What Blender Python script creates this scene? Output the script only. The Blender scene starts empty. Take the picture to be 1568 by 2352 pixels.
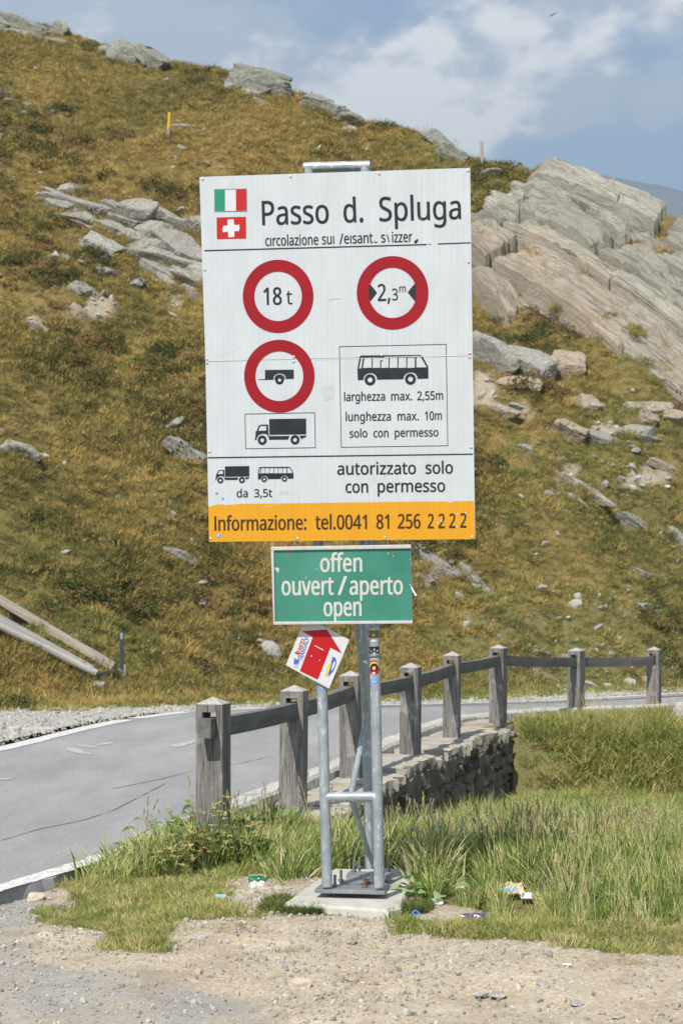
import bpy, bmesh, math, random, json
import numpy as np
from mathutils import Vector, Matrix, Euler

# ------------------------------------------------------------------ camera, sky, sun, exposure
SC = bpy.context.scene
COL = SC.collection
FPX = 4600.0                      # focal length in photo units (1568 wide)
CH = 1.86                         # eye height above the road
PITCH = math.atan(164 / FPX)
cam_d = bpy.data.cameras.new('camera'); cam = bpy.data.objects.new('camera', cam_d); COL.objects.link(cam)
cam_d.sensor_width = 36; cam_d.lens = 36 * FPX / 2352; cam_d.clip_end = 20000; cam_d.clip_start = 0.1
cam.location = (0, 0, CH); cam.rotation_euler = (math.pi / 2 + PITCH, 0, 0)
cam_d.dof.use_dof = True; cam_d.dof.focus_distance = 11.3; cam_d.dof.aperture_fstop = 7.0
SC.camera = cam

SUN_EL, SUN_AZ = math.radians(50), math.radians(25)     # behind the camera, to its left
sun_dir = Vector((-math.sin(SUN_AZ) * math.cos(SUN_EL), -math.cos(SUN_AZ) * math.cos(SUN_EL), math.sin(SUN_EL)))
sun_d = bpy.data.lights.new('sun', 'SUN'); sun = bpy.data.objects.new('sun', sun_d); COL.objects.link(sun)
sun_d.energy = 5.0; sun_d.angle = math.radians(0.5); sun_d.color = (1, 0.945, 0.855)
sun.rotation_euler = sun_dir.to_track_quat('Z', 'Y').to_euler(); sun.location = sun_dir * 60

W = bpy.data.worlds.new('World'); SC.world = W; W.use_nodes = True
def build_sky():
    nt = W.node_tree; nt.nodes.clear(); N = nt.nodes.new; L = nt.links.new
    out = N('ShaderNodeOutputWorld'); bg = N('ShaderNodeBackground'); L(bg.outputs[0], out.inputs[0])
    sky = N('ShaderNodeTexSky'); sky.sky_type = 'NISHITA'; sky.sun_disc = False
    sky.sun_elevation = SUN_EL; sky.sun_rotation = math.pi + SUN_AZ
    sky.altitude = 2100; sky.air_density = 1.0; sky.dust_density = 1.2; sky.ozone_density = 1.2
    tc = N('ShaderNodeTexCoord')
    mp = N('ShaderNodeMapping'); mp.inputs['Scale'].default_value = (1, 1, 1.7); mp.inputs['Location'].default_value = CLOUD_OFF
    L(tc.outputs['Generated'], mp.inputs['Vector'])
    def noise(vec, scale, det, rough=0.55, dist=0.0):
        n = N('ShaderNodeTexNoise'); n.inputs['Scale'].default_value = scale; n.inputs['Detail'].default_value = det
        n.inputs['Roughness'].default_value = rough; n.inputs['Distortion'].default_value = dist
        L(vec, n.inputs['Vector']); return n.outputs['Fac']
    def math_(op, a, b, clamp=False):
        m = N('ShaderNodeMath'); m.operation = op; m.use_clamp = clamp
        for i, v in enumerate((a, b)):
            if isinstance(v, (int, float)): m.inputs[i].default_value = v
            else: L(v, m.inputs[i])
        return m.outputs[0]
    def ramp(f, lo, hi):
        r = N('ShaderNodeMapRange'); r.interpolation_type = 'SMOOTHSTEP'
        r.inputs[1].default_value = lo; r.inputs[2].default_value = hi; L(f, r.inputs[0]); return r.outputs[0]
    big = noise(mp.outputs[0], 5.0, 8, 0.52, 0.25)
    fine = noise(mp.outputs[0], 17.0, 9, 0.58, 0.3)
    dens = math_('ADD', math_('MULTIPLY', big, 0.68), math_('MULTIPLY', fine, 0.32))
    # second sample shifted towards the sun: sunlit cloud tops, greyer undersides
    mp2 = N('ShaderNodeMapping'); mp2.vector_type = 'POINT'; L(mp.outputs[0], mp2.inputs['Vector'])
    mp2.inputs['Location'].default_value = (-0.02, -0.01, 0.05)
    big2 = noise(mp2.outputs[0], 5.0, 8, 0.52, 0.25); fine2 = noise(mp2.outputs[0], 17.0, 9, 0.58, 0.3)
    dens2 = math_('ADD', math_('MULTIPLY', big2, 0.68), math_('MULTIPLY', fine2, 0.32))
    # where in the sky: cloud banks seen between hill and zenith, thinning overhead
    sx = N('ShaderNodeSeparateXYZ'); L(tc.outputs['Generated'], sx.inputs[0])
    ya = math_('MAXIMUM', sx.outputs['Y'], 0.05); ca = math_('DIVIDE', sx.outputs['X'], ya); cb = math_('DIVIDE', sx.outputs['Z'], ya)
    bias = None
    for (px, py, rx, ry, amp) in CLOUD_BANKS:
        u = math_('DIVIDE', math_('SUBTRACT', ca, (px - 784) / FPX), rx / FPX); v = math_('DIVIDE', math_('SUBTRACT', cb, (1340 - py) / FPX), ry / FPX)
        g = math_('MULTIPLY', math_('EXPONENT', math_('MULTIPLY', math_('ADD', math_('MULTIPLY', u, u), math_('MULTIPLY', v, v)), -1.0), 0), amp)
        bias = g if bias is None else math_('ADD', bias, g)
    up_ = ramp(sx.outputs['Z'], 0.35, 0.9)
    cover = ramp(math_('SUBTRACT', math_('ADD', dens, bias), math_('MULTIPLY', up_, 0.10)), 0.425, 0.535)
    veil = math_('MULTIPLY', math_('SUBTRACT', 1.0, ramp(sx.outputs['Z'], 0.0, 0.55)), 0.8)
    lit = ramp(math_('SUBTRACT', dens, dens2), -0.035, 0.05)
    cm = N('ShaderNodeMix'); cm.data_type = 'RGBA'
    L(lit, cm.inputs['Factor']); cm.inputs['A'].default_value = CLOUD_SHADE; cm.inputs['B'].default_value = CLOUD_LIT
    sk = N('ShaderNodeMix'); sk.data_type = 'RGBA'; sk.blend_type = 'MULTIPLY'; sk.inputs['Factor'].default_value = 1
    L(sky.outputs[0], sk.inputs['A']); sk.inputs['B'].default_value = SKY_TINT
    mx = N('ShaderNodeMix'); mx.data_type = 'RGBA'
    vl = N('ShaderNodeMix'); vl.data_type = 'RGBA'; L(veil, vl.inputs['Factor']); L(sk.outputs['Result'], vl.inputs['A']); vl.inputs['B'].default_value = VEIL
    L(math_('MULTIPLY', cover, 0.92), mx.inputs['Factor']); L(vl.outputs['Result'], mx.inputs['A']); L(cm.outputs['Result'], mx.inputs['B'])
    L(mx.outputs['Result'], bg.inputs['Color']); bg.inputs['Strength'].default_value = 0.1
CLOUD_OFF = (0.30, 0.0, 0.10)
CLOUD_LIT = (10.0, 9.6, 9.2, 1); CLOUD_SHADE = (5.0, 5.4, 6.1, 1); VEIL = (3.9, 5.1, 6.9, 1)
CLOUD_BANKS = [(820, 200, 440, 150, .10), (1290, 150, 180, 110, .12), (1540, 250, 90, 90, .07), (1230, 345, 240, 55, -.10), (1460, 110, 90, 80, -.10), (260, 70, 330, 110, .10), (980, 20, 160, 40, -.05)]; SKY_TINT = (1.0, 1.0, 1.0, 1)
build_sky()
VS = SC.view_settings; VS.view_transform = 'Standard'; VS.look = 'None'; VS.gamma = 1.0; VS.exposure = 0.38
VS.use_curve_mapping = False
SC.render.engine = 'CYCLES'; SC.cycles.use_denoising = True; SC.cycles.max_bounces = 6; SC.cycles.transparent_max_bounces = 8

RNG = random.Random(7); NPR = np.random.default_rng(11)

# ------------------------------------------------------------------ small geometry helpers
cp, sp_ = math.cos(PITCH), math.sin(PITCH)
def ray(px, py):
    a = (px - 784) / FPX; b = (1176 - py) / FPX
    return Vector((a, cp - b * sp_, sp_ + b * cp))
CAM = Vector((0, 0, CH))
def at_y(px, py, Y):
    d = ray(px, py); return CAM + d * (Y / d.y)
def on_z(px, py, z):
    d = ray(px, py); return CAM + d * ((z - CH) / d.z)
def on_plane(px, py, p, n):
    d = ray(px, py); return CAM + d * ((Vector(p) - CAM).dot(n) / d.dot(n))
def proj(X, Y, Z):
    X = np.asarray(X, float); Y = np.asarray(Y, float); Z = np.asarray(Z, float) - CH
    dep = np.maximum(Y * cp + Z * sp_, 0.05); up = -Y * sp_ + Z * cp
    return 784 + FPX * X / dep, 1176 - FPX * up / dep
def hash2(ix, iy, seed):
    h = (ix.astype(np.int64) * 374761393 + iy.astype(np.int64) * 668265263 + seed * 974711) & 0x7fffffff
    h = ((h ^ (h >> 13)) * 1274126177) & 0x7fffffff
    return ((h ^ (h >> 16)) & 0xffff) / 65535.0
def vnoise(x, y, seed=0):
    x = np.asarray(x, float); y = np.asarray(y, float)
    ix = np.floor(x); iy = np.floor(y); fx = x - ix; fy = y - iy
    fx = fx * fx * fx * (fx * (fx * 6 - 15) + 10); fy = fy * fy * fy * (fy * (fy * 6 - 15) + 10)
    a = hash2(ix, iy, seed); b = hash2(ix + 1, iy, seed); c = hash2(ix, iy + 1, seed); d = hash2(ix + 1, iy + 1, seed)
    return (a + (b - a) * fx) * (1 - fy) + (c + (d - c) * fx) * fy
def fbm(x, y, seed=0, oct=4, gain=0.5):
    t = 0; a = 1; s = 0
    for k in range(oct):
        t = t + a * (vnoise(np.asarray(x) * 2 ** k + 17.3 * k, np.asarray(y) * 2 ** k - 9.1 * k, seed + k) - 0.5); s += a; a *= gain
    return t / s
def sstep(a, b, x):
    t = np.clip((np.asarray(x, float) - a) / (b - a), 0, 1); return t * t * (3 - 2 * t)
def in_poly(px, py, poly):
    px = np.asarray(px); py = np.asarray(py); r = np.zeros(px.shape, bool); n = len(poly)
    for i in range(n):
        x1, y1 = poly[i]; x2, y2 = poly[(i + 1) % n]
        c = ((y1 > py) != (y2 > py)) & (px < (x2 - x1) * (py - y1) / ((y2 - y1) + 1e-12) + x1)
        r ^= c
    return r
def tag(o, label=None, cat=None, group=None, kind=None):
    if label: o['label'] = label
    if cat: o['category'] = cat
    if group: o['group'] = group
    if kind: o['kind'] = kind
    return o
def empty(name, loc=(0, 0, 0), parent=None):
    o = bpy.data.objects.new(name, None); COL.objects.link(o); o.location = loc; o.empty_display_size = 0.1
    if parent: o.parent = parent
    return o
def link(name, me, mat=None, parent=None):
    o = bpy.data.objects.new(name, me); COL.objects.link(o)
    if mat is not None and not me.materials: me.materials.append(mat)
    if parent is not None:
        o.parent = parent
        if parent.type == 'EMPTY': o.matrix_parent_inverse = Matrix.Translation(-Vector(parent.location))
    return o
def mk(name, verts, faces, mat=None, parent=None, smooth=False):
    me = bpy.data.meshes.new(name); me.from_pydata([tuple(v) for v in verts], [], [tuple(f) for f in faces]); me.update()
    if smooth: me.polygons.foreach_set('use_smooth', [True] * len(me.polygons))
    return link(name, me, mat, parent)
class MB:
    def __init__(s): s.v = []; s.f = []
    def add(s, vs, fs):
        n = len(s.v); s.v += [Vector(v) for v in vs]; s.f += [tuple(i + n for i in f) for f in fs]; return s
    def box(s, c, ax, ay, az, hx, hy, hz):
        c = Vector(c); vs = [c + ax * (hx * i) + ay * (hy * j) + az * (hz * k) for i in (-1, 1) for j in (-1, 1) for k in (-1, 1)]
        return s.add(vs, [(0, 1, 3, 2), (4, 6, 7, 5), (0, 4, 5, 1), (2, 3, 7, 6), (0, 2, 6, 4), (1, 5, 7, 3)])
    def tube(s, a, b, r, n=16, r2=None, cap=True):
        a = Vector(a); b = Vector(b); r2 = r if r2 is None else r2; d = (b - a).normalized()
        u = d.cross(Vector((0.3, 0.9, 0.2))).normalized(); w = d.cross(u); vs = []
        for p, q in ((a, r), (b, r2)):
            vs += [p + (u * math.cos(2 * math.pi * i / n) + w * math.sin(2 * math.pi * i / n)) * q for i in range(n)]
        fs = [(i, (i + 1) % n, n + (i + 1) % n, n + i) for i in range(n)]
        if cap: fs += [tuple(range(n - 1, -1, -1)), tuple(range(n, 2 * n))]
        return s.add(vs, fs)
    def build(s, name, mat, parent=None, smooth=False, bevel=0):
        me = bpy.data.meshes.new(name); me.from_pydata([tuple(v) for v in s.v], [], s.f); me.update()
        bm = bmesh.new(); bm.from_mesh(me); bmesh.ops.recalc_face_normals(bm, faces=bm.faces)
        if bevel: bmesh.ops.bevel(bm, geom=[e for e in bm.edges if e.calc_face_angle(0) > 0.6], offset=bevel, segments=2, affect='EDGES', profile=0.6)
        bm.to_mesh(me); bm.free()
        if smooth: me.polygons.foreach_set('use_smooth', [True] * len(me.polygons)); me.set_sharp_from_angle(angle=math.radians(40))
        return link(name, me, mat, parent)
XA, YA, ZA = Vector((1, 0, 0)), Vector((0, 1, 0)), Vector((0, 0, 1))

# ------------------------------------------------------------------ materials
class NT:
    def __init__(s, name):
        s.m = bpy.data.materials.new(name); s.m.use_nodes = True; s.t = s.m.node_tree; s.t.nodes.clear()
        s.out = s.n('ShaderNodeOutputMaterial')
    def n(s, k, **kw):
        x = s.t.nodes.new(k)
        for a, b in kw.items(): setattr(x, a, b)
        return x
    def l(s, a, b): s.t.links.new(a, b)
    def set(s, sock, v):
        if hasattr(v, 'is_output') or isinstance(v, bpy.types.NodeSocket): s.l(v, sock)
        else:
            if isinstance(v, tuple) and len(v) == 3 and sock.type == 'RGBA': v = v + (1,)
            sock.default_value = v
    def noise(s, scale, det=4, rough=0.55, vec=None, dist=0.0, stretch=None):
        n = s.n('ShaderNodeTexNoise'); n.inputs['Scale'].default_value = scale; n.inputs['Detail'].default_value = det
        n.inputs['Roughness'].default_value = rough; n.inputs['Distortion'].default_value = dist
        v = vec if vec is not None else s.pos()
        if stretch:
            m = s.n('ShaderNodeMapping'); m.inputs['Scale'].default_value = stretch; s.l(v, m.inputs['Vector']); v = m.outputs[0]
        s.l(v, n.inputs['Vector']); return n.outputs['Fac']
    def pos(s): return s.n('ShaderNodeNewGeometry').outputs['Position']
    def obj(s): return s.n('ShaderNodeTexCoord').outputs['Object']
    def uv(s): return s.n('ShaderNodeTexCoord').outputs['UV']
    def rnd(s): return s.n('ShaderNodeObjectInfo').outputs['Random']
    def attr(s, name, out='Fac'): 
        a = s.n('ShaderNodeAttribute'); a.attribute_name = name; return a.outputs[out]
    def rng(s, f, lo, hi, a=0.0, b=1.0):
        r = s.n('ShaderNodeMapRange'); s.set(r.inputs[0], f)
        for i, v in enumerate((lo, hi, a, b)): r.inputs[i + 1].default_value = v
        return r.outputs[0]
    def mix(s, f, a, b, mode='MIX'):
        m = s.n('ShaderNodeMix'); m.data_type = 'RGBA'; m.blend_type = mode
        s.set(m.inputs['Factor'], f); s.set(m.inputs['A'], a); s.set(m.inputs['B'], b); return m.outputs['Result']
    def math(s, op, a, b=0.0):
        m = s.n('ShaderNodeMath'); m.operation = op; s.set(m.inputs[0], a); s.set(m.inputs[1], b); return m.outputs[0]
    def ramp(s, f, stops):
        r = s.n('ShaderNodeValToRGB'); e = r.color_ramp.elements
        while len(e) < len(stops): e.new(0.5)
        for i, (p, c) in enumerate(stops): e[i].position = p; e[i].color = (*c, 1)
        s.set(r.inputs[0], f); return r.outputs[0]
    def bsdf(s, color, rough=0.8, metal=0.0, bump=None, bs=0.3, bd=0.02, spec=0.3):
        b = s.n('ShaderNodeBsdfPrincipled'); s.set(b.inputs['Base Color'], color); s.set(b.inputs['Roughness'], rough)
        b.inputs['Metallic'].default_value = metal; b.inputs['Specular IOR Level'].default_value = spec
        if bump is not None:
            p = s.n('ShaderNodeBump'); p.inputs['Strength'].default_value = bs; p.inputs['Distance'].default_value = bd
            s.l(bump, p.inputs['Height']); s.l(p.outputs[0], b.inputs['Normal'])
        s.l(b.outputs[0], s.out.inputs['Surface']); return b
def plain(name, c, rough=0.6, metal=0.0, var=0.12, scale=30, spec=0.3, bump=0.0):
    t = NT(name); f = t.noise(scale, 5)
    d = tuple(x * (1 - var) for x in c); u = tuple(min(1, x * (1 + var)) for x in c)
    t.bsdf(t.mix(t.rng(f, 0.3, 0.7), d, u), rough, metal, f if bump else None, bump, 0.003, spec); return t.m
M = {}
# --- ground: dirt, worn asphalt, turf soil and pale roadside gravel by painted zone
t = NT('ground_soil')
z = t.n('ShaderNodeVertexColor'); z.layer_name = 'zone'
sep = t.n('ShaderNodeSeparateColor'); t.l(z.outputs[0], sep.inputs[0])
n1, n2, n3 = t.noise(1.1, 5), t.noise(38, 4, 0.7), t.noise(130, 3, 0.7)
dirt = t.mix(t.rng(n1, 0.32, 0.68), (0.37, 0.295, 0.20), (0.54, 0.455, 0.335))
dirt = t.mix(t.rng(n2, 0.45, 0.75), dirt, (0.66, 0.61, 0.52))
dirt = t.mix(t.rng(n3, 0.55, 0.8), dirt, (0.24, 0.21, 0.17))
n5 = t.noise(2.6, 5, .65); dirt = t.mix(t.rng(n5, 0.52, 0.68, 0, 0.7), dirt, (0.31, 0.235, 0.155))
asp = t.mix(t.rng(n2, 0.3, 0.7), (0.24, 0.235, 0.225), (0.38, 0.365, 0.34)); asp = t.mix(t.rng(n3, 0.5, 0.75), asp, (0.50, 0.48, 0.44)); asp = t.mix(t.rng(n5, 0.45, 0.62, 0, .6), asp, dirt)
soil = t.mix(t.rng(n2, 0.3, 0.7), (0.12, 0.115, 0.045), (0.26, 0.22, 0.10))
grv = t.mix(t.rng(n2, 0.3, 0.7), (0.34, 0.325, 0.30), (0.56, 0.54, 0.49))
c = t.mix(sep.outputs[1], dirt, asp); c = t.mix(sep.outputs[2], c, grv); c = t.mix(sep.outputs[0], c, soil)
t.bsdf(c, 0.95, bump=t.math('ADD', n2, t.math('MULTIPLY', n3, 0.6)), bs=0.55, bd=0.02, spec=0.15); M['ground'] = t.m
# --- road
t = NT('asphalt'); a, b, d = t.noise(0.8, 5, 0.65, stretch=(1.6, 0.35, 1)), t.noise(34, 4, 0.75), t.noise(120, 3, 0.8)
c = t.mix(t.rng(a, 0.3, 0.7), (0.25, 0.25, 0.255), (0.43, 0.425, 0.42)); c = t.mix(t.rng(b, 0.42, 0.66, 0, .75), c, (0.18, 0.18, 0.185))
c = t.mix(t.rng(d, 0.5, 0.7, 0, .7), c, (0.48, 0.47, 0.455))
c = t.mix(t.rng(t.noise(3.5, 6, 0.65), 0.62, 0.72, 0, .4), c, (0.20, 0.20, 0.205))
t.bsdf(c, 0.85, bump=d, bs=0.4, bd=0.006, spec=0.25); M['asphalt'] = t.m
t = NT('tar_seam'); t.bsdf(t.mix(t.rng(t.noise(20, 3), 0.3, 0.7), (0.12, 0.12, 0.125), (0.18, 0.18, 0.19)), 0.6); M['tar'] = t.m
t = NT('worn_white_paint'); f = t.noise(22, 5, 0.7)
t.bsdf(t.mix(t.rng(f, 0.40, 0.56), (0.45, 0.45, 0.44), (0.76, 0.75, 0.71)), 0.7); M['paint'] = t.m
t = NT('faded_road_paint'); f = t.noise(14, 5, 0.75)
t.bsdf(t.mix(t.rng(f, 0.42, 0.62), (0.32, 0.32, 0.325), (0.58, 0.58, 0.57)), 0.8); M['faint_paint'] = t.m
t = NT('kerb_concrete'); f, g = t.noise(14, 5, 0.7), t.noise(3, 3)
c = t.mix(t.rng(f, 0.35, 0.65), (0.36, 0.34, 0.31), (0.66, 0.64, 0.58)); c = t.mix(t.rng(g, 0.55, 0.7, 0, .5), c, (0.22, 0.20, 0.18))
t.bsdf(c, 0.9, bump=f, bs=0.5, bd=0.015); M['kerb'] = t.m
t = NT('pad_concrete'); f, g = t.noise(9, 6, 0.65), t.noise(90, 3)
c = t.mix(t.rng(f, 0.3, 0.7), (0.44, 0.42, 0.37), (0.58, 0.56, 0.50)); c = t.mix(t.rng(g, 0.55, 0.75, 0, .5), c, (0.33, 0.31, 0.27))
t.bsdf(c, 0.9, bump=g, bs=0.25, bd=0.005); M['concrete'] = t.m
# --- rock
def rockmat(name, lo, hi, stain, stain_amt, lichen=0.35):
    t = NT(name); p = t.pos()
    a, b, d, e = t.noise(1.3, 6, 0.6), t.noise(9, 6, 0.7), t.noise(28, 5, 0.7), t.noise(3.2, 5, 0.65)
    st = t.noise(2.4, 6, 0.7, stretch=(1.0, 1.0, 3.4))
    c = t.mix(t.rng(b, 0.3, 0.7), lo, hi); c = t.mix(t.rng(a, 0.45, 0.68, 0, stain_amt), c, stain)
    c = t.mix(t.rng(e, 0.54, 0.70, 0, lichen), c, (0.33, 0.36, 0.20))
    ck = t.math('ABSOLUTE', t.math('SUBTRACT', t.noise(2.2, 6, 0.62, dist=.6), 0.5)); c = t.mix(t.rng(ck, 0.0, 0.014, .85, 0), c, (0.05, 0.047, 0.04)); c = t.mix(t.rng(d, 0.50, 0.68, 0, .72), c, (0.11, 0.105, 0.09)); c = t.mix(t.rng(t.rnd(), 0, 1, .3, 0), c, (0.16, 0.15, 0.13)); c = t.mix(t.rng(st, 0.58, 0.66, 0, .4), c, (0.16, 0.15, 0.13))
    t.bsdf(c, 0.92, bump=t.math('ADD', t.math('MULTIPLY', b, 1.0), t.math('MULTIPLY', d, 0.5)), bs=0.7, bd=0.08, spec=0.15); return t.m
M['rock'] = rockmat('grey_gneiss', (0.28, 0.27, 0.245), (0.54, 0.525, 0.475), (0.44, 0.385, 0.29), 0.5, 0.45)
M['rock_tan'] = rockmat('tan_gneiss', (0.34, 0.29, 0.23), (0.58, 0.51, 0.40), (0.50, 0.36, 0.21), 0.6, 0.15)
M['rock_lichen'] = rockmat('lichened_gneiss', (0.23, 0.235, 0.20), (0.42, 0.43, 0.375), (0.34, 0.37, 0.25), 0.5, 0.5)
t = NT('bedded_rock'); uv = t.uv(); g = t.attr('tanness')
a, b, d, e = t.noise(1.5, 6, 0.6, uv, 0, (.5, 1.6, 1)), t.noise(6, 7, 0.72, uv, .3, (.45, 1.5, 1)), t.noise(24, 6, 0.72, uv, .2, (.6, 1.2, 1)), t.noise(2.4, 5, 0.65)
crk = t.noise(3.2, 7, 0.66, uv, .8, (.22, 1.5, 1))
gry = t.mix(t.rng(b, 0.3, 0.7), (0.29, 0.28, 0.235), (0.46, 0.445, 0.38)); gry = t.mix(t.rng(e, 0.46, 0.62, 0, .55), gry, (0.38, 0.40, 0.29))
tan = t.mix(t.rng(b, 0.3, 0.7), (0.31, 0.26, 0.195), (0.50, 0.425, 0.33)); tan = t.mix(t.rng(a, 0.46, 0.66, 0, .75), tan, (0.46, 0.315, 0.185)); tan = t.mix(t.rng(e, 0.5, 0.66, 0, .5), tan, (0.45, 0.43, 0.37))
c = t.mix(g, gry, tan); c = t.mix(t.rng(d, 0.50, 0.66, 0, .65), c, (0.16, 0.145, 0.125)); h2 = t.noise(46, 4, 0.75); c = t.mix(t.rng(h2, 0.55, 0.70, 0, .6), c, (0.60, 0.57, 0.50)); big_ = t.noise(.7, 5, .6); c = t.mix(t.rng(big_, 0.40, 0.62, .35, 0), c, (0.20, 0.185, 0.155))
ck = t.math('ABSOLUTE', t.math('SUBTRACT', crk, 0.5)); c = t.mix(t.rng(ck, 0.0, 0.010, .7, 0), c, (0.07, 0.065, 0.055))
ln_ = t.noise(5, 5, 0.7, uv, .15, (.10, 2.0, 1)); c = t.mix(t.rng(ln_, 0.575, 0.64, 0, .8), c, (0.085, 0.078, 0.066)); c = t.mix(t.rng(t.rnd(), 0, 1, .32, 0), c, (0.12, 0.11, 0.09))  # dark bed lines in the colour stand in for shade in gaps and overhangs
hgt_ = t.math('ADD', t.math('ADD', b, t.math('MULTIPLY', d, 0.6)), t.rng(ck, 0, .03, -.6, 0))
t.bsdf(c, 0.95, bump=hgt_, bs=0.55, bd=0.05, spec=0.12); M['bedrock'] = t.m
t = NT('wall_stone'); o_, r_ = t.pos(), t.rnd(); b, d = t.noise(7, 6, 0.7), t.noise(30, 4, 0.7)
c = t.mix(r_, (0.075, 0.07, 0.062), (0.19, 0.175, 0.155)); c = t.mix(t.rng(b, 0.4, 0.7), c, (0.17, 0.135, 0.10)); c = t.mix(t.rng(d, 0.58, 0.75, 0, .6), c, (0.36, 0.345, 0.32))
t.bsdf(c, 0.95, bump=b, bs=0.6, bd=0.03); M['wallstone'] = t.m
t = NT('cap_stone'); b, d = t.noise(5, 6, 0.7), t.noise(40, 4, 0.7)
c = t.mix(t.rng(b, 0.35, 0.65), (0.32, 0.29, 0.24), (0.47, 0.435, 0.365)); c = t.mix(t.rng(d, 0.56, 0.75, 0, .6), c, (0.30, 0.27, 0.23))
t.bsdf(c, 0.95, bump=b, bs=0.5, bd=0.02); M['cap'] = t.m
t = NT('gravel_stone'); r_ = t.rnd(); b = t.noise(60, 3)
c = t.ramp(r_, [(0.0, (0.25, 0.235, 0.21)), (0.35, (0.38, 0.34, 0.28)), (0.7, (0.48, 0.43, 0.35)), (1.0, (0.60, 0.57, 0.51))])
t.bsdf(t.mix(t.rng(b, 0.3, 0.7, 0, .5), c, (0.25, 0.23, 0.21)), 0.95); M['gravel'] = t.m
t = NT('pale_gravel_stone'); r_ = t.rnd(); b = t.noise(60, 3)
c = t.ramp(r_, [(0.0, (0.26, 0.25, 0.225)), (0.5, (0.42, 0.40, 0.355)), (1.0, (0.58, 0.56, 0.51))])
t.bsdf(t.mix(t.rng(b, 0.3, 0.7, 0, .4), c, (0.28, 0.27, 0.26)), 0.95); M['gravel_pale'] = t.m
# --- wood and steel
t = NT('weathered_wood'); o_ = t.pos(); g1 = t.noise(16, 6, 0.6, o_, 0.6, (1, 1, 0.09)); g2 = t.noise(70, 4, 0.7, o_, 0.4, (1, 1, 0.06)); g3 = t.noise(4.5, 3, 0.5, o_)
c = t.mix(t.rng(g1, 0.3, 0.7), (0.14, 0.13, 0.122), (0.31, 0.295, 0.283)); c = t.mix(t.rng(g2, 0.47, 0.64, 0, .85), c, (0.055, 0.048, 0.044))
c = t.mix(t.rng(g3, 0.60, 0.72, 0, .6), c, (0.48, 0.46, 0.43))
t.bsdf(c, 0.9, bump=t.math('ADD', g1, g2), bs=0.5, bd=0.006, spec=0.2); M['wood'] = t.m
t = NT('rail_wood'); o_ = t.obj(); g1 = t.noise(10, 6, 0.6, o_, 0.4, (0.1, 1, 1)); g2 = t.noise(60, 4, 0.7, o_, 0.4, (0.06, 1, 1))
c = t.mix(t.rng(g1, 0.3, 0.7), (0.10, 0.095, 0.093), (0.22, 0.21, 0.205)); c = t.mix(t.rng(g2, 0.5, 0.72, 0, .6), c, (0.07, 0.065, 0.06))
t.bsdf(c, 0.9, bump=t.math('ADD', g1, g2), bs=0.4, bd=0.005, spec=0.2); M['railwood'] = t.m
t = NT('timber'); o_ = t.obj(); g1 = t.noise(9, 6, 0.6, o_, 0.5, (0.08, 1, 1)); g2 = t.noise(50, 4, 0.7, o_, 0.4, (0.06, 1, 1)); r_ = t.rnd()
c = t.mix(t.rng(g1, 0.3, 0.7), (0.29, 0.25, 0.20), (0.46, 0.405, 0.33)); c = t.mix(t.rng(g2, 0.5, 0.75, 0, .6), c, (0.22, 0.18, 0.14))
t.bsdf(c, 0.85, bump=g2, bs=0.3, bd=0.006); M['timber'] = t.m
t = NT('grey_timber'); o_ = t.obj(); g1 = t.noise(9, 6, 0.6, o_, 0.5, (0.08, 1, 1)); g2 = t.noise(50, 4, 0.7, o_, 0.4, (0.06, 1, 1))
c = t.mix(t.rng(g1, 0.3, 0.7), (0.24, 0.225, 0.205), (0.44, 0.42, 0.39)); c = t.mix(t.rng(g2, 0.5, 0.75, 0, .6), c, (0.17, 0.15, 0.13))
t.bsdf(c, 0.85, bump=g2, bs=0.3, bd=0.006); M['greytimber'] = t.m
t = NT('galvanised_steel'); a, v = t.noise(14, 5, 0.6), t.n('ShaderNodeTexVoronoi'); v.inputs['Scale'].default_value = 55; t.l(t.pos(), v.inputs['Vector'])
sn = t.noise(42, 3, 0.6, stretch=(1, 1, 0.45))
c = t.mix(t.rng(a, 0.3, 0.7), (0.30, 0.345, 0.375), (0.42, 0.465, 0.50)); c = t.mix(t.rng(sn, 0.57, 0.66, 0, .85), c, (0.68, 0.72, 0.74)); c = t.mix(t.rng(t.noise(5, 4, .6, stretch=(1, 1, .3)), 0.5, 0.7, 0, .4), c, (0.22, 0.24, 0.25))
t.bsdf(c, t.rng(a, 0.3, 0.7, 0.38, 0.55), 0.35, spec=0.4); M['steel'] = t.m
M['plate'] = plain('plate_steel', (0.27, 0.28, 0.29), 0.5, 0.35, 0.25, 12)
M['bolt'] = plain('bolt_steel', (0.25, 0.26, 0.28), 0.4, 0.6, 0.2, 60)
M['rustbolt'] = plain('rusty_bolt', (0.20, 0.12, 0.075), 0.7, 0.2, 0.3, 90)
M['rust'] = plain('rust', (0.24, 0.12, 0.03), 0.8, 0, 0.3, 90)
# --- sign faces: long hollow-chamber aluminium profile with faint vertical ribs
def signmat(name, c, dirt=0.12, rough=0.38):
    t = NT(name); u = t.uv(); w = t.n('ShaderNodeTexWave'); w.wave_type = 'BANDS'; w.bands_direction = 'X'
    w.inputs['Scale'].default_value = 14.5; w.inputs['Distortion'].default_value = 0.15; t.l(u, w.inputs['Vector'])
    f = t.noise(5, 5, 0.65, u, stretch=(3, 1, 1)); g = t.noise(60, 3, 0.6, u)
    d = tuple(x * (1 - dirt) for x in c)
    k = t.mix(t.rng(f, 0.35, 0.7), c, d); k = t.mix(t.rng(w.outputs['Fac'], 0.0, 0.25, .16, 0), k, tuple(x * 0.72 for x in c))
    t.bsdf(k, rough, bump=w.outputs['Fac'], bs=0.10, bd=0.002, spec=0.4); return t.m
M['white_face'] = signmat('white_sign_face', (0.535, 0.575, 0.60), 0.10)
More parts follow.
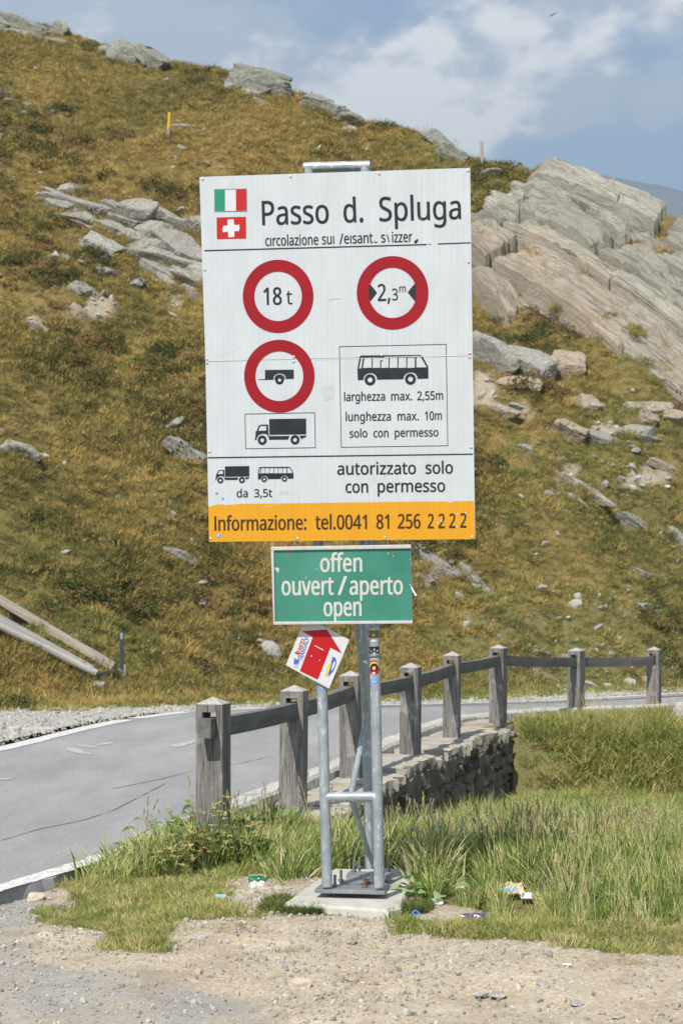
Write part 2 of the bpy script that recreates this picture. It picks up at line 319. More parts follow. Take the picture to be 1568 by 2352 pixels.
M['yellow_face'] = signmat('yellow_sign_face', (0.66, 0.31, 0.010), 0.08)
M['black_print'] = plain('black_print', (0.018, 0.02, 0.024), 0.45, 0, 0.3, 12)
M['brown_print'] = plain('dark_brown_print', (0.055, 0.026, 0.010), 0.45, 0, 0.3, 12)
M['red_print'] = plain('red_print', (0.28, 0.005, 0.012), 0.4, 0, 0.08, 8)
M['flag_red'] = plain('flag_red', (0.44, 0.016, 0.016), 0.4, 0, 0.08, 8)
M['flag_green'] = plain('flag_green', (0.025, 0.24, 0.15), 0.4, 0, 0.08, 8)
M['flag_white'] = plain('flag_white', (0.58, 0.61, 0.63), 0.4, 0, 0.04, 8)
M['sticker_blue'] = plain('sticker_blue', (0.10, 0.34, 0.78), 0.4)
M['stain_grey'] = plain('faint_stain', (0.47, 0.495, 0.49), 0.5, 0, 0.05)
M['scratch_gleam'] = plain('pale_scratch_gleam', (0.66, 0.68, 0.69), 0.35)
M['rivet'] = plain('rivet_metal', (0.62, 0.60, 0.55), 0.35, 0.6, 0.2, 200)
M['sign_edge'] = plain('sign_edge_metal', (0.24, 0.25, 0.27), 0.45, 0.4)
M['alu'] = plain('aluminium_frame', (0.54, 0.535, 0.52), 0.35, 0.15, 0.1, 40)
t = NT('faded_green_face'); u = t.uv(); f, g = t.noise(3.2, 5, 0.6, u), t.noise(26, 5, 0.7, u); s1 = t.noise(40, 2, 0.5, u, 0, (1, 0.03, 1))
c = t.mix(t.rng(f, 0.3, 0.72), (0.027, 0.18, 0.125), (0.066, 0.255, 0.195)); c = t.mix(t.rng(g, 0.74, 0.80, 0, .6), c, (0.4, 0.6, 0.5)); c = t.mix(t.rng(s1, 0.66, 0.76, 0, .3), c, (0.13, 0.4, 0.29))
t.bsdf(c, 0.4, spec=0.35); M['green_face'] = t.m
M['cream_print'] = plain('cream_print', (0.52, 0.535, 0.50), 0.45, 0, 0.07, 18)
M['card'] = plain('white_card', (0.59, 0.60, 0.62), 0.4, 0, 0.04, 10)
M['card_red'] = plain('card_red', (0.44, 0.010, 0.013), 0.35, 0, 0.08, 10)
M['card_blue'] = plain('card_blue', (0.05, 0.13, 0.45), 0.4)
M['card_yellow'] = plain('card_yellow', (0.75, 0.55, 0.05), 0.4)
M['stk_black'] = plain('sticker_black', (0.02, 0.02, 0.022), 0.4)
M['stk_skin'] = plain('sticker_skin_tone', (0.62, 0.40, 0.28), 0.5)
M['stk_green'] = plain('sticker_green', (0.12, 0.2, 0.06), 0.5, 0, 0.5, 160)
# --- plants
def leafmat(name, stops, patch=0.9, trans=0.35, vscale=1.0, rnd_amt=0.5, lay=(0, -.1, 1.0), soft=.62):
    t = NT(name); f = t.noise(patch, 4, 0.6); f = t.math('ADD', t.math('MULTIPLY', f, .6), t.math('MULTIPLY', t.noise(patch * .26, 3, 0.6), .4)); k = t.math('ADD', t.math('MULTIPLY', f, 1 - rnd_amt), t.math('MULTIPLY', t.rnd(), rnd_amt))
    c = t.ramp(t.rng(k, 0.27, 0.73), stops)
    d = t.n('ShaderNodeBsdfDiffuse'); tr = t.n('ShaderNodeBsdfTranslucent'); mx = t.n('ShaderNodeMixShader'); mx.inputs[0].default_value = trans
    # blades in a sward shade mostly like the surface they clothe
    ge = t.n('ShaderNodeNewGeometry'); vm = t.n('ShaderNodeMix'); vm.data_type = 'VECTOR'; vm.inputs['Factor'].default_value = soft
    t.l(ge.outputs['Normal'], vm.inputs[4]); vm.inputs[5].default_value = lay
    nm = t.n('ShaderNodeVectorMath'); nm.operation = 'NORMALIZE'; t.l(vm.outputs[1], nm.inputs[0]); t.l(nm.outputs[0], d.inputs['Normal'])
    t.l(c, d.inputs[0]); t.l(c, tr.inputs[0]); t.l(d.outputs[0], mx.inputs[1]); t.l(tr.outputs[0], mx.inputs[2]); t.l(mx.outputs[0], t.out.inputs['Surface']); return t.m
M['hillgrass'] = leafmat('hill_grass', [(0.0, (0.075, 0.088, 0.03)), (0.2, (0.15, 0.15, 0.05)), (0.4, (0.27, 0.235, 0.08)), (0.6, (0.41, 0.31, 0.108)), (0.8, (0.53, 0.375, 0.13)), (0.93, (0.47, 0.31, 0.11)), (1.0, (0.27, 0.17, 0.085))], 0.5, 0.2, 1, 0.26, (-.1, -.5, .86), .62)
M['hillgreen'] = leafmat('hill_green_grass', [(0.0, (0.07, 0.095, 0.03)), (0.3, (0.17, 0.185, 0.058)), (0.55, (0.28, 0.27, 0.088)), (0.8, (0.41, 0.345, 0.125)), (1.0, (0.48, 0.38, 0.15))], 0.6, 0.2, 1, 0.28, (-.1, -.5, .86), .62)
M['shrub'] = leafmat('dwarf_shrub', [(0.0, (0.05, 0.065, 0.022)), (0.5, (0.10, 0.10, 0.035)), (0.85, (0.16, 0.115, 0.05)), (1.0, (0.22, 0.12, 0.065))], 0.6, 0.2)
M['meadow'] = leafmat('meadow_grass', [(0.0, (0.12, 0.20, 0.04)), (0.3, (0.24, 0.335, 0.08)), (0.56, (0.40, 0.46, 0.14)), (0.85, (0.57, 0.56, 0.23)), (1.0, (0.72, 0.65, 0.37))], 1.3, 0.4, 1, 0.6)
M['lawn'] = leafmat('short_grass', [(0.0, (0.19, 0.24, 0.06)), (0.45, (0.33, 0.36, 0.11)), (0.75, (0.50, 0.46, 0.18)), (1.0, (0.62, 0.54, 0.27))], 2.2, 0.35, 1, 0.45)
M['darkturf'] = leafmat('dark_short_grass', [(0.0, (0.07, 0.11, 0.035)), (0.6, (0.14, 0.19, 0.06)), (1.0, (0.3, 0.28, 0.1))], 3, 0.3, 1, 0.5)
M['gold'] = leafmat('golden_grass', [(0.0, (0.16, 0.21, 0.05)), (0.35, (0.28, 0.33, 0.085)), (0.65, (0.46, 0.45, 0.145)), (1.0, (0.64, 0.53, 0.24))], 0.7, 0.4, 1, 0.5)
M['seed'] = leafmat('dry_seed_stem', [(0.0, (0.42, 0.33, 0.17)), (0.5, (0.60, 0.52, 0.30)), (1.0, (0.50, 0.50, 0.22))], 2, 0.3)
M['leaf'] = leafmat('broad_leaf', [(0.0, (0.13, 0.22, 0.07)), (0.5, (0.24, 0.36, 0.12)), (1.0, (0.42, 0.50, 0.24))], 4, 0.35)
M['leaf_yellow'] = leafmat('yellowing_leaf', [(0.0, (0.20, 0.24, 0.07)), (0.35, (0.40, 0.40, 0.14)), (0.7, (0.58, 0.52, 0.22)), (0.9, (0.50, 0.36, 0.16)), (1.0, (0.30, 0.17, 0.09))], 6, 0.35)
M['petal'] = plain('violet_petal', (0.10, 0.055, 0.36), 0.6, 0, 0.3, 80)
M['stem'] = plain('green_stem', (0.10, 0.14, 0.04), 0.7)
t = NT('hill_soil'); a, b, d = t.noise(0.35, 5, 0.6), t.noise(4, 5, 0.7), t.noise(22, 4, 0.7)
c = t.mix(t.rng(a, 0.35, 0.65), (0.14, 0.12, 0.045), (0.28, 0.205, 0.08)); c = t.mix(t.rng(b, 0.4, 0.7, 0, .6), c, (0.07, 0.06, 0.025)); c = t.mix(t.rng(d, 0.55, 0.75, 0, .5), c, (0.28, 0.21, 0.09))
zc = t.n('ShaderNodeVertexColor'); zc.layer_name = 'zone'; sp2 = t.n('ShaderNodeSeparateColor'); t.l(zc.outputs[0], sp2.inputs[0])
c = t.mix(sp2.outputs[0], c, t.mix(t.rng(d, 0.3, 0.7), (0.25, 0.21, 0.14), (0.45, 0.39, 0.30)))
t.bsdf(c, 1.0, bump=b, bs=0.6, bd=0.1, spec=0.05); M['hill'] = t.m
t = NT('mountain_rock'); a, b = t.noise(0.006, 8, 0.65), t.noise(0.02, 6, 0.7)
t.bsdf(t.mix(t.rng(a, 0.4, 0.6), (0.06, 0.06, 0.055), (0.13, 0.12, 0.10)), 1.0); M['mountain'] = t.m
M['yellow_pole'] = plain('yellow_pole_paint', (0.70, 0.42, 0.03), 0.5)
M['grey_pole'] = plain('grey_pole_wood', (0.38, 0.34, 0.30), 0.8)
M['stone_grey'] = plain('grey_stone', (0.36, 0.35, 0.33), 0.9, 0, 0.35, 45, 0.15, 0.6)
M['stone_tan'] = plain('tan_stone', (0.52, 0.45, 0.35), 0.9, 0, 0.25, 45, 0.15, 0.6)
M['post_top'] = plain('bleached_sunlit_end_grain', (0.40, 0.385, 0.365), 0.85, 0, 0.25, 40)  # weathered end grain, with the sunlit tone of the caps put into the colour
M['dark_post'] = plain('dark_post_plastic', (0.05, 0.055, 0.065), 0.45)
M['reflector'] = plain('blue_grey_reflector', (0.25, 0.32, 0.42), 0.3)
M['paper'] = plain('white_paper', (0.66, 0.66, 0.63), 0.6, 0, 0.15, 60)
M['packet'] = plain('beige_packet', (0.60, 0.50, 0.34), 0.6, 0, 0.15, 60)
M['packet_blue'] = plain('pale_blue_print', (0.30, 0.50, 0.62), 0.5)
M['blue_cap'] = plain('blue_plastic', (0.10, 0.26, 0.72), 0.35)
M['purple_foil'] = plain('purple_foil', (0.15, 0.12, 0.19), 0.3, 0.4, 0.4, 120)
M['bird'] = plain('dark_feather', (0.05, 0.05, 0.055), 0.8)
t = NT('green_bottle_glass'); b = t.n('ShaderNodeBsdfPrincipled'); b.inputs['Base Color'].default_value = (0.08, 0.55, 0.25, 1); b.inputs['Transmission Weight'].default_value = 0.85; b.inputs['Roughness'].default_value = 0.12; t.l(b.outputs[0], t.out.inputs['Surface']); M['bottle'] = t.m
GLYPHS = r'''{"P":[485,[[229,573,297,568,352,553,393,528,421,495,439,454,444,404,433,336,423,316,411,296,395,278,375,262,351,249,324,238,292,230,256,225,216,223,150,223,150,0,78,0,78,573],[223,511,150,511,150,285,208,285,242,286,272,290,298,296,320,306,338,318,352,334,362,352,368,375,370,401,366,435,354,462,334,484,306,499,269,508]]],"a":[450,[[231,437,279,433,318,422,347,403,368,375,381,338,385,293,385,0,334,0,320,61,317,61,279,22,234,-1,172,-8,148,-7,124,-2,103,6,84,16,68,30,55,48,45,68,39,92,37,119,43,159,59,192,87,219,127,238,179,251,243,257,316,259,316,285,313,317,306,342,293,359,275,371,253,378,227,380,163,370,106,347,84,400,151,426],[252,208,204,203,167,195,141,182,124,165,113,144,110,119,112,97,120,79,132,66,148,56,167,51,188,49,223,52,253,62,279,79,299,103,311,134,315,172,315,210]]],"s":[384,[[348,119,346,92,339,69,327,49,311,32,292,18,268,6,241,-2,210,-6,176,-8,99,-1,42,19,42,83,104,60,178,49,211,51,236,57,256,66,269,79,277,94,280,112,271,141,239,167,174,196,103,228,84,239,69,252,57,266,48,283,43,302,41,324,46,358,61,386,85,408,118,425,157,435,202,438,275,430,339,409,315,353,258,372,197,380,171,379,149,374,131,366,118,356,111,343,108,328,119,298,154,274,219,246,289,215,306,203,321,191,333,176,341,159,346,140]]],"o":[485,[[442,216,440,181,436,150,428,121,417,95,404,71,388,51,369,33,348,18,324,7,299,-1,271,-6,241,-8,214,-6,188,-1,163,7,140,18,119,33,100,51,84,71,70,95,59,121,51,150,46,181,44,216,47,261,55,301,68,336,87,367,110,392,137,412,169,426,204,435,244,438,281,435,316,426,347,412,374,392,398,367,417,336,431,301,439,261],[117,216,119,184,123,154,130,128,141,105,155,86,172,71,192,59,216,53,243,51,270,53,294,59,314,71,331,86,345,105,356,128,363,154,367,184,369,216,367,248,363,277,355,303,345,325,331,344,314,359,294,370,270,376,242,379,202,374,171,359,147,335,130,303,120,263]]],"d":[493,[[221,-8,171,-2,128,17,92,48,65,91,49,146,44,214,49,282,66,338,93,381,128,413,171,432,221,438,280,429,323,407,354,374,359,374,356,405,354,438,354,609,425,609,425,0,368,0,358,58,354,58,323,24,279,1],[232,51,273,55,305,67,328,88,343,117,352,154,355,200,355,213,352,263,343,304,329,336,306,360,274,375,231,379,196,374,168,359,146,334,130,300,120,260,117,213,120,165,130,125,146,93,168,69,197,55]]],"c":[385,[[241,-8,204,-5,170,2,139,15,112,34,88,58,69,87,55,123,47,165,44,213,47,262,56,305,71,342,90,372,114,396,142,415,174,428,208,435,245,438,309,431,358,415,337,356,292,370,244,376,217,374,193,368,172,358,155,343,141,325,131,303,123,277,119,247,117,213,119,181,123,152,131,126,141,104,155,86,172,71,191,61,214,55,240,53,302,60,351,78,351,15,304,-2]]],"u":[496,[[427,430,427,0,370,0,359,57,356,57,321,20,273,-1,220,-8,187,-6,159,-1,134,8,112,21,95,38,81,59,71,85,65,114,63,148,63,430,135,430,135,153,137,122,145,96,158,76,176,62,200,53,230,51,260,53,285,59,306,69,323,82,336,100,345,121,352,146,356,175,357,206,357,430]]],"l":[207,[[139,0,68,0,68,609,139,609]]],"i":[207,[[139,430,139,0,68,0,68,430],[104,591,133,580,140,572,144,560,145,546,144,532,140,521,133,512,104,501,93,502,83,506,75,512,68,521,64,532,63,546,64,560,68,572,75,580,83,586,93,590]]],"r":[331,[[269,438,295,437,319,433,310,368,287,372,264,374,217,363,176,334,149,289,139,229,139,0,68,0,68,430,126,430,134,351,137,351,170,395,214,426,231,433,249,437]]],"z":[377,[[346,0,31,0,31,47,262,375,45,375,45,430,340,430,340,377,112,55,346,55]]],"e":[452,[[234,438,269,435,301,427,329,414,354,396,374,373,390,346,402,315,409,281,411,244,411,201,117,201,122,157,134,119,154,90,181,69,215,56,254,52,327,60,392,82,392,20,327,-1,251,-8,212,-5,176,3,143,17,114,36,90,61,70,91,56,126,47,167,44,212,47,257,55,297,68,333,86,364,108,390,134,411,164,426,198,435],[233,380,202,377,175,366,154,348,137,323,125,293,119,257,338,257,336,281,333,302,326,322,318,338,306,353,292,364,276,373,256,378]]],"n":[496,[[275,438,322,434,361,421,391,401,413,371,426,330,431,280,431,0,361,0,361,275,358,307,351,333,338,353,319,367,295,376,265,379,222,374,189,361,166,338,151,308,142,269,139,223,139,0,68,0,68,430,125,430,136,371,140,371,175,409,222,431]]],"v":[407,[[163,0,0,430,75,430,167,176,180,137,193,96,201,63,204,63,214,96,227,138,241,176,332,430,407,430,244,0]]],"t":[289,[[212,50,245,53,272,59,272,5,240,-4,200,-8,178,-7,157,-3,138,4,120,13,104,27,91,44,82,66,76,93,74,125,74,375,13,375,13,409,75,437,103,528,144,528,144,430,269,430,269,375,144,375,144,127,146,103,153,83,163,69,177,58,193,52]]],"h":[496,[[139,431,138,399,135,370,140,370,174,407,221,429,273,437,306,435,335,430,360,421,382,408,399,391,413,370,423,344,429,314,431,280,431,0,361,0,361,275,358,307,351,333,338,353,319,367,295,376,265,379,235,377,210,370,189,360,173,347,160,329,150,308,144,283,140,254,139,222,139,0,68,0,68,609,139,609]]],"g":[493,[[221,438,248,436,273,431,297,422,319,409,338,393,355,373,359,373,369,430,425,430,425,-7,423,-46,416,-80,404,-109,388,-135,367,-155,341,-172,310,-183,274,-190,233,-192,147,-186,78,-165,78,-100,149,-125,237,-134,271,-130,300,-119,324,-101,341,-77,352,-48,355,-13,355,4,356,32,358,57,354,57,338,37,320,21,299,8,275,-1,250,-6,221,-8,170,-2,126,18,91,51,65,95,49,149,44,214,49,278,65,332,91,377,126,411,169,431],[230,379,207,376,187,370,169,359,153,344,140,326,130,303,123,277,119,247,117,213,120,165,130,124,146,92,169,68,197,54,232,50,288,58,303,65,315,74,326,85,349,131,356,197,356,214,355,251,350,282,343,309,332,331,319,348,302,362,281,371,257,377]]],"m":[750,[[540,438,584,434,621,421,649,401,669,371,681,330,685,280,685,0,615,0,615,277,613,308,606,333,594,353,577,367,555,376,528,379,490,374,460,362,438,342,423,315,414,280,411,237,411,0,342,0,342,277,332,333,325,347,315,359,303,367,289,374,272,377,253,379,227,377,204,370,185,360,170,347,158,329,150,308,144,283,140,255,139,223,139,0,68,0,68,430,125,430,136,371,140,371,173,409,217,431,266,438,298,436,325,430,349,420,369,406,386,388,398,366,402,366,418,388,438,406,461,420,486,430,512,436]]],"x":[424,[[170,220,22,430,102,430,213,268,322,430,402,430,253,220,410,0,330,0,213,172,94,0,14,0]]],"b":[493,[[139,461,138,410,135,373,139,373,153,390,169,405,189,419,213,429,240,435,272,437,322,431,365,412,401,381,428,338,444,283,449,215,447,168,439,127,427,91,410,61,390,36,365,17,337,3,306,-5,272,-8,240,-6,213,0,189,10,169,24,153,38,139,55,133,55,119,0,68,0,68,609,139,609],[260,379,231,377,207,371,188,361,172,348,159,330,150,308,144,282,140,252,139,217,139,214,142,165,150,125,165,93,187,69,219,55,261,51,297,55,325,69,348,93,363,126,373,166,376,216,373,265,363,306,348,338,325,360,296,374]]],"p":[493,[[273,438,322,432,365,413,401,383,428,339,444,284,449,216,447,170,439,129,427,93,410,62,390,37,365,17,337,3,306,-5,272,-8,213,1,170,24,139,55,134,55,137,20,139,-16,139,-192,68,-192,68,430,126,430,136,371,139,371,170,405,213,429],[260,379,233,377,210,371,190,362,174,349,161,333,152,313,145,289,141,261,139,229,139,216,140,182,144,152,150,126,159,103,172,85,188,70,208,59,233,53,261,51,286,53,308,60,326,72,341,88,354,108,364,131,371,157,375,186,376,217,373,262,363,302,348,334,325,359,296,374]]],".":[215,[[58,43,59,61,64,75,72,85,82,92,94,96,107,97,120,96,132,92,142,85,151,75,156,61,157,43,156,26,151,12,142,2,132,-6,120,-10,107,-11,94,-10,82,-6,72,2,64,12,59,26]]],",":[215,[[154,84,136,23,111,-42,85,-103,33,-103,49,-38,63,31,73,93,148,93]]],"2":[459,[[417,0,38,0,38,59,188,210,261,287,306,353,315,376,320,399,322,424,318,453,309,477,294,496,273,510,249,518,221,520,194,519,169,514,147,506,83,466,45,513,94,548,153,572,221,581,255,579,285,572,313,562,336,548,356,531,372,510,384,485,391,458,394,428,392,399,386,371,375,344,361,318,344,292,324,267,247,185,128,67,128,64,417,64]]],"3":[459,[[395,439,394,414,389,392,381,372,370,355,356,339,340,326,321,316,300,307,277,302,277,298,319,290,353,276,379,255,398,229,409,198,413,163,410,131,403,101,390,74,371,50,348,30,318,14,283,2,241,-6,193,-8,110,-1,36,23,36,89,114,61,194,51,241,55,278,65,305,81,324,104,335,132,339,164,337,187,331,206,320,223,306,236,288,247,265,255,240,261,211,264,179,265,123,265,123,326,180,326,209,327,236,332,259,339,278,350,294,362,307,377,316,394,321,413,323,434,320,460,311,481,295,498,274,511,249,519,219,521,164,515,117,498,75,473,39,521,61,537,87,550,115,563,147,573,181,579,218,581,273,576,317,563,352,540,376,511,390,477]]],"5":[459,[[221,351,258,349,292,342,322,331,349,316,371,297,389,274,402,247,410,217,413,183,410,145,402,111,387,81,368,54,343,32,314,15,280,2,242,-5,199,-8,116,0,51,23,51,90,121,62,200,52,227,54,252,58,274,65,293,76,310,89,323,106,333,126,339,149,341,176,337,210,325,239,306,262,279,279,243,289,197,292,146,288,99,280,64,302,86,573,373,573,373,508,146,508,132,342,169,348]]],"8":[459,[[229,581,261,579,291,574,318,565,341,553,362,538,378,519,390,497,398,472,400,443,399,421,394,401,385,383,346,338,291,303,355,265,373,250,389,234,401,216,411,196,417,173,419,148,416,118,408,90,395,65,378,44,356,26,330,11,300,1,267,-6,231,-8,192,-6,157,0,126,10,100,24,78,42,61,63,49,87,42,115,39,146,41,171,47,194,56,214,68,232,82,249,99,264,158,299,107,336,71,383,64,401,59,422,58,444,60,472,68,497,80,518,97,537,117,552,141,565,168,573,197,579],[108,145,112,119,121,96,138,76,161,60,192,51,229,48,265,51,295,60,319,76,336,96,346,120,350,148,348,166,343,182,335,197,293,235,229,265,217,270,157,237,121,197,114,182,110,164],[228,524,200,521,176,514,155,502,139,486,130,466,127,441,128,422,133,406,141,391,179,357,232,330,282,357,317,392,325,406,329,423,330,441,327,466,318,486,302,502,282,514,257,521]]],"0":[459,[[419,287,409,163,401,128,390,97,376,70,359,47,339,27,316,12,290,1,261,-6,229,-8,188,-4,153,8,122,27,97,54,76,88,60,129,48,176,42,229,39,287,41,346,48,399,58,446,73,486,93,520,119,547,149,566,186,578,229,581,269,578,304,566,335,547,361,520,382,486,399,446,410,399,417,346],[110,287,111,238,115,194,121,156,131,125,143,98,159,78,178,64,202,55,229,52,256,55,279,64,298,78,314,98,326,124,336,156,343,194,347,238,348,287,347,336,343,380,336,417,326,449,314,475,298,495,279,510,256,518,229,521,202,518,178,510,159,495,143,475,131,449,121,417,115,380,111,336]]],"6":[459,[[44,245,51,342,75,433,87,461,103,486,121,510,143,530,168,548,196,562,228,572,265,578,306,581,344,579,377,573,377,513,344,520,308,523,273,521,242,515,216,504,193,491,173,474,158,454,145,431,134,407,127,380,115,291,119,291,150,326,194,350,255,358,287,356,316,349,342,338,365,322,384,303,400,279,412,251,419,220,421,184,419,147,411,112,399,82,382,55,361,33,336,15,307,2,275,-5,239,-8,212,-6,187,-1,163,7,140,19,119,35,101,54,84,76,70,103,59,133,51,166,46,204],[238,51,270,55,297,66,320,84,337,109,348,143,351,184,348,218,339,247,324,271,302,289,274,300,241,303,217,301,195,296,175,287,157,276,143,263,131,248,122,232,117,215,115,198,123,146,146,99,185,64,201,57,219,53]]],"1":[459,[[285,0,216,0,216,400,216,439,217,470,219,499,196,477,169,455,108,405,71,452,226,573,285,573]]],"4":[459,[[443,130,359,130,359,0,291,0,291,130,17,130,17,190,286,576,359,576,359,193,443,193],[291,374,291,412,293,444,294,474,295,500,292,500,276,468,257,438,86,193,291,193]]],"I":[272,[[239,0,32,0,32,42,99,57,99,515,32,531,32,573,239,573,239,531,172,515,172,57,239,42]]],":":[215,[[58,43,59,61,64,75,72,85,82,92,94,96,107,97,120,96,132,92,142,85,151,75,156,61,157,43,156,26,151,12,142,2,132,-6,120,-10,107,-11,94,-10,82,-6,72,2,64,12,59,26],[58,387,59,405,64,419,72,429,82,436,94,440,107,441,120,440,132,436,142,429,151,419,156,405,157,387,156,369,151,355,142,345,132,338,120,333,107,332,94,333,82,338,72,345,64,355,59,369]]],"f":[276,[[266,375,158,375,158,0,87,0,87,375,12,375,12,408,87,432,87,457,89,492,95,522,104,547,116,568,132,585,152,597,174,606,199,612,227,613,274,609,310,599,292,544,262,552,228,556,206,553,189,545,175,532,166,513,160,489,158,458,158,430,266,430]]],"T":[446,[[259,0,187,0,187,509,8,509,8,573,437,573,437,509,259,509]]],"/":[298,[[290,573,77,0,8,0,221,573]]],"R":[499,[[236,573,281,571,320,565,353,555,381,540,404,522,422,500,434,474,442,444,444,410,442,381,437,356,427,334,415,315,401,298,385,285,330,257,487,0,403,0,264,237,150,237,150,0,78,0,78,573],[232,510,150,510,150,298,236,298,278,301,312,310,338,325,355,347,366,374,370,407,368,430,363,450,355,467,343,480,328,491,310,500,287,505,261,509]]],"N":[609,[[532,0,447,0,141,476,138,476,141,432,143,378,144,320,144,0,78,0,78,573,161,573,467,99,470,99,468,137,466,193,464,249,464,573,532,573]]],"L":[420,[[78,0,78,573,150,573,150,64,400,64,400,0]]],"J":[219,[[-3,-152,-37,-150,-63,-142,-63,-81,-35,-87,-5,-89,33,-81,45,-74,54,-65,63,-53,69,-38,73,-19,74,3,74,573,146,573,146,9,144,-26,138,-56,128,-82,114,-104,96,-122,75,-135,52,-145,25,-150]]],"E":[446,[[398,0,78,0,78,573,398,573,398,509,150,509,150,330,383,330,383,268,150,268,150,63,398,63]]],"X":[470,[[467,0,385,0,233,249,79,0,3,0,193,298,15,573,95,573,236,348,377,573,453,573,276,300]]],"A":[512,[[437,0,368,177,141,177,73,0,0,0,224,575,289,575,512,0],[282,415,274,438,263,473,255,500,247,468,238,438,230,415,165,241,346,241]]],"D":[585,[[536,292,533,231,521,177,501,131,474,91,439,58,399,33,351,15,297,4,237,0,78,0,78,573,254,573,309,569,359,558,404,540,443,516,476,484,502,446,521,401,533,350],[460,289,457,337,449,379,435,415,416,444,391,469,361,487,327,500,287,508,244,511,150,511,150,62,228,62,299,68,357,87,402,119,434,164,454,220]]],"M":[727,[[330,0,142,502,139,502,142,461,144,407,144,347,144,0,78,0,78,573,184,573,361,103,364,103,544,573,650,573,650,0,578,0,578,352,579,408,581,460,584,501,581,501,390,0]]],"O":[626,[[577,287,576,244,570,204,561,166,547,132,531,101,510,73,486,49,459,29,428,13,393,1,355,-6,314,-8,271,-6,232,1,196,13,165,29,138,49,114,73,94,101,78,132,65,167,56,204,51,245,49,288,52,344,62,396,78,442,100,482,130,517,166,545,208,565,258,577,314,581,369,577,417,565,459,545,495,517,524,483,547,442,564,396,574,344],[125,287,127,241,134,200,145,163,161,131,182,104,207,83,238,67,273,58,314,55,354,58,390,67,420,83,445,104,465,131,481,163,492,200,499,241,501,287,496,354,481,411,456,457,421,491,373,511,314,518,274,515,238,506,207,490,182,469,161,443,145,411,134,374,127,333]]],"S":[440,[[403,153,400,121,392,92,378,66,359,44,335,26,307,11,274,1,238,-6,198,-8,137,-5,83,4,41,19,41,88,113,65,201,55,228,56,252,60,273,66,290,74,305,85,316,98,324,113,329,129,330,147,329,164,325,180,318,194,308,207,295,218,277,230,196,265,131,294,85,330,57,375,48,435,51,464,58,490,71,513,89,533,110,550,136,563,165,573,197,579,231,581,318,572,389,549,366,487,302,508,229,517,207,516,187,513,169,507,155,499,142,489,133,478,126,464,122,450,121,434,122,416,126,400,133,386,143,373,156,362,172,351,246,318,332,279,353,264,371,247,385,228,395,206,401,181]]],"\u0131":[207,[[139,0,68,0,68,430,139,430]]]}'''
HAZE = 0.00038
# ------------------------------------------------------------------ the lie of the land
KERB = np.array([(-14, -8), (-8, 2), (-5, 6.5), (-3.0, 10), (-2.08, 12.2), (-1.39, 14.4), (-.77, 17.3), (-.1, 19.9), (.59, 23.4), (1.12, 26.0), (1.62, 27.5), (2.5, 28.7), (3.5, 29.5), (5.3, 30.6), (12, 34), (40, 46)], float)
FARE = np.array([(-22, -8), (-12, 5), (-7.5, 12), (-5.2, 17), (-3.85, 22.2), (-3.35, 25.5), (-2.95, 27.4), (-2.35, 28.9), (-1.4, 30.0), (.5, 31.2), (2.8, 33.0), (6.3, 36.6), (12, 41), (40, 55)], float)
def resample(P, step=0.25):
    # smooth the corner points into an even polyline
    for _ in range(2):
        Q = [P[0]]
        for a, b in zip(P[:-1], P[1:]): Q += [a * .75 + b * .25, a * .25 + b * .75]
        P = np.array(Q + [P[-1]])
    d = np.r_[0, np.cumsum(np.hypot(*np.diff(P, axis=0).T))]
    s = np.arange(0, d[-1], step); return np.c_[np.interp(s, d, P[:, 0]), np.interp(s, d, P[:, 1])]
KL, FL = resample(KERB), resample(FARE)
def sdist(X, Y, P):
    """signed distance to polyline P (positive on the camera / right-hand side) and arclength of the nearest point"""
    X = np.asarray(X, float).ravel(); Y = np.asarray(Y, float).ravel()
    best = np.full(X.shape, 1e9); sg = np.zeros(X.shape); arc = np.zeros(X.shape); acc = 0
    Q = P[::2]
    for (x1, y1), (x2, y2) in zip(Q[:-1], Q[1:]):
        dx, dy = x2 - x1, y2 - y1; L2 = dx * dx + dy * dy; L = math.sqrt(L2)
        tt = np.clip(((X - x1) * dx + (Y - y1) * dy) / L2, 0, 1)
        ex, ey = X - x1 - tt * dx, Y - y1 - tt * dy; d = ex * ex + ey * ey
        m = d < best; best[m] = d[m]; sg[m] = np.sign((ex * dy - ey * dx)[m]); arc[m] = (acc + tt * L)[m]; acc += L
    return np.sqrt(best) * sg, arc
R_PX = np.array([0, 180, 385, 470, 540, 665, 740, 820, 1000, 1090, 1240, 1400, 1568], float); R_PY = np.array([22, 68, 128, 142, 152, 196, 222, 264, 296, 352, 374, 430, 500], float) + 6
RY = np.interp(R_PX, [0, 784, 1568], [68, 60, 52]); RX = (R_PX - 784) / FPX * RY; RZ = CH + (1340 - R_PY) / FPX * RY
RX = np.r_[-90, -40, RX, 14, 40, 90]; RZ = np.r_[36, 30, RZ, 5.5, 2, 1]; RY = np.r_[80, 76, RY, 49, 47, 47]
FX = np.array([-90, -30, -10, -5, -1, 2, 6, 12, 40, 90], float); FYF = np.array([5, 14, 26, 30.2, 33.6, 35.6, 38.6, 43, 57, 70], float)
def zroad(X, Y): return -0.12 * sstep(29, 35, np.asarray(Y))
FACE = [(1232, 372), (1300, 372), (1420, 428), (1500, 466), (1568, 508), (1760, 610), (1760, 1010), (1640, 930), (1560, 885), (1500, 850), (1440, 800), (1390, 768), (1330, 770), (1200, 728), (1080, 690), (1050, 600), (1060, 540), (1110, 520), (1160, 505), (1205, 490), (1236, 462)]
PADZ = 0.12
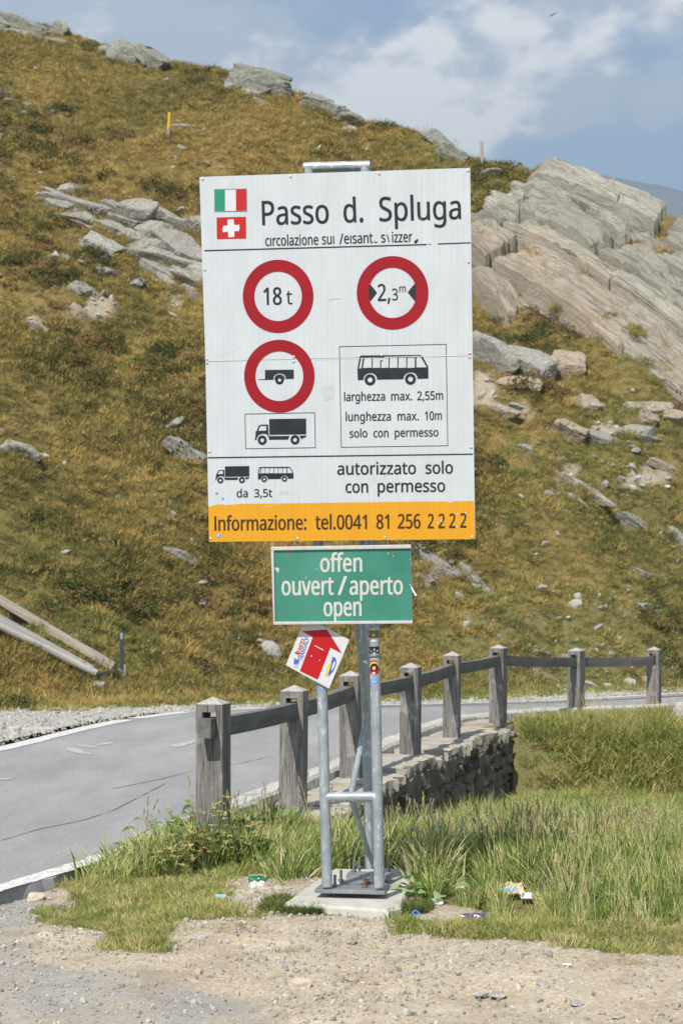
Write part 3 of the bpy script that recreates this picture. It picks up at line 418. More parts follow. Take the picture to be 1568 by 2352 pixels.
def H(X, Y, detail=True):
    shp = np.asarray(X, float).shape
    X = np.asarray(X, float).ravel(); Y = np.asarray(Y, float).ravel()
    s, arc = sdist(X, Y, KL)
    base = np.interp(Y, [-900, 0, 8, 9.5, 10.4, 11.5, 13, 16, 20, 24, 30, 60], [-.1, -.03, -.01, .02, .05, .08, -.06, -.5, -.85, -1.0, -1.0, -1.0])
    left = sstep(-0.7, -1.8, X) * sstep(15, 12, Y); base = base * (1 - left) + (-0.035) * left
    if detail: base = base + fbm(X * 0.9, Y * 0.9, 3, 4) * 0.09 * sstep(0.2, 1.5, s)
    wl = np.clip(0.12 + 6.0 * sstep(26.2, 28.8, Y + 0.6 * X - 1.2) + 1.6 * sstep(16.3, 14.6, Y), 0.12, 6.5)
    k = sstep(0, 1, (s - np.where((Y > 16.2) & (wl < .5), .42, .72)) / wl)
    z = np.where(s > 0, -0.05 * (1 - k) + base * k, zroad(X, Y))
    # hill
    yf = np.interp(X, FX, FYF); yr = np.interp(X, RX, RY); zr = np.interp(X, RX, RZ)
    t_ = (Y - yf) / (yr - yf); zf = zroad(X, yf) - 0.02
    d = np.maximum(Y - yf, 0)
    tt = np.clip(t_, 0, 1); up = zf + (zr - zf) * (0.93 * tt + 0.07 * tt * tt) - 0.55 * (1 - np.exp(-d / 1.2)) * (1 - tt)
    up = np.maximum(up, zf + d * 0.18 * np.exp(-d / 6))
    if detail:
        lump = fbm(X * .22, Y * .16, 21, 3) * 2.0 + fbm(X * .75, Y * .6, 31, 4) * 0.95 + np.abs(fbm(X * 1.5, Y * 1.2, 41, 3)) * 0.75 + np.abs(fbm(X * 3.4, Y * 2.8, 43, 2)) * 0.3
        fx_, fy_ = proj(X, np.maximum(Y, 20), up); face_ = sum(in_poly(fx_ + ox, fy_ + oy, FACE) * 1.0 for ox, oy in ((0, 0), (26, 0), (-26, 0), (0, 22), (0, -22), (14, 12), (-14, -12))) / 7 * (Y > 30)
        up = up + lump * (1 - .9 * face_) * sstep(0.0, 0.12, t_) * (1 - 0.88 * sstep(0.72, 1.0, t_))
    over = np.maximum(Y - yr, 0); up = up - 0.22 * over - 0.012 * over * over * (over < 40) - (over >= 40) * 19
    z = np.where((Y > yf) & (s < 0.1), up, z)
    return z.reshape(shp)
def hit(px, py, ymin=6.0, ymax=95, n=1400):
    d = ray(px, py); ys = np.linspace(ymin, ymax, n); k = ys / d.y
    X = d.x * k; Z = CH + d.z * k; h = H(X, ys); i = np.argmax(h > Z)
    if not (h > Z).any():
        q = at_y(px, py, float(np.interp((px - 784) / FPX * 60, RX, RY)) - .4); return q
    y = ys[i]; kk = y / d.y
    return Vector((d.x * kk, y, float(H(np.array([d.x * kk]), np.array([y]))[0])))
def hill_normal(p, e=0.8):
    q = np.array([p.x - e, p.x + e, p.x, p.x]); r = np.array([p.y, p.y, p.y - e, p.y + e]); h = H(q, r)
    return Vector((-(h[1] - h[0]) / (2 * e), -(h[3] - h[2]) / (2 * e), 1)).normalized()

# zones of the foreground, as outlines on the ground
P_LAWN = [(60, 2085), (150, 2052), (250, 2008), (420, 1975), (560, 1990), (665, 2025), (640, 2080), (610, 2105), (575, 2112), (480, 2113), (405, 2118), (395, 2188), (300, 2184), (165, 2138)]
P_BARE = [(505, 2035), (590, 1998), (662, 2015), (645, 2070), (605, 2100), (560, 2112), (505, 2085)]
P_MEDL = [(170, 2030), (280, 1968), (380, 1918), (480, 1880), (560, 1862), (640, 1835), (770, 1820), (768, 1995), (665, 2028), (560, 2000), (420, 1992)]
P_TALL = [(770, 1995), (770, 1840), (900, 1870), (1130, 1852), (1150, 1770), (1500, 1740), (2300, 1740), (2300, 2128), (1568, 2128), (1300, 2118), (1110, 2098), (985, 2085), (962, 2050), (958, 1996)]
P_STRIP = [(900, 2142), (955, 2095), (1100, 2098), (1300, 2115), (2300, 2125), (2300, 2195), (1400, 2183), (1100, 2166)]
P_PADFR = [(604, 2108), (622, 2090), (648, 2082), (700, 2092), (900, 2101), (960, 2088), (985, 2085), (970, 2106), (860, 2112), (760, 2108), (690, 2113)]
P_LIT = [(935, 2098), (1000, 2092), (1130, 2094), (1148, 2116), (1060, 2126), (960, 2124)]
P_GOLD = [(1150, 1638), (1300, 1632), (1568, 1622), (2300, 1600), (2300, 1745), (1500, 1745), (1150, 1775)]
P_ASPH = [(-400, 2010), (0, 2050), (110, 2030), (95, 2080), (60, 2150), (70, 2220), (330, 2250), (520, 2285), (700, 2352), (700, 2700), (-900, 2900)]
def jit(X, Y, amp=1.0):
    return fbm(X * 2.2, Y * 2.2, 77, 3) * 60 * amp, fbm(X * 2.2, Y * 2.2, 78, 3) * 34 * amp
def zone_px(X, Y, amp=1.0):
    Z = H(X, Y); px, py = proj(X, Y, Z); jx, jy = jit(X, Y, amp); return px + jx, py + jy

def axis(segs):
    out = []
    for a, b, st in segs: out += list(np.arange(a, b - 1e-6, st))
    return np.array(out + [segs[-1][1]])
def gridmesh(name, xs, ys, mat, zfun, keep=None, zone=None):
    X, Y = np.meshgrid(xs, ys); Z = zfun(X, Y); nx, ny = len(xs), len(ys)
    V = np.c_[X.ravel(), Y.ravel(), Z.ravel()]
    i = np.arange(nx * ny).reshape(ny, nx); F = np.stack([i[:-1, :-1], i[:-1, 1:], i[1:, 1:], i[1:, :-1]], -1).reshape(-1, 4)
    if keep is not None:
        k = keep(X, Y).ravel(); F = F[k[F].any(1)]
    used = np.unique(F); remap = np.full(nx * ny, -1); remap[used] = np.arange(len(used)); V = V[used]; F = remap[F]
    me = bpy.data.meshes.new(name); me.vertices.add(len(V)); me.vertices.foreach_set('co', V.ravel())
    me.loops.add(F.size); me.loops.foreach_set('vertex_index', F.ravel().astype(np.int32)); me.polygons.add(len(F))
    me.polygons.foreach_set('loop_start', np.arange(0, F.size, 4, dtype=np.int32)); me.polygons.foreach_set('loop_total', np.full(len(F), 4, np.int32))
    me.polygons.foreach_set('use_smooth', np.ones(len(F), bool)); me.update(); me.validate()
    if zone is not None:
        c = zone(V[:, 0], V[:, 1]); at = me.color_attributes.new('zone', 'FLOAT_COLOR', 'POINT')
        at.data.foreach_set('color', np.c_[c, np.ones(len(V))].astype(np.float32).ravel())
    return link(name, me, mat)

def ground_zone(X, Y):
    px, py = zone_px(X, Y); vis = (Y > 5)
    g = np.zeros(X.shape)
    for P in (P_LAWN, P_MEDL, P_TALL, P_STRIP, P_GOLD, P_PADFR): g = np.maximum(g, in_poly(px, py, P) * 1.0)
    g = g * (1 - in_poly(px, py, P_BARE)) * (1 - in_poly(px, py, P_LIT)) * vis
    a = in_poly(px, py, P_ASPH) * vis; s, _ = sdist(X, Y, KL); f, _ = sdist(X, Y, FL)
    yf = np.interp(X, FX, FYF)
    gr = ((s < 0) & (f < 0.4) & (Y < yf + 0.5)) * 1.0
    turf = (Y > yf - 1.5 + fbm(X * 1.5, Y * 1.5, 5, 3) * 2.2) & (s < 0)
    g = np.maximum(g, turf * 1.0); far = ((np.abs(X) > 14) & (s > 0)) | ((s > .5) & (Y > 13.2)); g = np.where(far, 1.0, g)
    return np.c_[g, a * 0.9, gr]
def ground_z(X, Y):
    z = H(X, Y); s, _ = sdist(X, Y, KL); s = s.reshape(X.shape); f, _ = sdist(X, Y, FL); f = f.reshape(X.shape)
    near = (Y < 16) & (s > 0.2)
    z = z + near * (fbm(X * 1.7, Y * 2.4, 53, 3) * 0.06 + fbm(X * 6, Y * 6, 51, 3) * 0.035 + fbm(X * 22, Y * 22, 52, 2) * 0.014)
    dpad = np.maximum(np.abs((X - .06) * .98 - (Y - 11.45) * .17) - .42, np.abs(Y - 11.45) - .75)     # level bed for the pad
    z = np.where(dpad < 0.25, z * sstep(0, .25, dpad) + 0.075 * (1 - sstep(0, .25, dpad)), z)
    z = np.where((s < 0.15) & (f > -0.1), z - 0.10, z)               # sunk under road and kerb
    return z
gx = axis([(-900, -100, 100), (-100, -20, 10), (-20, -4, 0.5), (-4, 4.5, 0.055), (4.5, 8, 0.2), (8, 20, 0.6), (20, 100, 10), (100, 900, 100)])
gy = axis([(-900, -100, 100), (-100, 0, 10), (0, 7, 0.5), (7, 13.5, 0.05), (13.5, 30, 0.12), (30, 44, 0.25)])
ground = gridmesh('ground', gx, gy, M['ground'], ground_z, keep=lambda X, Y: Y < np.interp(X, FX, FYF) + 2.0, zone=ground_zone)
tag(ground, kind='structure')
SCARS = [(215, 700, 40, 52), (600, 1475, 35, 24), (1095, 900, 40, 60), (1215, 930, 30, 20), (1390, 1000, 40, 20), (1500, 1090, 60, 26), (1010, 1330, 40, 24), (380, 965, 36, 16), (75, 745, 30, 15), (1300, 1090, 34, 28), (1080, 1420, 60, 16), (430, 680, 30, 20)]
def hill_zone(X, Y):
    px, py = proj(X, Y, H(X, Y)); jx = fbm(X * 1.1, Y * 1.1, 90, 4) * 110; jy = fbm(X * 1.1, Y * 1.1, 91, 4) * 80
    r = np.zeros(X.shape)
    for cx, cy, rx, ry in SCARS: r = np.maximum(r, sstep(1.05, 0.75, np.hypot((px + jx - cx) / rx, (py + jy - cy) / ry)))
    return np.c_[r, r * 0, r * 0]
hx = axis([(-90, -30, 6), (-30, -15, .6), (-15, 12, .14), (12, 30, .6), (30, 90, 6)]); hy = axis([(24, 30, .3), (30, 72, .14), (72, 90, .6), (90, 130, 5)])
hillside = gridmesh('hillside', hx, hy, M['hill'], lambda X, Y: H(X, Y) - 0.012 - 0.3 * sstep(0.3, -1.5, Y - np.interp(X, FX, FYF)), keep=lambda X, Y: Y > np.interp(X, FX, FYF) - 0.6, zone=hill_zone)
tag(hillside, kind='structure')
vf = mk('valley_floor', [(-4500, -4500, -24), (4500, -4500, -24), (4500, 6000, -24), (-4500, 6000, -24)], [(0, 1, 2, 3)], M['hill']); tag(vf, kind='structure')

# the far ridge that shows beyond the rock face
def mountain():
    xs = np.linspace(-2600, 3600, 190); ys = np.linspace(0, 1, 26); V = []; F = []
    prof_px = np.array([-4000, 900, 1250, 1330, 1384, 1447, 1515, 1568, 1700, 2000, 2600, 7000]); prof_py = np.array([700, 560, 440, 408, 397, 402, 411, 436, 470, 560, 690, 800])
    for j, v in enumerate(ys):
        for x in xs:
            Y = 3200 - 1500 * (1 - v); px = 784 + FPX * x / 3200
            ztop = CH + (1340 - np.interp(px, prof_px, prof_py)) / FPX * 3200
            ztop += float(fbm(np.array([x * .012]), np.array([0.0]), 5, 4)[0]) * 26
            z = -30 + (ztop + 30) * v ** 1.15 + float(fbm(np.array([x * .006]), np.array([v * 7]), 6, 5)[0]) * 150 * math.sin(math.pi * v)
            V.append((x, Y, z))
    n = len(xs)
    for j in range(len(ys) - 1):
        for i in range(n - 1): F.append((j * n + i, j * n + i + 1, (j + 1) * n + i + 1, (j + 1) * n + i))
    b0 = len(V); top = (len(ys) - 1) * n
    for i in range(n): V.append((xs[i], 4600, -30))
    for i in range(n - 1): F.append((top + i, top + i + 1, b0 + i + 1, b0 + i))
    return mk('distant_mountain', V, F, M['mountain'], smooth=True)
tag(mountain(), kind='structure')

# ------------------------------------------------------------------ road, markings, kerb
def offset_line(P, d):
    T = np.gradient(P, axis=0); T /= np.linalg.norm(T, axis=1)[:, None]; N_ = np.c_[T[:, 1], -T[:, 0]]; return P + N_ * d
def even(P, n):
    d = np.r_[0, np.cumsum(np.hypot(*np.diff(P, axis=0).T))]; s = np.linspace(0, d[-1], n); return np.c_[np.interp(s, d, P[:, 0]), np.interp(s, d, P[:, 1])]
def road_mesh():
    n = 400; A = even(KL, n); B = even(offset_line(FL, -0.35), n); V = []; F = []; m = 10
    for i in range(n):
        for j in range(m + 1):
            p = A[i] * (1 - j / m) + B[i] * (j / m); V.append((p[0], p[1], float(zroad(p[0], p[1]))))
    for i in range(n - 1):
        for j in range(m): a = i * (m + 1) + j; F.append((a, a + m + 1, a + m + 2, a + 1))
    return mk('road', V, F, M['asphalt'], smooth=True)
road = tag(road_mesh(), kind='structure')
def strip_on_road(name, line, w, mat, dz, wob=0.0, parent=road, breaks=None):
    V = []; F = []; L_ = offset_line(line, -w / 2); R_ = offset_line(line, w / 2); n = len(line)
    for i in range(n):
        o = (RNG.random() - .5) * wob
        for q in (L_[i] + o, R_[i] - o): V.append((q[0], q[1], float(zroad(q[0], q[1])) + dz))
    for i in range(n - 1):
        if breaks and breaks(i): continue
        F.append((2 * i, 2 * i + 1, 2 * i + 3, 2 * i + 2))
    return mk(name, V, F, mat, parent)
el = resample(FARE, 0.16); el = el[(el[:, 1] > 8) & (el[:, 0] < 14)]
brk = {k for k in range(len(el)) if 4 < (k % 11) and el[k][1] > 26.5 and el[k][1] < 31 and (k % 11) > 8}
strip_on_road('edge_line', el, 0.24, M['paint'], 0.006, 0.03, breaks=lambda i: i in brk)
tl = offset_line(resample(FARE, 0.3), 0.62); tl = tl[(tl[:, 1] > 30.3) & (tl[:, 0] < 12)]
strip_on_road('tar_seam', tl, 0.34, M['tar'], 0.004, 0.05)
tl2 = offset_line(resample(FARE, 0.3), 1.02); tl2 = tl2[(tl2[:, 1] > 29.6) & (tl2[:, 0] < 12)]
strip_on_road('lane_line', tl2, 0.13, M['paint'], 0.006, 0.03)
def px_line(pts, z=0.0, step=0.2):
    P = np.array([tuple(on_z(x, y, z))[:2] for x, y in pts]); d = np.r_[0, np.cumsum(np.hypot(*np.diff(P, axis=0).T))]
    s = np.linspace(0, d[-1], max(3, int(d[-1] / step))); return np.c_[np.interp(s, d, P[:, 0]), np.interp(s, d, P[:, 1])]
for pts, w in (([(0, 1792), (20, 1788)], .12), ([(163, 1717), (180, 1728), (210, 1733)], .13), ([(180, 1712), (225, 1718)], .1), ([(225, 1712), (256, 1706)], .12), ([(402, 1716), (420, 1708), (458, 1702)], .16)):
    strip_on_road('faded_mark', px_line(pts), w, M['faint_paint'], 0.004, 0.05)
for pts in ([(0, 1932), (90, 1905), (190, 1885), (260, 1862), (330, 1826), (380, 1800)], [(260, 1812), (370, 1790), (440, 1772)], [(530, 1757), (560, 1752), (620, 1738)]):
    strip_on_road('crack', px_line(pts, 0.0, 0.12), 0.011, M['tar'], 0.003, 0.012)
def kerb_mesh():
    P = resample(KERB, 0.2); P = P[(P[:, 1] > 15.2) & (P[:, 0] < 30)]; n = len(P); V = []; F = []
    O = [offset_line(P, d) for d in (-0.10, -0.085, 0.10, 0.13, 0.14)]
    nz = fbm(np.arange(n) * .35, np.zeros(n), 61, 3); nz2 = fbm(np.arange(n) * .8, np.zeros(n), 62, 2)
    worn = sstep(15.5, 13.5, P[:, 1])
    for i in range(n):
        zr = float(zroad(P[i][0], P[i][1])); top = 0.055 - 0.025 * worn[i] + nz[i] * 0.03
        zs = (zr - 0.05, zr + top, zr + top + nz2[i] * 0.012, zr + top - 0.03, zr - 0.30)
        for k in range(5):
            q = O[k][i] + np.array([1, .2]) * nz2[i] * (0.05 if k > 1 else 0.015); V.append((q[0], q[1], zs[k]))
    for i in range(n - 1):
        for k in range(4): a = i * 5 + k; F.append((a, a + 1, a + 6, a + 5))
    return mk('kerb', V, F, M['kerb'])
tag(kerb_mesh(), kind='structure')
def broken_edge():
    P = resample(KERB, 0.09); P = P[(P[:, 1] > 2) & (P[:, 1] < 15.3)]; n = len(P); V = []; F = []
    a = fbm(np.arange(n) * .22, np.zeros(n), 63, 4); b = fbm(np.arange(n) * .6, np.zeros(n), 64, 3); O = [offset_line(P, d) for d in (-.03, .02, .05, .07, .10)]
    for i in range(n):
        j = np.array([.9, -.3]) * (a[i] * .22 + b[i] * .06)
        for k, z_ in enumerate((-.004, .004, .002 + b[i] * .02, -.06 + a[i] * .04, -.26)):
            q = O[k][i] + j * (k > 0); V.append((q[0], q[1], z_))
    for i in range(n - 1):
        for k in range(4): e = i * 5 + k; F.append((e, e + 1, e + 6, e + 5))
    return mk('broken_road_edge', V, F, M['asphalt'])
tag(broken_edge(), kind='structure')
nl = offset_line(resample(KERB, 0.12), 0.0); nl = nl[(nl[:, 1] > 6) & (nl[:, 1] < 15.6)]; nb_ = fbm(np.arange(len(nl)) * .16, np.zeros(len(nl)), 66, 3)
strip_on_road('edge_line', nl, 0.15, M['paint'], 0.0075, 0.05, breaks=lambda i: nb_[i] < -.16)
# ------------------------------------------------------------------ main road sign
YAW = math.radians(10)
NB = Vector((-math.sin(YAW), -math.cos(YAW), 0)); RB = Vector((math.cos(YAW), -math.sin(YAW), 0))   # board normal (to the viewer), board right
FRONT = Vector((0.0, 11.16, 0))                 # on the plane of the two front tubes
BP = FRONT + NB * 0.055                         # back of the board
BT = 0.026
def z1(x, y): return 447.8 + .4174 * x, 361.7 + .4174 * y
def z2(x, y): return 447.8 + .4174 * x, 775.1 + .4174 * y
def z3(x, y): return 597.1 + .24167 * x, 1234.4 + .24167 * y
def z5(x, y): return 574.2 + .2929 * x, 1866 + .2929 * y
def bpt(px, py, off=0.0): return on_plane(px, py, BP + NB * (BT + off), NB)
GL = json.loads(GLYPHS); GL['I'] = [228, [[78, 0, 150, 0, 150, 573, 78, 573]]]
def px_uv(me, pxs):
    uv = me.uv_layers.new(name='UVMap')
    for lp in me.loops: x, y = pxs[lp.vertex_index]; uv.data[lp.index].uv = ((x - 460) / 620, (1245 - y) / 620)
def flat(name, polys, mat, parent, off, place=bpt, offset=0.0):
    """printed shapes: closed outlines in picture units (even-odd holes) laid on the plate as a thin film"""
    cu = bpy.data.curves.new('tmp', 'CURVE'); cu.dimensions = '2D'; cu.fill_mode = 'FRONT'; cu.offset = offset
    for P in polys:
        s = cu.splines.new('POLY'); s.points.add(len(P) - 1); s.use_cyclic_u = True
        for k, (x, y) in enumerate(P): s.points[k].co = (x, -y, 0, 1)
    ob = bpy.data.objects.new('tmp', cu); COL.objects.link(ob)
    dg = bpy.context.evaluated_depsgraph_get(); me0 = ob.evaluated_get(dg).to_mesh()
    pxs = [(v.co.x, -v.co.y) for v in me0.vertices]; fs = [tuple(p.vertices) for p in me0.polygons]
    ob.evaluated_get(dg).to_mesh_clear(); bpy.data.objects.remove(ob); bpy.data.curves.remove(cu)
    me = bpy.data.meshes.new(name); me.from_pydata([tuple(place(x, y, off)) for x, y in pxs], [], fs); me.update(); px_uv(me, pxs)
    return link(name, me, mat, parent)
def glyphs(s, x0, y0, x1, y1, cap, skew=0.0, trk=0.0):
    """outline polygons of a text run whose ink spans x0..x1 along the baseline (x0,y0)-(x1,y1)"""
    pen = 0; raw = []
    for ch in s:
        if ch == ' ': pen += 230; continue
        adv, sp = GL[ch]
        for P in sp: raw.append([(pen + P[i], P[i + 1]) for i in range(0, len(P), 2)])
        pen += adv + trk
    lo = min(p[0] for q in raw for p in q); hi = max(p[0] for q in raw for p in q); sx = 1 / (hi - lo); sy = cap / 573
    ux, uy = (x1 - x0), (y1 - y0); L = math.hypot(ux, uy); nx, ny = uy / L, -ux / L
    return [[(x0 + ux * (p[0] - lo) * sx + nx * p[1] * sy, y0 + uy * (p[0] - lo) * sx + ny * p[1] * sy) for p in q] for q in raw]
def inked(name, polys, mat, parent, off, place, dx, dy, res=0.22):
    """lettering with a heavier stroke: outlines filled on a fine raster, thickened by dx, dy and laid out as narrow horizontal strips"""
    P = [np.array(p) for p in polys]; A = np.concatenate(P); x0, y0 = A.min(0) - 3; x1, y1 = A.max(0) + 3
    xs = np.arange(x0, x1, res); ys = np.arange(y0, y1, res); X, Y = np.meshgrid(xs, ys); I = np.zeros(X.shape, bool)
    for p in P: I ^= in_poly(X, Y, p.tolist())
    nx, ny = int(round(dx / res)), int(round(dy / res)); B_ = I.copy()
    for j in range(-ny, ny + 1):
        for i in range(-nx, nx + 1):
            if (i / max(nx, .5)) ** 2 + (j / max(ny, .5)) ** 2 <= 1.01: B_ |= np.roll(np.roll(I, i, 1), j, 0)
    V = []; F = []
    open_ = {}
    def emit(a, b, r0, r1):
        k = len(V); V.extend([(xs[a] - res / 2, ys[r0] - res / 2), (xs[b - 1] + res / 2, ys[r0] - res / 2), (xs[b - 1] + res / 2, ys[r1 - 1] + res / 2), (xs[a] - res / 2, ys[r1 - 1] + res / 2)]); F.append((k + 3, k + 2, k + 1, k))
    for r in range(len(ys) + 1):
        runs = set()
        if r < len(ys):
            e = np.diff(np.r_[0, B_[r].astype(np.int8), 0]); runs = set(zip(np.nonzero(e == 1)[0], np.nonzero(e == -1)[0]))
        for q in [q for q in open_ if q not in runs]: emit(q[0], q[1], open_.pop(q), r)
        for q in runs: open_.setdefault(q, r)
    me = bpy.data.meshes.new(name); me.from_pydata([tuple(place(x, y, off)) for x, y in V], [], F); me.update(); px_uv(me, V)
    return link(name, me, mat, parent)
def text(name, runs, cap, mat, parent, off, zf, bold=0.35, place=bpt, zs=.4174):
    polys = []
    for s, x0, y0, x1, y1 in runs:
        a = zf(x0, y0); b = zf(x1, y1); polys += glyphs(s, a[0] + bold * .8, a[1], b[0] - bold * .8, b[1], cap * zs - bold * .6)
    return inked(name, polys, mat, parent, off, place, bold, bold * .8)
def ell(cx, cy, rx, ry, n=64, ph=0): return [(cx + rx * math.cos(2 * math.pi * i / n + ph), cy + ry * math.sin(2 * math.pi * i / n + ph)) for i in range(n)]
def band(a, b, w, n=1):
    (x0, y0), (x1, y1) = a, b; L = math.hypot(x1 - x0, y1 - y0); nx, ny = -(y1 - y0) / L * w / 2, (x1 - x0) / L * w / 2
    return [(x0 + nx, y0 + ny), (x1 + nx, y1 + ny), (x1 - nx, y1 - ny), (x0 - nx, y0 - ny)]
def Z(zf, pts): return [zf(*p) for p in pts]

base_c = on_z(811, 2035, PADZ)
sign = tag(empty('road_sign', (base_c.x, base_c.y, PADZ)), 'tall white pass information board with yellow bottom band on galvanised tubes', 'road sign')
# ---- board: two plates, one above the other
TL, TR, BR, BL = z1(25, 107), z1(1512, 57), z2(1540, 1110), z2(78, 1125)
SL, SR = z2(58, 132), z2(1526, 97)
def board_plate(name, q, mat_face, parent, t0=0.0, t1=BT):
    V = [bpt(x, y, -BT + t1) for x, y in q] + [bpt(x, y, -BT + t0) for x, y in q]
    me = bpy.data.meshes.new(name); me.from_pydata([tuple(v) for v in V], [], [(3, 2, 1, 0), (4, 5, 6, 7), (0, 1, 5, 4), (1, 2, 6, 5), (2, 3, 7, 6), (3, 0, 4, 7)]); me.update()
    px_uv(me, list(q) * 2); me.materials.append(mat_face); me.materials.append(M['sign_edge'])
    for p in me.polygons[1:]: p.material_index = 1
    return link(name, me, None, parent)
def lerp(a, b, t): return (a[0] + (b[0] - a[0]) * t, a[1] + (b[1] - a[1]) * t)
up = board_plate('panel', [TL, TR, (SR[0], SR[1] - .5), (SL[0], SL[1] - .5)], M['white_face'], sign)
low = board_plate('panel', [(SL[0], SL[1] + .5), (SR[0], SR[1] + .5), BR, BL], M['white_face'], sign)
up['label'] = 'upper white panel with flags and title'; low['label'] = 'lower white panel with bus and truck symbols'
f = lambda n, P, m, o=0.0015, par=None, of=0.0: flat(n, P, M[m], par or sign, o, bpt, of)
f('yellow_band', [Z(z2, [(74, 930), (92, 929), (110, 921), (135, 919), (158, 918), (168, 923), (190, 919), (205, 921), (240, 916), (520, 913), (900, 907), (1380, 902), (1400, 908), (1412, 908), (1420, 901), (1533, 900), (1539, 1109.5), (78.5, 1124.5)])], 'yellow_face', 0.0012)
text('title_lettering', [('Passo', 370, 372, 737, 361), ('d.', 818, 358, 926, 354), ('Spluga', 1014, 351, 1463, 338)], 133, M['black_print'], sign, .0015, z1, 0.95)
text('subtitle_lettering', [('c\u0131rcolazione', 387, 487, 679, 480), ('su\u0131', 700, 478, 766, 475), ('/', 794, 477, 818, 476), ('e\u0131sant', 820, 474, 978, 470), ('s', 1024, 468, 1048, 467), ('izzer', 1083, 467, 1195, 464)], 58, M['black_print'], sign, .0015, z1, 0.5)
tag(f('worn_letter_remains', [Z(z1, [(984, 455), (990, 464), (999, 464), (1000, 458), (1003, 466), (994, 472), (985, 466)]), Z(z1, [(1054, 425), (1060, 425), (1070, 466), (1064, 467)]), Z(z1, [(1203, 462), (1212, 455), (1226, 447), (1227, 457), (1216, 474), (1206, 471)])], 'black_print'), kind='stuff')
f('divider_line', [band(z1(52, 513), z1(1275, 479), 2.9), band(z1(1286, 478), z1(1296, 478), 2.0), band(z1(1334, 476), z1(1515, 469), 2.6)], 'black_print')
f('divider_line', [band(z2(70, 662), z2(1528, 642), 2.9)], 'black_print')
# flags
fl = f('italian_flag', [Z(z1, [(106, 175), (284, 172), (285, 295), (108, 297)])], 'flag_white')
f('flag_field', [Z(z1, [(108, 177), (165, 176), (165, 294), (110, 295)])], 'flag_green', .0025, fl); f('flag_field', [Z(z1, [(225, 176), (282, 174), (283, 292), (226, 294)])], 'flag_red', .0025, fl)
f('flag_outline', [Z(z1, [(106, 174), (285, 171), (286, 296), (107, 298)]), Z(z1, [(109, 177), (282, 174), (283, 293), (110, 295)])], 'sign_edge', .0030, fl)
fs = f('swiss_flag', [Z(z1, [(119, 330), (280, 326), (282, 446), (121, 449)])], 'flag_red')
f('white_cross', [Z(z1, [(179, 341), (214, 340), (215, 370), (232, 372), (243, 368), (246, 386), (242, 405), (217, 406), (217, 437), (184, 440), (182, 409), (153, 411), (151, 392), (158, 375), (180, 374)])], 'flag_white', .0025, fs)
# prohibition rings
def ring(zf, cx, cy, ro, ri):
    r = f('prohibition_ring', [Z(zf, ell(cx, cy, *ro, 96)), Z(zf, ell(cx, cy, *ri, 80))], 'red_print', .0022); return r
r1 = ring(z1, 457, 764, (194, 201.5), (130.5, 136)); r2 = ring(z1, 1086, 745, (197, 202.5), (131, 138)); r3 = ring(z2, 464, 213, (193.5, 200.5), (131.5, 136.5))
text('ring_lettering', [('18', 378, 811, 478, 809)], 95, M['black_print'], sign, .0015, z1, .9); text('ring_lettering', [('t', 503, 808, 536, 807)], 80, M['black_print'], sign, .0015, z1, 0.3)
text('ring_lettering', [('2,', 1005, 790, 1074, 788)], 93, M['black_print'], sign, .0015, z1, .6); text('ring_lettering', [('3', 1084, 786, 1116, 785)], 64, M['black_print'], sign, .0015, z1, 0.3); text('ring_lettering', [('m', 1123, 742, 1159, 741)], 43, M['black_print'], sign, .0015, z1, 0.2)
f('width_arrow', [Z(z1, [(955, 705), (966, 700), (1001, 745), (966, 790), (955, 785)])], 'black_print'); f('width_arrow', [Z(z1, [(1216, 690), (1205, 697), (1169, 742), (1205, 788), (1216, 790)])], 'black_print')
# pictograms
def wheel(zf, cx, cy, r, ri, sc=1.0):
    return [Z(zf, ell(cx, cy, r, r * 1.03, 36)), Z(zf, ell(cx, cy, ri, ri * 1.03, 24))]
tr = f('trailer_pictogram', [Z(z2, [(385, 179), (543, 177), (544, 227), (499, 229), (498, 215), (488, 203), (465, 197), (443, 204), (432, 218), (430, 231), (385, 231)]), band(z2(350, 232), z2(434, 231), 1.6)] + wheel(z2, 465, 234, 24, 9), 'black_print')
f('fender_line', [Z(z2, [(436, 231), (440, 216), (448, 208), (465, 203), (482, 207), (492, 216), (495, 229), (489, 229), (486, 219), (478, 212), (465, 209), (451, 213), (444, 221), (441, 231)])], 'black_print', .0015, tr)
def truck(zf, s=1.0, ox=0.0, oy=0.0):
    q = lambda pts: [zf(ox + s * (x - 328), oy + s * (y - 447)) for x, y in pts]
    w = lambda cx, cy: [q(ell(cx, cy, 25, 26, 32)), q(ell(cx, cy, 11, 11.5, 20))]
    cab = q([(350, 486), (362, 480), (403, 479), (404, 546), (412, 549), (405, 536), (392, 531), (372, 529), (352, 536), (342, 550), (336, 566), (328, 563), (332, 550), (334, 517), (340, 513)])
    win = q([(360, 487), (392, 486), (392, 512), (349, 514), (355, 494)])
    box = q([(408, 449), (611, 446), (612, 533), (409, 536)])
    chas = q([(404, 543), (520, 542), (512, 562), (406, 563), (407, 556)]); tail = q([(573, 541), (612, 539), (611, 548), (590, 556), (586, 561)])
    a = f('truck_pictogram', [cab, win, box], 'black_print', .0015); f('truck_chassis', [chas], 'black_print', .0015, a); f('truck_tail', [tail], 'black_print', .0015, a)
    for c in ((370, 565), (550, 563)): f('wheel_print', w(*c), 'black_print', .0021, a)
truck(z2, 1.0, 328, 447); truck(z2, 0.66, 112, 708)
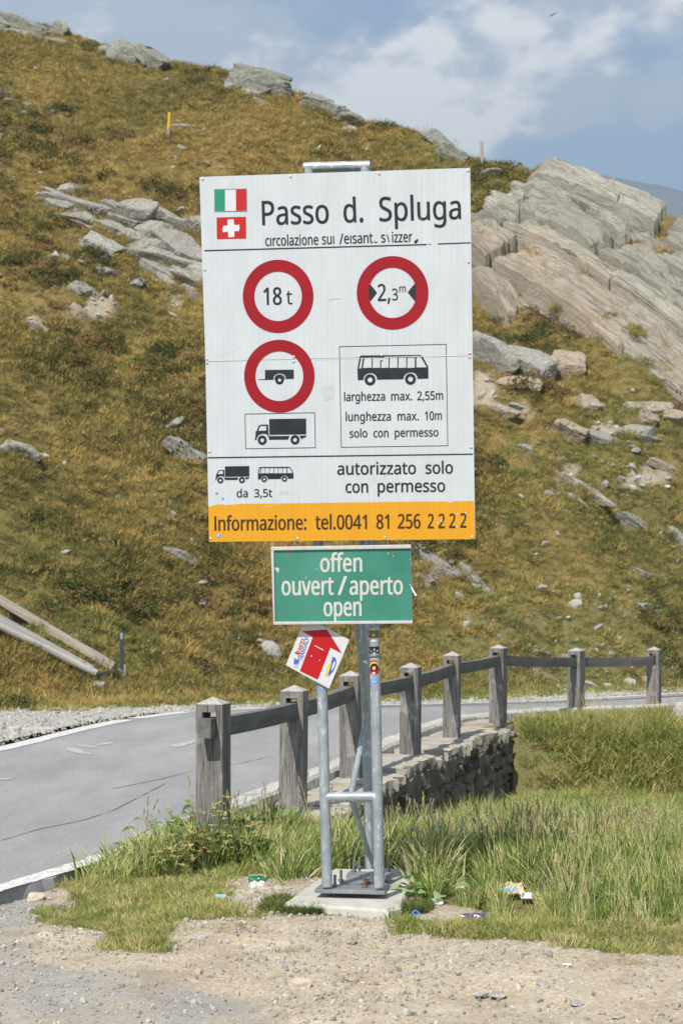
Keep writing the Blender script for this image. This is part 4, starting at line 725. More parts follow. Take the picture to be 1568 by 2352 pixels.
def bus(zf, s=1.0, ox=0.0, oy=0.0):
    q = lambda pts: [zf(ox + s * (x - 893), oy + s * (y - 97)) for x, y in pts]
    body = q([(905, 104), (916, 99), (1240, 96), (1250, 103), (1282, 160), (1283, 226), (1222, 228), (1221, 214), (1212, 200), (1196, 192), (1176, 193), (1158, 201), (1147, 216), (1146, 230), (1000, 232), (999, 218), (991, 206), (977, 197), (957, 196), (940, 203), (928, 217), (926, 234), (895, 235), (893, 173)])
    wins = [q([(914, 111), (924, 111), (914, 170), (901, 171)])]
    xs = [929, 974, 1021, 1067, 1116, 1164, 1211]
    for a, b in zip(xs[:-1], xs[1:]): wins.append(q([(a + 3 - (6 if a == 929 else 0) * 0, 111), (b - 3, 110), (b - 3, 166), (a + 2 - (9 if a == 929 else 0), 168)]))
    wins.append(q([(1216, 109), (1241, 108), (1274, 164), (1216, 165)]))
    a = f('bus_pictogram', [body] + wins, 'black_print', .0015)
    for cx, cy in ((962, 233), (1184, 229)): f('wheel_print', [q(ell(cx, cy, 30, 31, 36)), q(ell(cx, cy, 14, 14.5, 24))], 'black_print', .0021, a)
bus(z2, 1.0, 893, 97); bus(z2, 0.502, 346, 712)
def frame(pts, w):
    P = Z(z2, pts); cx = sum(p[0] for p in P) / 4; cy = sum(p[1] for p in P) / 4
    f('box_outline', [P, [(x + (w if x < cx else -w), y + (w if y < cy else -w)) for x, y in P]], 'black_print')
frame([(273, 420), (660, 412), (663, 608), (278, 614)], 1.4); frame([(792, 49), (1382, 36), (1391, 597), (803, 606)], 1.4)
for s, cap, zf, bold, runs in (
    ('b', 48, z2, .45, [('larghezza', 820, 350, 1045, 347), ('max.', 1078, 347, 1194, 345), ('2,55m', 1222, 345, 1364, 342)]),
    ('b', 48, z2, .45, [('lunghezza', 829, 460, 1077, 457), ('max.', 1113, 457, 1230, 455), ('10m', 1264, 455, 1357, 453)]),
    ('b', 46, z2, .45, [('solo', 850, 551, 948, 549), ('con', 981, 549, 1064, 548), ('permesso', 1098, 547, 1338, 544)]),
    ('b', 67, z2, .7, [('autorizzato', 782, 755, 1215, 751), ('solo', 1267, 750, 1418, 748)]),
    ('b', 67, z2, .7, [('con', 828, 855, 952, 853), ('permesso', 1004, 852, 1375, 848)]),
    ('b', 44, z2, .45, [('da', 230, 880, 291, 879), ('3,5t', 326, 879, 425, 877)])):
    text('lettering', runs, cap, M['black_print'], sign, .0015, zf, bold)
text('telephone_lettering', [('Informazione:', 108, 1063, 613, 1057), ('tel.0041', 662, 1056, 945, 1054), ('81', 997, 1053, 1068, 1052), ('256', 1115, 1051, 1240, 1050), ('2', 1279, 1050, 1313, 1050), ('2', 1338, 1049, 1373, 1049), ('2', 1397, 1048, 1432, 1048), ('2', 1458, 1046, 1492, 1046)], 79, M['brown_print'], sign, .0022, z2, 0.8)
tag(f('chipped_paint', [Z(z2, [(1328, 1022), (1336, 1015), (1340, 1022), (1331, 1030)]), Z(z2, [(1352, 1005), (1358, 1000), (1359, 1014), (1353, 1016)]), Z(z2, [(1440, 965), (1446, 962), (1446, 975), (1440, 976)]), Z(z2, [(1482, 960), (1487, 957), (1488, 970), (1483, 970)]), Z(z2, [(1436, 1040), (1441, 1034), (1443, 1046), (1438, 1050)])], 'flag_white', .003), kind='stuff')
for P in ([(113, 852), (127, 851), (128, 862), (114, 863)], [(146, 882), (159, 881), (159, 893), (147, 893)], [(119, 1081), (142, 1079), (140, 1098), (121, 1103)]): f('blue_sticker', [Z(z2, P)], 'sticker_blue', .0026)
f('sticker_scrap', [Z(z2, [(124, 1084), (134, 1082), (132, 1094), (125, 1096)])], 'flag_white', .0034)
for P in ([(703, 265), (760, 262), (764, 342), (707, 346)], [(460, 848), (515, 845), (515, 858), (462, 862)]): f('faint_stain', [Z(z2, P)], 'stain_grey', .0010)
for a, b, w, zf in (((60, 130), (262, 126), 1.1, z2), ((1040, 109), (1500, 98), 1.5, z2), ((660, 122), (1010, 112), .7, z2), ((118, 108), (275, 38), .6, z2), ((735, 777), (800, 772), 2.0, z1), ((1478, 100), (1490, 78), 1.0, z1), ((1240, 80), (1243, 470), .5, z1), ((700, 910), (860, 835), .5, z2), ((960, 800), (1080, 745), .5, z2), ((360, 940), (470, 915), .5, z2)):  # scratches; the bands along the panel seam are its gleam, painted in pale colour
    f('scratch_gleam', [band(zf(*a), zf(*b), w)], 'scratch_gleam', .0028)
def dome(name, c, n, r, h, mat, parent):
    u = n.cross(ZA).normalized(); w = n.cross(u); V = []; F = []
    for j, (rr, hh) in enumerate(((1, 0), (.85, .5), (.45, .9))):
        V += [c + (u * math.cos(2 * math.pi * i / 10) + w * math.sin(2 * math.pi * i / 10)) * r * rr + n * h * hh for i in range(10)]
    V.append(c + n * h)
    for j in range(2): F += [(j * 10 + i, j * 10 + (i + 1) % 10, j * 10 + 10 + (i + 1) % 10, j * 10 + 10 + i) for i in range(10)]
    F += [(20 + i, 20 + (i + 1) % 10, 30) for i in range(10)]
    return mk(name, V, F, M[mat], parent, True)
for zf, pts in ((z1, [(42, 120), (525, 105), (1012, 90), (1500, 73), (55, 617), (1503, 575)]), (z2, [(67, 120), (67, 140), (543, 107), (543, 133), (1025, 97), (1025, 122), (1510, 86), (1510, 108), (80, 628), (1517, 605), (88, 1107), (565, 1106), (1045, 1101), (1525, 1097)])):
    for p in pts: dome('rivet', bpt(*zf(*p), .0005), NB, 0.0085, 0.006, 'rivet', sign)
# ---- tubes
def fp(px, py, off=0.0): return on_plane(px, py, FRONT + NB * off, NB)
REAR = 0.50
R = 0.0295
lp0, lp1 = fp(751, 2036), fp(709.5, 384); rp0, rp1 = fp(871, 2037), fp(838, 381)
q0, q1 = fp(848, 1996, -REAR), fp(829, 1100, -REAR)
mb = MB(); mb.tube(lp0, lp1, R, 24); pole_l = mb.build('pole', M['steel'], sign, True)
mb = MB(); mb.tube(rp0, rp1, R, 24); pole_r = mb.build('pole', M['steel'], sign, True)
mb = MB(); mb.tube(q0, q1, R * .93, 20); mb.build('rear_pole', M['steel'], sign, True)
mb = MB(); ex = (rp1 - lp1).normalized() * R; mb.tube(lp1 - ex, rp1 + ex, R * .97, 24); mb.build('top_bar', M['steel'], sign, True)
c0, c1 = fp(749, 1831), fp(866, 1830)
mb = MB(); mb.tube(c0, c1, R * .98, 20); mb.build('cross_bar', M['steel'], sign, True)
d0, d1 = fp(742, 1330), fp(856, 1328); mb = MB(); mb.tube(d0, d1, R * .98, 20); mb.build('cross_bar', M['steel'], sign, True)
def rp(py): t = (1996 - py) / (1996 - 1100); return q0.lerp(q1, t)
mid = c0.lerp(c1, .48); mid2 = d0.lerp(d1, .58)
for a, b in ((mid2, rp(1645)), (rp(1650), mid), (mid, rp(1965))):
    mb = MB(); mb.tube(a, b, 0.0165, 14); mb.build('brace', M['steel'], sign, True)
# mounting clamps behind the board
for py in (480, 760, 1100):
    a = fp(700, py, .03); b = fp(880, py - 2, .03); mb = MB(); mb.box((a + b) / 2, RB, NB, ZA, (b - a).length / 2, .022, .02); mb.build('mounting_rail', M['steel'], sign)
# stickers wrapped on the right-hand tube
def pole_sticker(zx0, zy0, zx1, zy1, mat, off, parent, axis=(rp0, rp1), rr=None, shape='rect', name='sticker'):
    x0, y0 = z3(zx0, zy0); x1, y1 = z3(zx1, zy1); yc = (y0 + y1) / 2
    A, B = axis; d = (B - A).normalized(); c = fp((x0 + x1) / 2, yc); cen = A + d * ((c - A).dot(d)); r = R + off
    px_m = (fp((x0 + x1) / 2 + 10, yc) - c).length / 10
    view = (CAM - cen); view = (view - d * view.dot(d)).normalized(); side = d.cross(view).normalized()
    xc = proj(*[np.array(q) for q in cen])[0]; n = 14; V = []; F = []
    for j in range(n + 1):
        for i in range(n + 1):
            u = i / n; v = j / n
            if shape == 'oval':
                a = u * 2 - 1; b = v * 2 - 1; u2, v2 = a * math.sqrt(max(0, 1 - b * b / 2)), b * math.sqrt(max(0, 1 - a * a / 2)); u, v = (u2 + 1) / 2, (v2 + 1) / 2
            sx = ((x0 + (x1 - x0) * u) - float(xc)) * px_m / r; sx = max(-.97, min(.97, sx)); an = math.asin(sx)
            V.append(cen + d * ((yc - (y0 + (y1 - y0) * v)) * px_m) + (view * math.cos(an) + side * math.sin(an)) * r)
    for j in range(n):
        for i in range(n): a = j * (n + 1) + i; F.append((a, a + 1, a + n + 2, a + n + 1))
    return mk(name, V, F, M[mat], parent, True)
def cyl_place(px, py, off):
    A, B = rp0, rp1; d = (B - A).normalized(); c = fp(px, py); h = (c - A).dot(d); cen = A + d * h
    view = (CAM - cen); view = (view - d * view.dot(d)).normalized(); side = d.cross(view).normalized()
    s = max(-.97, min(.97, (c - cen).dot(side) / R)); an = math.asin(s); return cen + (view * math.cos(an) + side * math.sin(an)) * (R + off)
st = pole_sticker(1030, 865, 1130, 990, 'stk_green', .0008, pole_r); pole_sticker(1030, 865, 1130, 880, 'flag_white', .0014, pole_r); pole_sticker(1030, 955, 1130, 990, 'flag_white', .0014, pole_r); pole_sticker(1040, 925, 1095, 955, 'flag_red', .0013, pole_r); pole_sticker(1062, 918, 1092, 940, 'card_yellow', .0018, pole_r)
pole_sticker(1036, 1036, 1131, 1140, 'stk_black', .0008, pole_r)
inked('sticker_lettering', glyphs('DEIMOS', *z3(1042, 1130), *z3(1126, 1128), 26 * .24167), M['flag_white'], pole_r, .0016, cyl_place, .12, .12, .12)
flat('sticker_emblem', [Z(z3, [(1042, 1062), (1062, 1078), (1076, 1070), (1084, 1050), (1092, 1070), (1104, 1078), (1124, 1062), (1112, 1086), (1094, 1092), (1088, 1106), (1080, 1106), (1074, 1092), (1056, 1086)])], M['flag_white'], pole_r, .0016, cyl_place)
pole_sticker(1034, 1165, 1133, 1306, 'flag_red', .0008, pole_r, shape='oval'); pole_sticker(1040, 1180, 1127, 1262, 'card_yellow', .0012, pole_r, shape='oval'); pole_sticker(1046, 1196, 1122, 1268, 'stk_black', .0016, pole_r, shape='oval'); pole_sticker(1066, 1222, 1098, 1258, 'stk_skin', .0020, pole_r, shape='oval'); pole_sticker(1040, 1266, 1128, 1290, 'flag_red', .0024, pole_r); pole_sticker(1064, 1280, 1094, 1300, 'flag_white', .0028, pole_r)
pole_sticker(1053, 1345, 1110, 1390, 'sticker_blue', .0008, pole_r); pole_sticker(1060, 1361, 1076, 1374, 'flag_white', .0014, pole_r, shape='oval'); pole_sticker(1086, 1361, 1102, 1374, 'flag_white', .0014, pole_r, shape='oval')
def lplace(px, py, off):
    A, B = lp0, lp1; d = (B - A).normalized(); c = fp(px, py); cen = A + d * ((c - A).dot(d)); view = (CAM - cen); view = (view - d * view.dot(d)).normalized(); side = d.cross(view).normalized()
    s = max(-.97, min(.97, (c - cen).dot(side) / R)); an = math.asin(s); return cen + (view * math.cos(an) + side * math.sin(an)) * (R + off)
flat('blue_sticker', [Z(z3, [(557, 1432), (583, 1430), (584, 1454), (559, 1456)])], M['sticker_blue'], pole_l, .0012, lplace)
flat('blue_sticker', [Z(z3, [(556, 1392), (578, 1390), (578, 1412), (557, 1414)])], M['sticker_blue'], pole_l, .0012, lplace)
# ---- base plates and studs
PLZ = PADZ + 0.048
def plate_box(name, px0, px1, pyf, depth, th=0.02):
    a = on_z(*px0, PLZ); b = on_z(*px1, PLZ); r = (b - a); w = r.length; r = Vector((r.x, r.y, 0)).normalized(); bk = Vector((-r.y, r.x, 0))
    mb = MB(); mb.box((a + b) / 2 + bk * depth / 2 - ZA * th / 2, r, bk, ZA, w / 2, depth / 2, th / 2); return mb.build(name, M['plate'], sign, bevel=.002)
fa, fb = z5(505, 603), z5(1055, 617); plate_box('base_plate', fa, fb, 0, 0.20)
ra, rb = z5(752, 492), z5(1100, 497); plate_box('base_plate', ra, rb, 0, 0.16)
ca = on_z(*z5(800, 548), PLZ - .003); cb = on_z(*z5(890, 492), PLZ - .003); dd = (cb - ca).normalized(); mb = MB(); mb.box((ca + cb) / 2 - ZA * .008, Vector((dd.y, -dd.x, 0)), dd, ZA, .06, (cb - ca).length / 2 + .05, .008); mb.build('tie_plate', M['plate'], sign)
for zx, zy0, zy1, m in ((665, 490, 585, 'bolt'), (712, 450, 542, 'bolt'), (897, 498, 588, 'rustbolt'), (955, 468, 545, 'bolt'), (812, 385, 468, 'bolt'), (857, 345, 436, 'bolt'), (1088, 340, 432, 'bolt')):
    b = on_z(*z5(zx, zy1), PLZ); h = (zy1 - zy0) * .2929 / 410
    mb = MB(); mb.tube((b.x, b.y, PADZ - .01), b + ZA * h, .0085, 12); mb.tube(b + ZA * .0005, b + ZA * .014, .017, 6); mb.tube(b - ZA * .034, b - ZA * .0205, .017, 6); mb.build('anchor_bolt', M[m], sign)

# ------------------------------------------------------------------ green "open" plate hung in front of the tubes
GP = FRONT + NB * 0.085
def gpt(px, py, off=0.0): return on_plane(px, py, GP + NB * off, NB)
gs = tag(empty('open_sign', gpt(*z3(780, 830))), 'faded green plate lettered offen ouvert aperto open in an aluminium frame', 'sign')
O = Z(z3, [(103, 90), (1434, 68), (1450, 818), (127, 830)]); I = Z(z3, [(131, 124), (1428, 104), (1440, 790), (142, 802)])
gq = [gpt(x, y, .004) for x, y in I] + [gpt(x, y, -.004) for x, y in I]
me = bpy.data.meshes.new('panel'); me.from_pydata([tuple(v) for v in gq], [], [(3, 2, 1, 0), (4, 5, 6, 7), (0, 1, 5, 4), (1, 2, 6, 5), (2, 3, 7, 6), (3, 0, 4, 7)]); me.update(); px_uv(me, I * 2); link('panel', me, M['green_face'], gs)
def bar(name, q, t0, t1, mat):
    V = [gpt(x, y, t1) for x, y in q] + [gpt(x, y, t0) for x, y in q]; mb = MB(); mb.add(V, [(3, 2, 1, 0), (4, 5, 6, 7), (0, 1, 5, 4), (1, 2, 6, 5), (2, 3, 7, 6), (3, 0, 4, 7)]); return mb.build(name, M[mat], gs, bevel=.0025)
bar('frame_top', [O[0], O[1], (O[1][0], I[1][1]), (O[0][0], I[0][1])], -.02, .016, 'alu')
bar('frame_bottom', [(O[3][0], I[3][1]), (O[2][0], I[2][1]), O[2], O[3]], -.02, .018, 'alu')
bar('frame_side', [(O[0][0], I[0][1] + .3), I[0], I[3], (O[3][0], I[3][1] - .3)], -.02, .014, 'alu')
bar('frame_side', [(I[1][0], I[1][1] + .3), (O[1][0] - .3, I[1][1] + .3), (O[2][0] - .3, I[2][1] - .3), (I[2][0], I[2][1] - .3)], -.02, .006, 'sign_edge')
text('lettering', [('offen', 572, 327, 970, 322)], 172, M['cream_print'], gs, .0055, z3, 1.15, gpt, .24167)
text('lettering', [('ouvert', 205, 548, 700, 543), ('/', 736, 545, 830, 543), ('aperto', 850, 543, 1356, 539)], 176, M['cream_print'], gs, .0055, z3, 1.15, gpt, .24167)
text('lettering', [('open', 604, 748, 964, 743)], 176, M['cream_print'], gs, .0055, z3, 1.15, gpt, .24167)
for x, y0, y1 in ((274, 122, 182), (1262, 112, 168)): flat('rusty_slot', [Z(z3, [(x - 5, y0), (x + 5, y0), (x + 4, y1), (x - 3, y1 - 4)])], M['rust'], gs, .0055, gpt)
tag(flat('scuff', [Z(z3, [(135, 292), (160, 285), (182, 292), (180, 318), (172, 338), (158, 318)]), Z(z3, [(432, 376), (444, 372), (441, 390), (434, 392)]), Z(z3, [(536, 296), (543, 290), (543, 306), (538, 308)]), Z(z3, [(1210, 150), (1222, 146), (1220, 160), (1212, 162)]), Z(z3, [(1258, 172), (1268, 170), (1266, 184)]), Z(z3, [(1426, 196), (1432, 196), (1432, 216), (1426, 214)])], M['cream_print'], gs, .0052, gpt), kind='stuff')
mb = MB(); mb.tube(gpt(*z3(1420, 446), .012), gpt(*z3(1458, 500), .03), .0035, 8); mb.tube(gpt(*z3(1440, 480), .02), gpt(*z3(1484, 560), .045), .008, 8); mb.build('latch', M['bolt'], gs)
for x, y0, y1 in ((335, 20, 95), (1213, 15, 78)): mb = MB(); mb.tube(gpt(*z3(x, y0), -.005), gpt(*z3(x, y1), -.005), .0035, 8); mb.build('hook', M['bolt'], gs)
# ------------------------------------------------------------------ tilted arrow card tied to the left-hand tube
AP = FRONT + NB * 0.040
def apt(px, py, off=0.0): return on_plane(px, py, AP + NB * off, NB)
ac = tag(empty('arrow_sign', apt(*z3(545, 1100))), 'crooked white card with a red arrow tied to the tube under the green plate', 'sign')
card = Z(z3, [(245, 1213), (655, 1437), (848, 973), (438, 749)])
V = [apt(x, y, .004) for x, y in card] + [apt(x, y, 0) for x, y in card]; mb = MB(); mb.add(V, [(3, 2, 1, 0), (4, 5, 6, 7), (0, 1, 5, 4), (1, 2, 6, 5), (2, 3, 7, 6), (3, 0, 4, 7)]); mb.build('card', M['card'], ac)
A = lambda n, P, m, o=.0052, of=0: flat(n, P, M[m], ac, o, apt, of)
A('red_arrow', [Z(z3, [(378, 1270), (548, 1352), (668, 1048), (778, 1103), (635, 875), (395, 890), (500, 947)])], 'card_red')
for s_, a_, b_, cp_, m_, bo in (('JEANTEX', (376, 1112), (430, 968), 36, 'card_red', .3), ('J', (352, 1136), (366, 1100), 34, 'card_red', .4), ('TRANSALP', (397, 1180), (470, 958), 38, 'card_blue', .25)):
    inked('lettering', glyphs(s_, *z3(*a_), *z3(*b_), cp_ * .24167), M[m_], ac, .0052, apt, bo, bo, .12)
A('mountain_logo', [Z(z3, [(318, 1205), (330, 1140), (348, 1165), (366, 1152), (372, 1182), (352, 1200)])], 'card_blue'); A('logo_outline', [Z(z3, [(322, 1228), (352, 1245), (374, 1185), (346, 1200)]), Z(z3, [(328, 1226), (350, 1238), (366, 1196), (346, 1207)])], 'sticker_blue')
tag(A('logo_spark', [Z(z3, [(316, 1165), (324, 1150), (326, 1172)]), Z(z3, [(342, 1213), (352, 1209), (350, 1222)])], 'card_yellow'), kind='stuff')
A('club_logo', [Z(z3, [(648, 1300), (662, 1240), (676, 1180), (690, 1135), (712, 1140), (724, 1165), (722, 1205), (706, 1250), (684, 1285), (664, 1306)]), Z(z3, [(672, 1270), (682, 1222), (698, 1182), (712, 1172), (714, 1200), (700, 1240)])], 'card_blue')
A('club_lettering', [Z(z3, [(612, 1308), (628, 1262), (648, 1208), (664, 1186), (678, 1188), (668, 1230), (650, 1282), (632, 1322)])], 'card_yellow', .0060); A('club_tip', [Z(z3, [(640, 1300), (668, 1306), (652, 1326)])], 'sticker_blue')
tag(A('scratch_gleam', [band(z3(520, 1028), z3(603, 1072), 2.0), Z(z3, [(482, 1118), (494, 1120), (492, 1136), (484, 1132)]), Z(z3, [(562, 1162), (568, 1162), (570, 1174), (564, 1174)])], 'card', .0062), kind='stuff')
for yy in (1290, 1150):
    mb = MB(); c = fp(*z3(600, yy)); t_ = (c - lp0).dot((lp1 - lp0).normalized()); cc = lp0 + (lp1 - lp0).normalized() * t_; mb.tube(cc - ZA * .003, cc + ZA * .003, R + .004, 20); mb.build('cable_tie', M['stk_black'], ac)
# ------------------------------------------------------------------ concrete pad
def pad():
    q = [on_z(x, y, PADZ) for x, y in ((651, 2074), (915, 2091), (958, 1997), (768, 1994))]
    P = []
    for k in range(4):
        a, b = q[k], q[(k + 1) % 4]
        for i in range(12):
            t_ = i / 12; e = a.lerp(b, t_); n_ = Vector((b.y - a.y, a.x - b.x, 0)).normalized(); e = e + n_ * (RNG.random() - .5) * .012
            if k == 1 and i == 0: e = e + Vector((-.04, .05, 0))
            P.append(e)
    n = len(P); c = sum(P, Vector()) / n
    V = [c + ZA * 0.0] + [c + (p - c) * .5 for p in P] + [c + (p - c) * .965 for p in P] + [p - ZA * .015 for p in P] + [c + (p - c) * 1.01 - ZA * .16 for p in P]; F = []
    F += [(0, 1 + i, 1 + (i + 1) % n) for i in range(n)]
    for L in range(3): F += [(1 + L * n + i, 1 + L * n + n + i, 1 + L * n + n + (i + 1) % n, 1 + L * n + (i + 1) % n) for i in range(n)]
    o = mk('concrete_pad', V, F, M['concrete']); return tag(o, 'pale concrete slab under the sign tubes', 'foundation slab')
pad()

# ------------------------------------------------------------------ timber fence
posts = [(490, 1600, 14.3), (676, 1573, 16.9), (805, 1540, 19.6), (943, 1522, 22.0), (1038, 1496, 24.6), (1144, 1480, 27.0), (1323, 1487, 29.4), (1501, 1485, 31.0)]
fence = tag(empty('wooden_fence', (0.4, 22, -0.06)), 'weathered grey post and rail fence along the road edge on the stone wall', 'fence')
PT = [at_y(px, py, Y) for px, py, Y in posts]
dirs = []
for i in range(8):
    a = PT[max(0, i - 1)]; b = PT[min(7, i + 1)]; d = Vector((b.x - a.x, b.y - a.y, 0)).normalized(); dirs.append(d)
dirs[7] = Vector((.80, .60, 0)).normalized()
for i, (p, d) in enumerate(zip(PT, dirs)):
    if i in (6,): d = Vector((d.x * .45 + .2, d.y, 0)).normalized()
    if i == 7: d = Vector((.35, .93, 0)).normalized()
    w = Vector((d.y, -d.x, 0)); hw = .094 + RNG.random() * .006; top = p.z; eave = top - .05; s1 = eave - .055; s0 = s1 - .180; zb = -0.10 if i not in (0, 1) else -.35
    if i >= 6: zb = -.3
    lean = Vector(((RNG.random() - .5) * .03, (RNG.random() - .5) * .03, 0)); yj = (RNG.random() - .5) * .10; d = Vector((d.x * math.cos(yj) - d.y * math.sin(yj), d.x * math.sin(yj) + d.y * math.cos(yj), 0)); w = Vector((d.y, -d.x, 0))
    def P(a, b, z): return Vector((p.x, p.y, z)) + w * a + d * b + lean * (top - z)
    o4 = [(-hw, -hw), (hw, -hw), (hw, hw), (-hw, hw)]; sw = .05
    V = [P(*q, zb) for q in o4] + [P(*q, eave) for q in o4]
    F = [(0, 3, 2, 1), (1, 2, 6, 5), (3, 0, 4, 7)]
    hole = [(-sw, s0), (sw, s0), (sw, s1), (-sw, s1)]
    V += [P(a, -hw, z_) for a, z_ in hole] + [P(a, hw, z_) for a, z_ in hole]
    F += [(0, 1, 9, 8), (1, 5, 10, 9), (5, 4, 11, 10), (4, 0, 8, 11), (3, 12, 13, 2), (2, 13, 14, 6), (6, 14, 15, 7), (7, 15, 12, 3), (8, 9, 13, 12), (9, 10, 14, 13), (10, 11, 15, 14), (11, 8, 12, 15)]
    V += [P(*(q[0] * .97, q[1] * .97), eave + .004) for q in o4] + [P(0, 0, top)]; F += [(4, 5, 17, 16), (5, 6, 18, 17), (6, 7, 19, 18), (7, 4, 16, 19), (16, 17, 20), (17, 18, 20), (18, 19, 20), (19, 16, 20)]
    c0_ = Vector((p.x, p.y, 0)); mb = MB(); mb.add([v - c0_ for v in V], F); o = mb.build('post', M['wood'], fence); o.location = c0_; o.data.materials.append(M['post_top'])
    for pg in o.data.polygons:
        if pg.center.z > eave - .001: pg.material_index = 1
def rail(a, b, za, zb_, e0, e1):
    A_ = Vector((a.x, a.y, za)); B_ = Vector((b.x, b.y, zb_)); d = (B_ - A_).normalized(); A_ = A_ - d * e0; B_ = B_ + d * e1
    L = (B_ - A_).length; n = 10; V = []; F = []
    for i in range(n + 1):
        x = L * i / n; s = math.sin(math.pi * i / n) * -.012
        for y, z_ in ((-.046, -.068), (.046, -.068), (.046, .068), (-.046, .068)): V.append((x, y + (RNG.random() - .5) * .002, z_ + s + (RNG.random() - .5) * .003))
    for i in range(n):
        for k in range(4): F.append((i * 4 + k, i * 4 + (k + 1) % 4, i * 4 + 4 + (k + 1) % 4, i * 4 + 4 + k))
    F += [(0, 3, 2, 1), tuple(n * 4 + k for k in range(4))]
    mb = MB(); mb.add(V, F); o = mb.build('rail', M['railwood'], fence, bevel=0)
    o.location = A_; o.rotation_euler = d.to_track_quat('X', 'Z').to_euler(); return o
for i in range(7):
    rail(PT[i], PT[i + 1], PT[i].z - .215, PT[i + 1].z - .215, 0.24 if i == 0 else -.002, -.002 if i < 6 else .02)

# ------------------------------------------------------------------ dry stone retaining wall
def rockmesh(seed, sub=2, nplanes=14, rough=0.06, name='stone', blocky=False):
    r = random.Random(seed); bm = bmesh.new(); bmesh.ops.create_icosphere(bm, subdivisions=sub, radius=1)
    pl = []
    for k in range(nplanes):
        n_ = Vector((r.gauss(0, 1), r.gauss(0, 1), r.gauss(0, 1))).normalized(); pl.append((n_, r.uniform(.62, .95)))
    if blocky:
        pl = []
        for a in (XA, YA, ZA):
            for sg in (-1, 1): pl.append(((a * sg + Vector((r.gauss(0, .2), r.gauss(0, .2), r.gauss(0, .2)))).normalized(), r.uniform(.62, .84)))
        for k in range(6): pl.append((Vector((r.gauss(0, 1), r.gauss(0, 1), r.gauss(0, 1))).normalized(), r.uniform(.78, .98)))
    for v in bm.verts:
        d = v.co.normalized(); m = 1.35 if blocky else 1.15
        for n_, k in pl:
            c = d.dot(n_)
            if c > .05: m = min(m, k / c)
        v.co = d * (m + (r.random() - .5) * rough)
    me = bpy.data.meshes.new(name); bm.to_mesh(me); bm.free(); return me
STONES = [rockmesh(100 + k, 3, 12, .03, 'stone', True) for k in range(12)]
def place_mesh(name, me, mat, loc, rot, scl, parent=None):
    o = bpy.data.objects.new(name, me); COL.objects.link(o)
    if not me.materials: me.materials.append(mat)
    elif me.materials[0] != mat: o.material_slots[0].link = 'OBJECT'; o.material_slots[0].material = mat
    o.location = loc; o.rotation_euler = rot; o.scale = scl
    if parent is not None:
        o.parent = parent
        if parent.type == 'EMPTY': o.matrix_parent_inverse = Matrix.Translation(-Vector(parent.location))
    return o
WL = np.array([(-.18, 15.7), (-.02, 16.9), (.42, 19.5), (.98, 21.9), (1.60, 24.5), (2.28, 26.7), (2.10, 27.7)], float)
wall = tag(empty('retaining_wall', (.9, 21.8, -.85)), 'dry stone retaining wall with pale stepped capstones below the fence posts', 'wall')
wl = WL; wd = np.r_[0, np.cumsum(np.hypot(*np.diff(wl, axis=0).T))]
def wall_at(s):
    x, y = np.interp(s, wd, wl[:, 0]), np.interp(s, wd, wl[:, 1]); x2, y2 = np.interp(s + .1, wd, wl[:, 0]), np.interp(s + .1, wd, wl[:, 1]); x1, y1 = np.interp(s - .1, wd, wl[:, 0]), np.interp(s - .1, wd, wl[:, 1])
    d = Vector((x2 - x1, y2 - y1, 0)).normalized(); return Vector((x, y, 0)), d
row_z = -1.12; row = 0
while row_z < -.22:
    hgt = RNG.uniform(.09, .17); s = RNG.uniform(0, .2)
    while s < wd[-1]:
        ln = RNG.choice((.1, .14, .2, .28, .42)); p, d = wall_at(s + ln / 2); n_ = Vector((d.y, -d.x, 0))
        loc = p + n_ * RNG.uniform(-.12, -.05) + ZA * (row_z + hgt / 2 + RNG.uniform(-.02, .02))
        yaw = math.atan2(d.y, d.x)
        place_mesh('stone', RNG.choice(STONES), M['wallstone'], loc, (RNG.uniform(-.3, .3), RNG.uniform(-.7, .7), yaw + RNG.uniform(-.25, .25)), (ln * .60, .13, hgt * .70), wall); s += ln * .93
    row_z += hgt * .9; row += 1
# dark earth core behind the stones
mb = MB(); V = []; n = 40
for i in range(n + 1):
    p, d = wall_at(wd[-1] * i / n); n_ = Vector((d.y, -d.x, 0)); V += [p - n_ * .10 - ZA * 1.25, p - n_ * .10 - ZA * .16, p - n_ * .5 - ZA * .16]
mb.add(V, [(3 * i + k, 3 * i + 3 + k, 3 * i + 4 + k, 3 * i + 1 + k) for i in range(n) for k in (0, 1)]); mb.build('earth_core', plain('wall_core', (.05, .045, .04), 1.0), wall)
# capstones, each a ragged slab a little lower or higher than the next
s = 0.0; k = 0
caps = [1.0, .55, .7, 1.05, .6, .85, .7, .95, .6, 1.0, .6, .75, .9, .6, .7]
while s < wd[-1] - .2:
    ln = min(caps[k % len(caps)], wd[-1] - s); nseg = 14; V = []; F = []; zt = -0.035 + RNG.uniform(-.035, .03)
    for i in range(nseg + 1):
        p, d = wall_at(s + .01 + (ln - .03) * i / nseg); n_ = Vector((d.y, -d.x, 0)); j = RNG.uniform(-.05, .07); th = RNG.uniform(.06, .17)
        q_in = p - n_ * .62; q_out = p + n_ * j; q_mid = p - n_ * (.08 - j)
        V += [q_in + ZA * (zt - .15), q_in + ZA * (zt + RNG.uniform(-.006, .006)), q_mid + ZA * (zt + RNG.uniform(-.012, .010)), q_out + ZA * (zt - .012 + RNG.uniform(-.02, .01)), q_out - n_ * RNG.uniform(0, .04) + ZA * (zt - th), p - n_ * .25 + ZA * (zt - .18)]
    for i in range(nseg):
        for e in range(6): F.append((6 * i + e, 6 * i + (e + 1) % 6, 6 * i + 6 + (e + 1) % 6, 6 * i + 6 + e))
    F += [tuple(range(6)), tuple(6 * nseg + e for e in range(6))]
    mb = MB(); mb.add(V, F); mb.build('capstone', M['cap'], wall); s += ln; k += 1
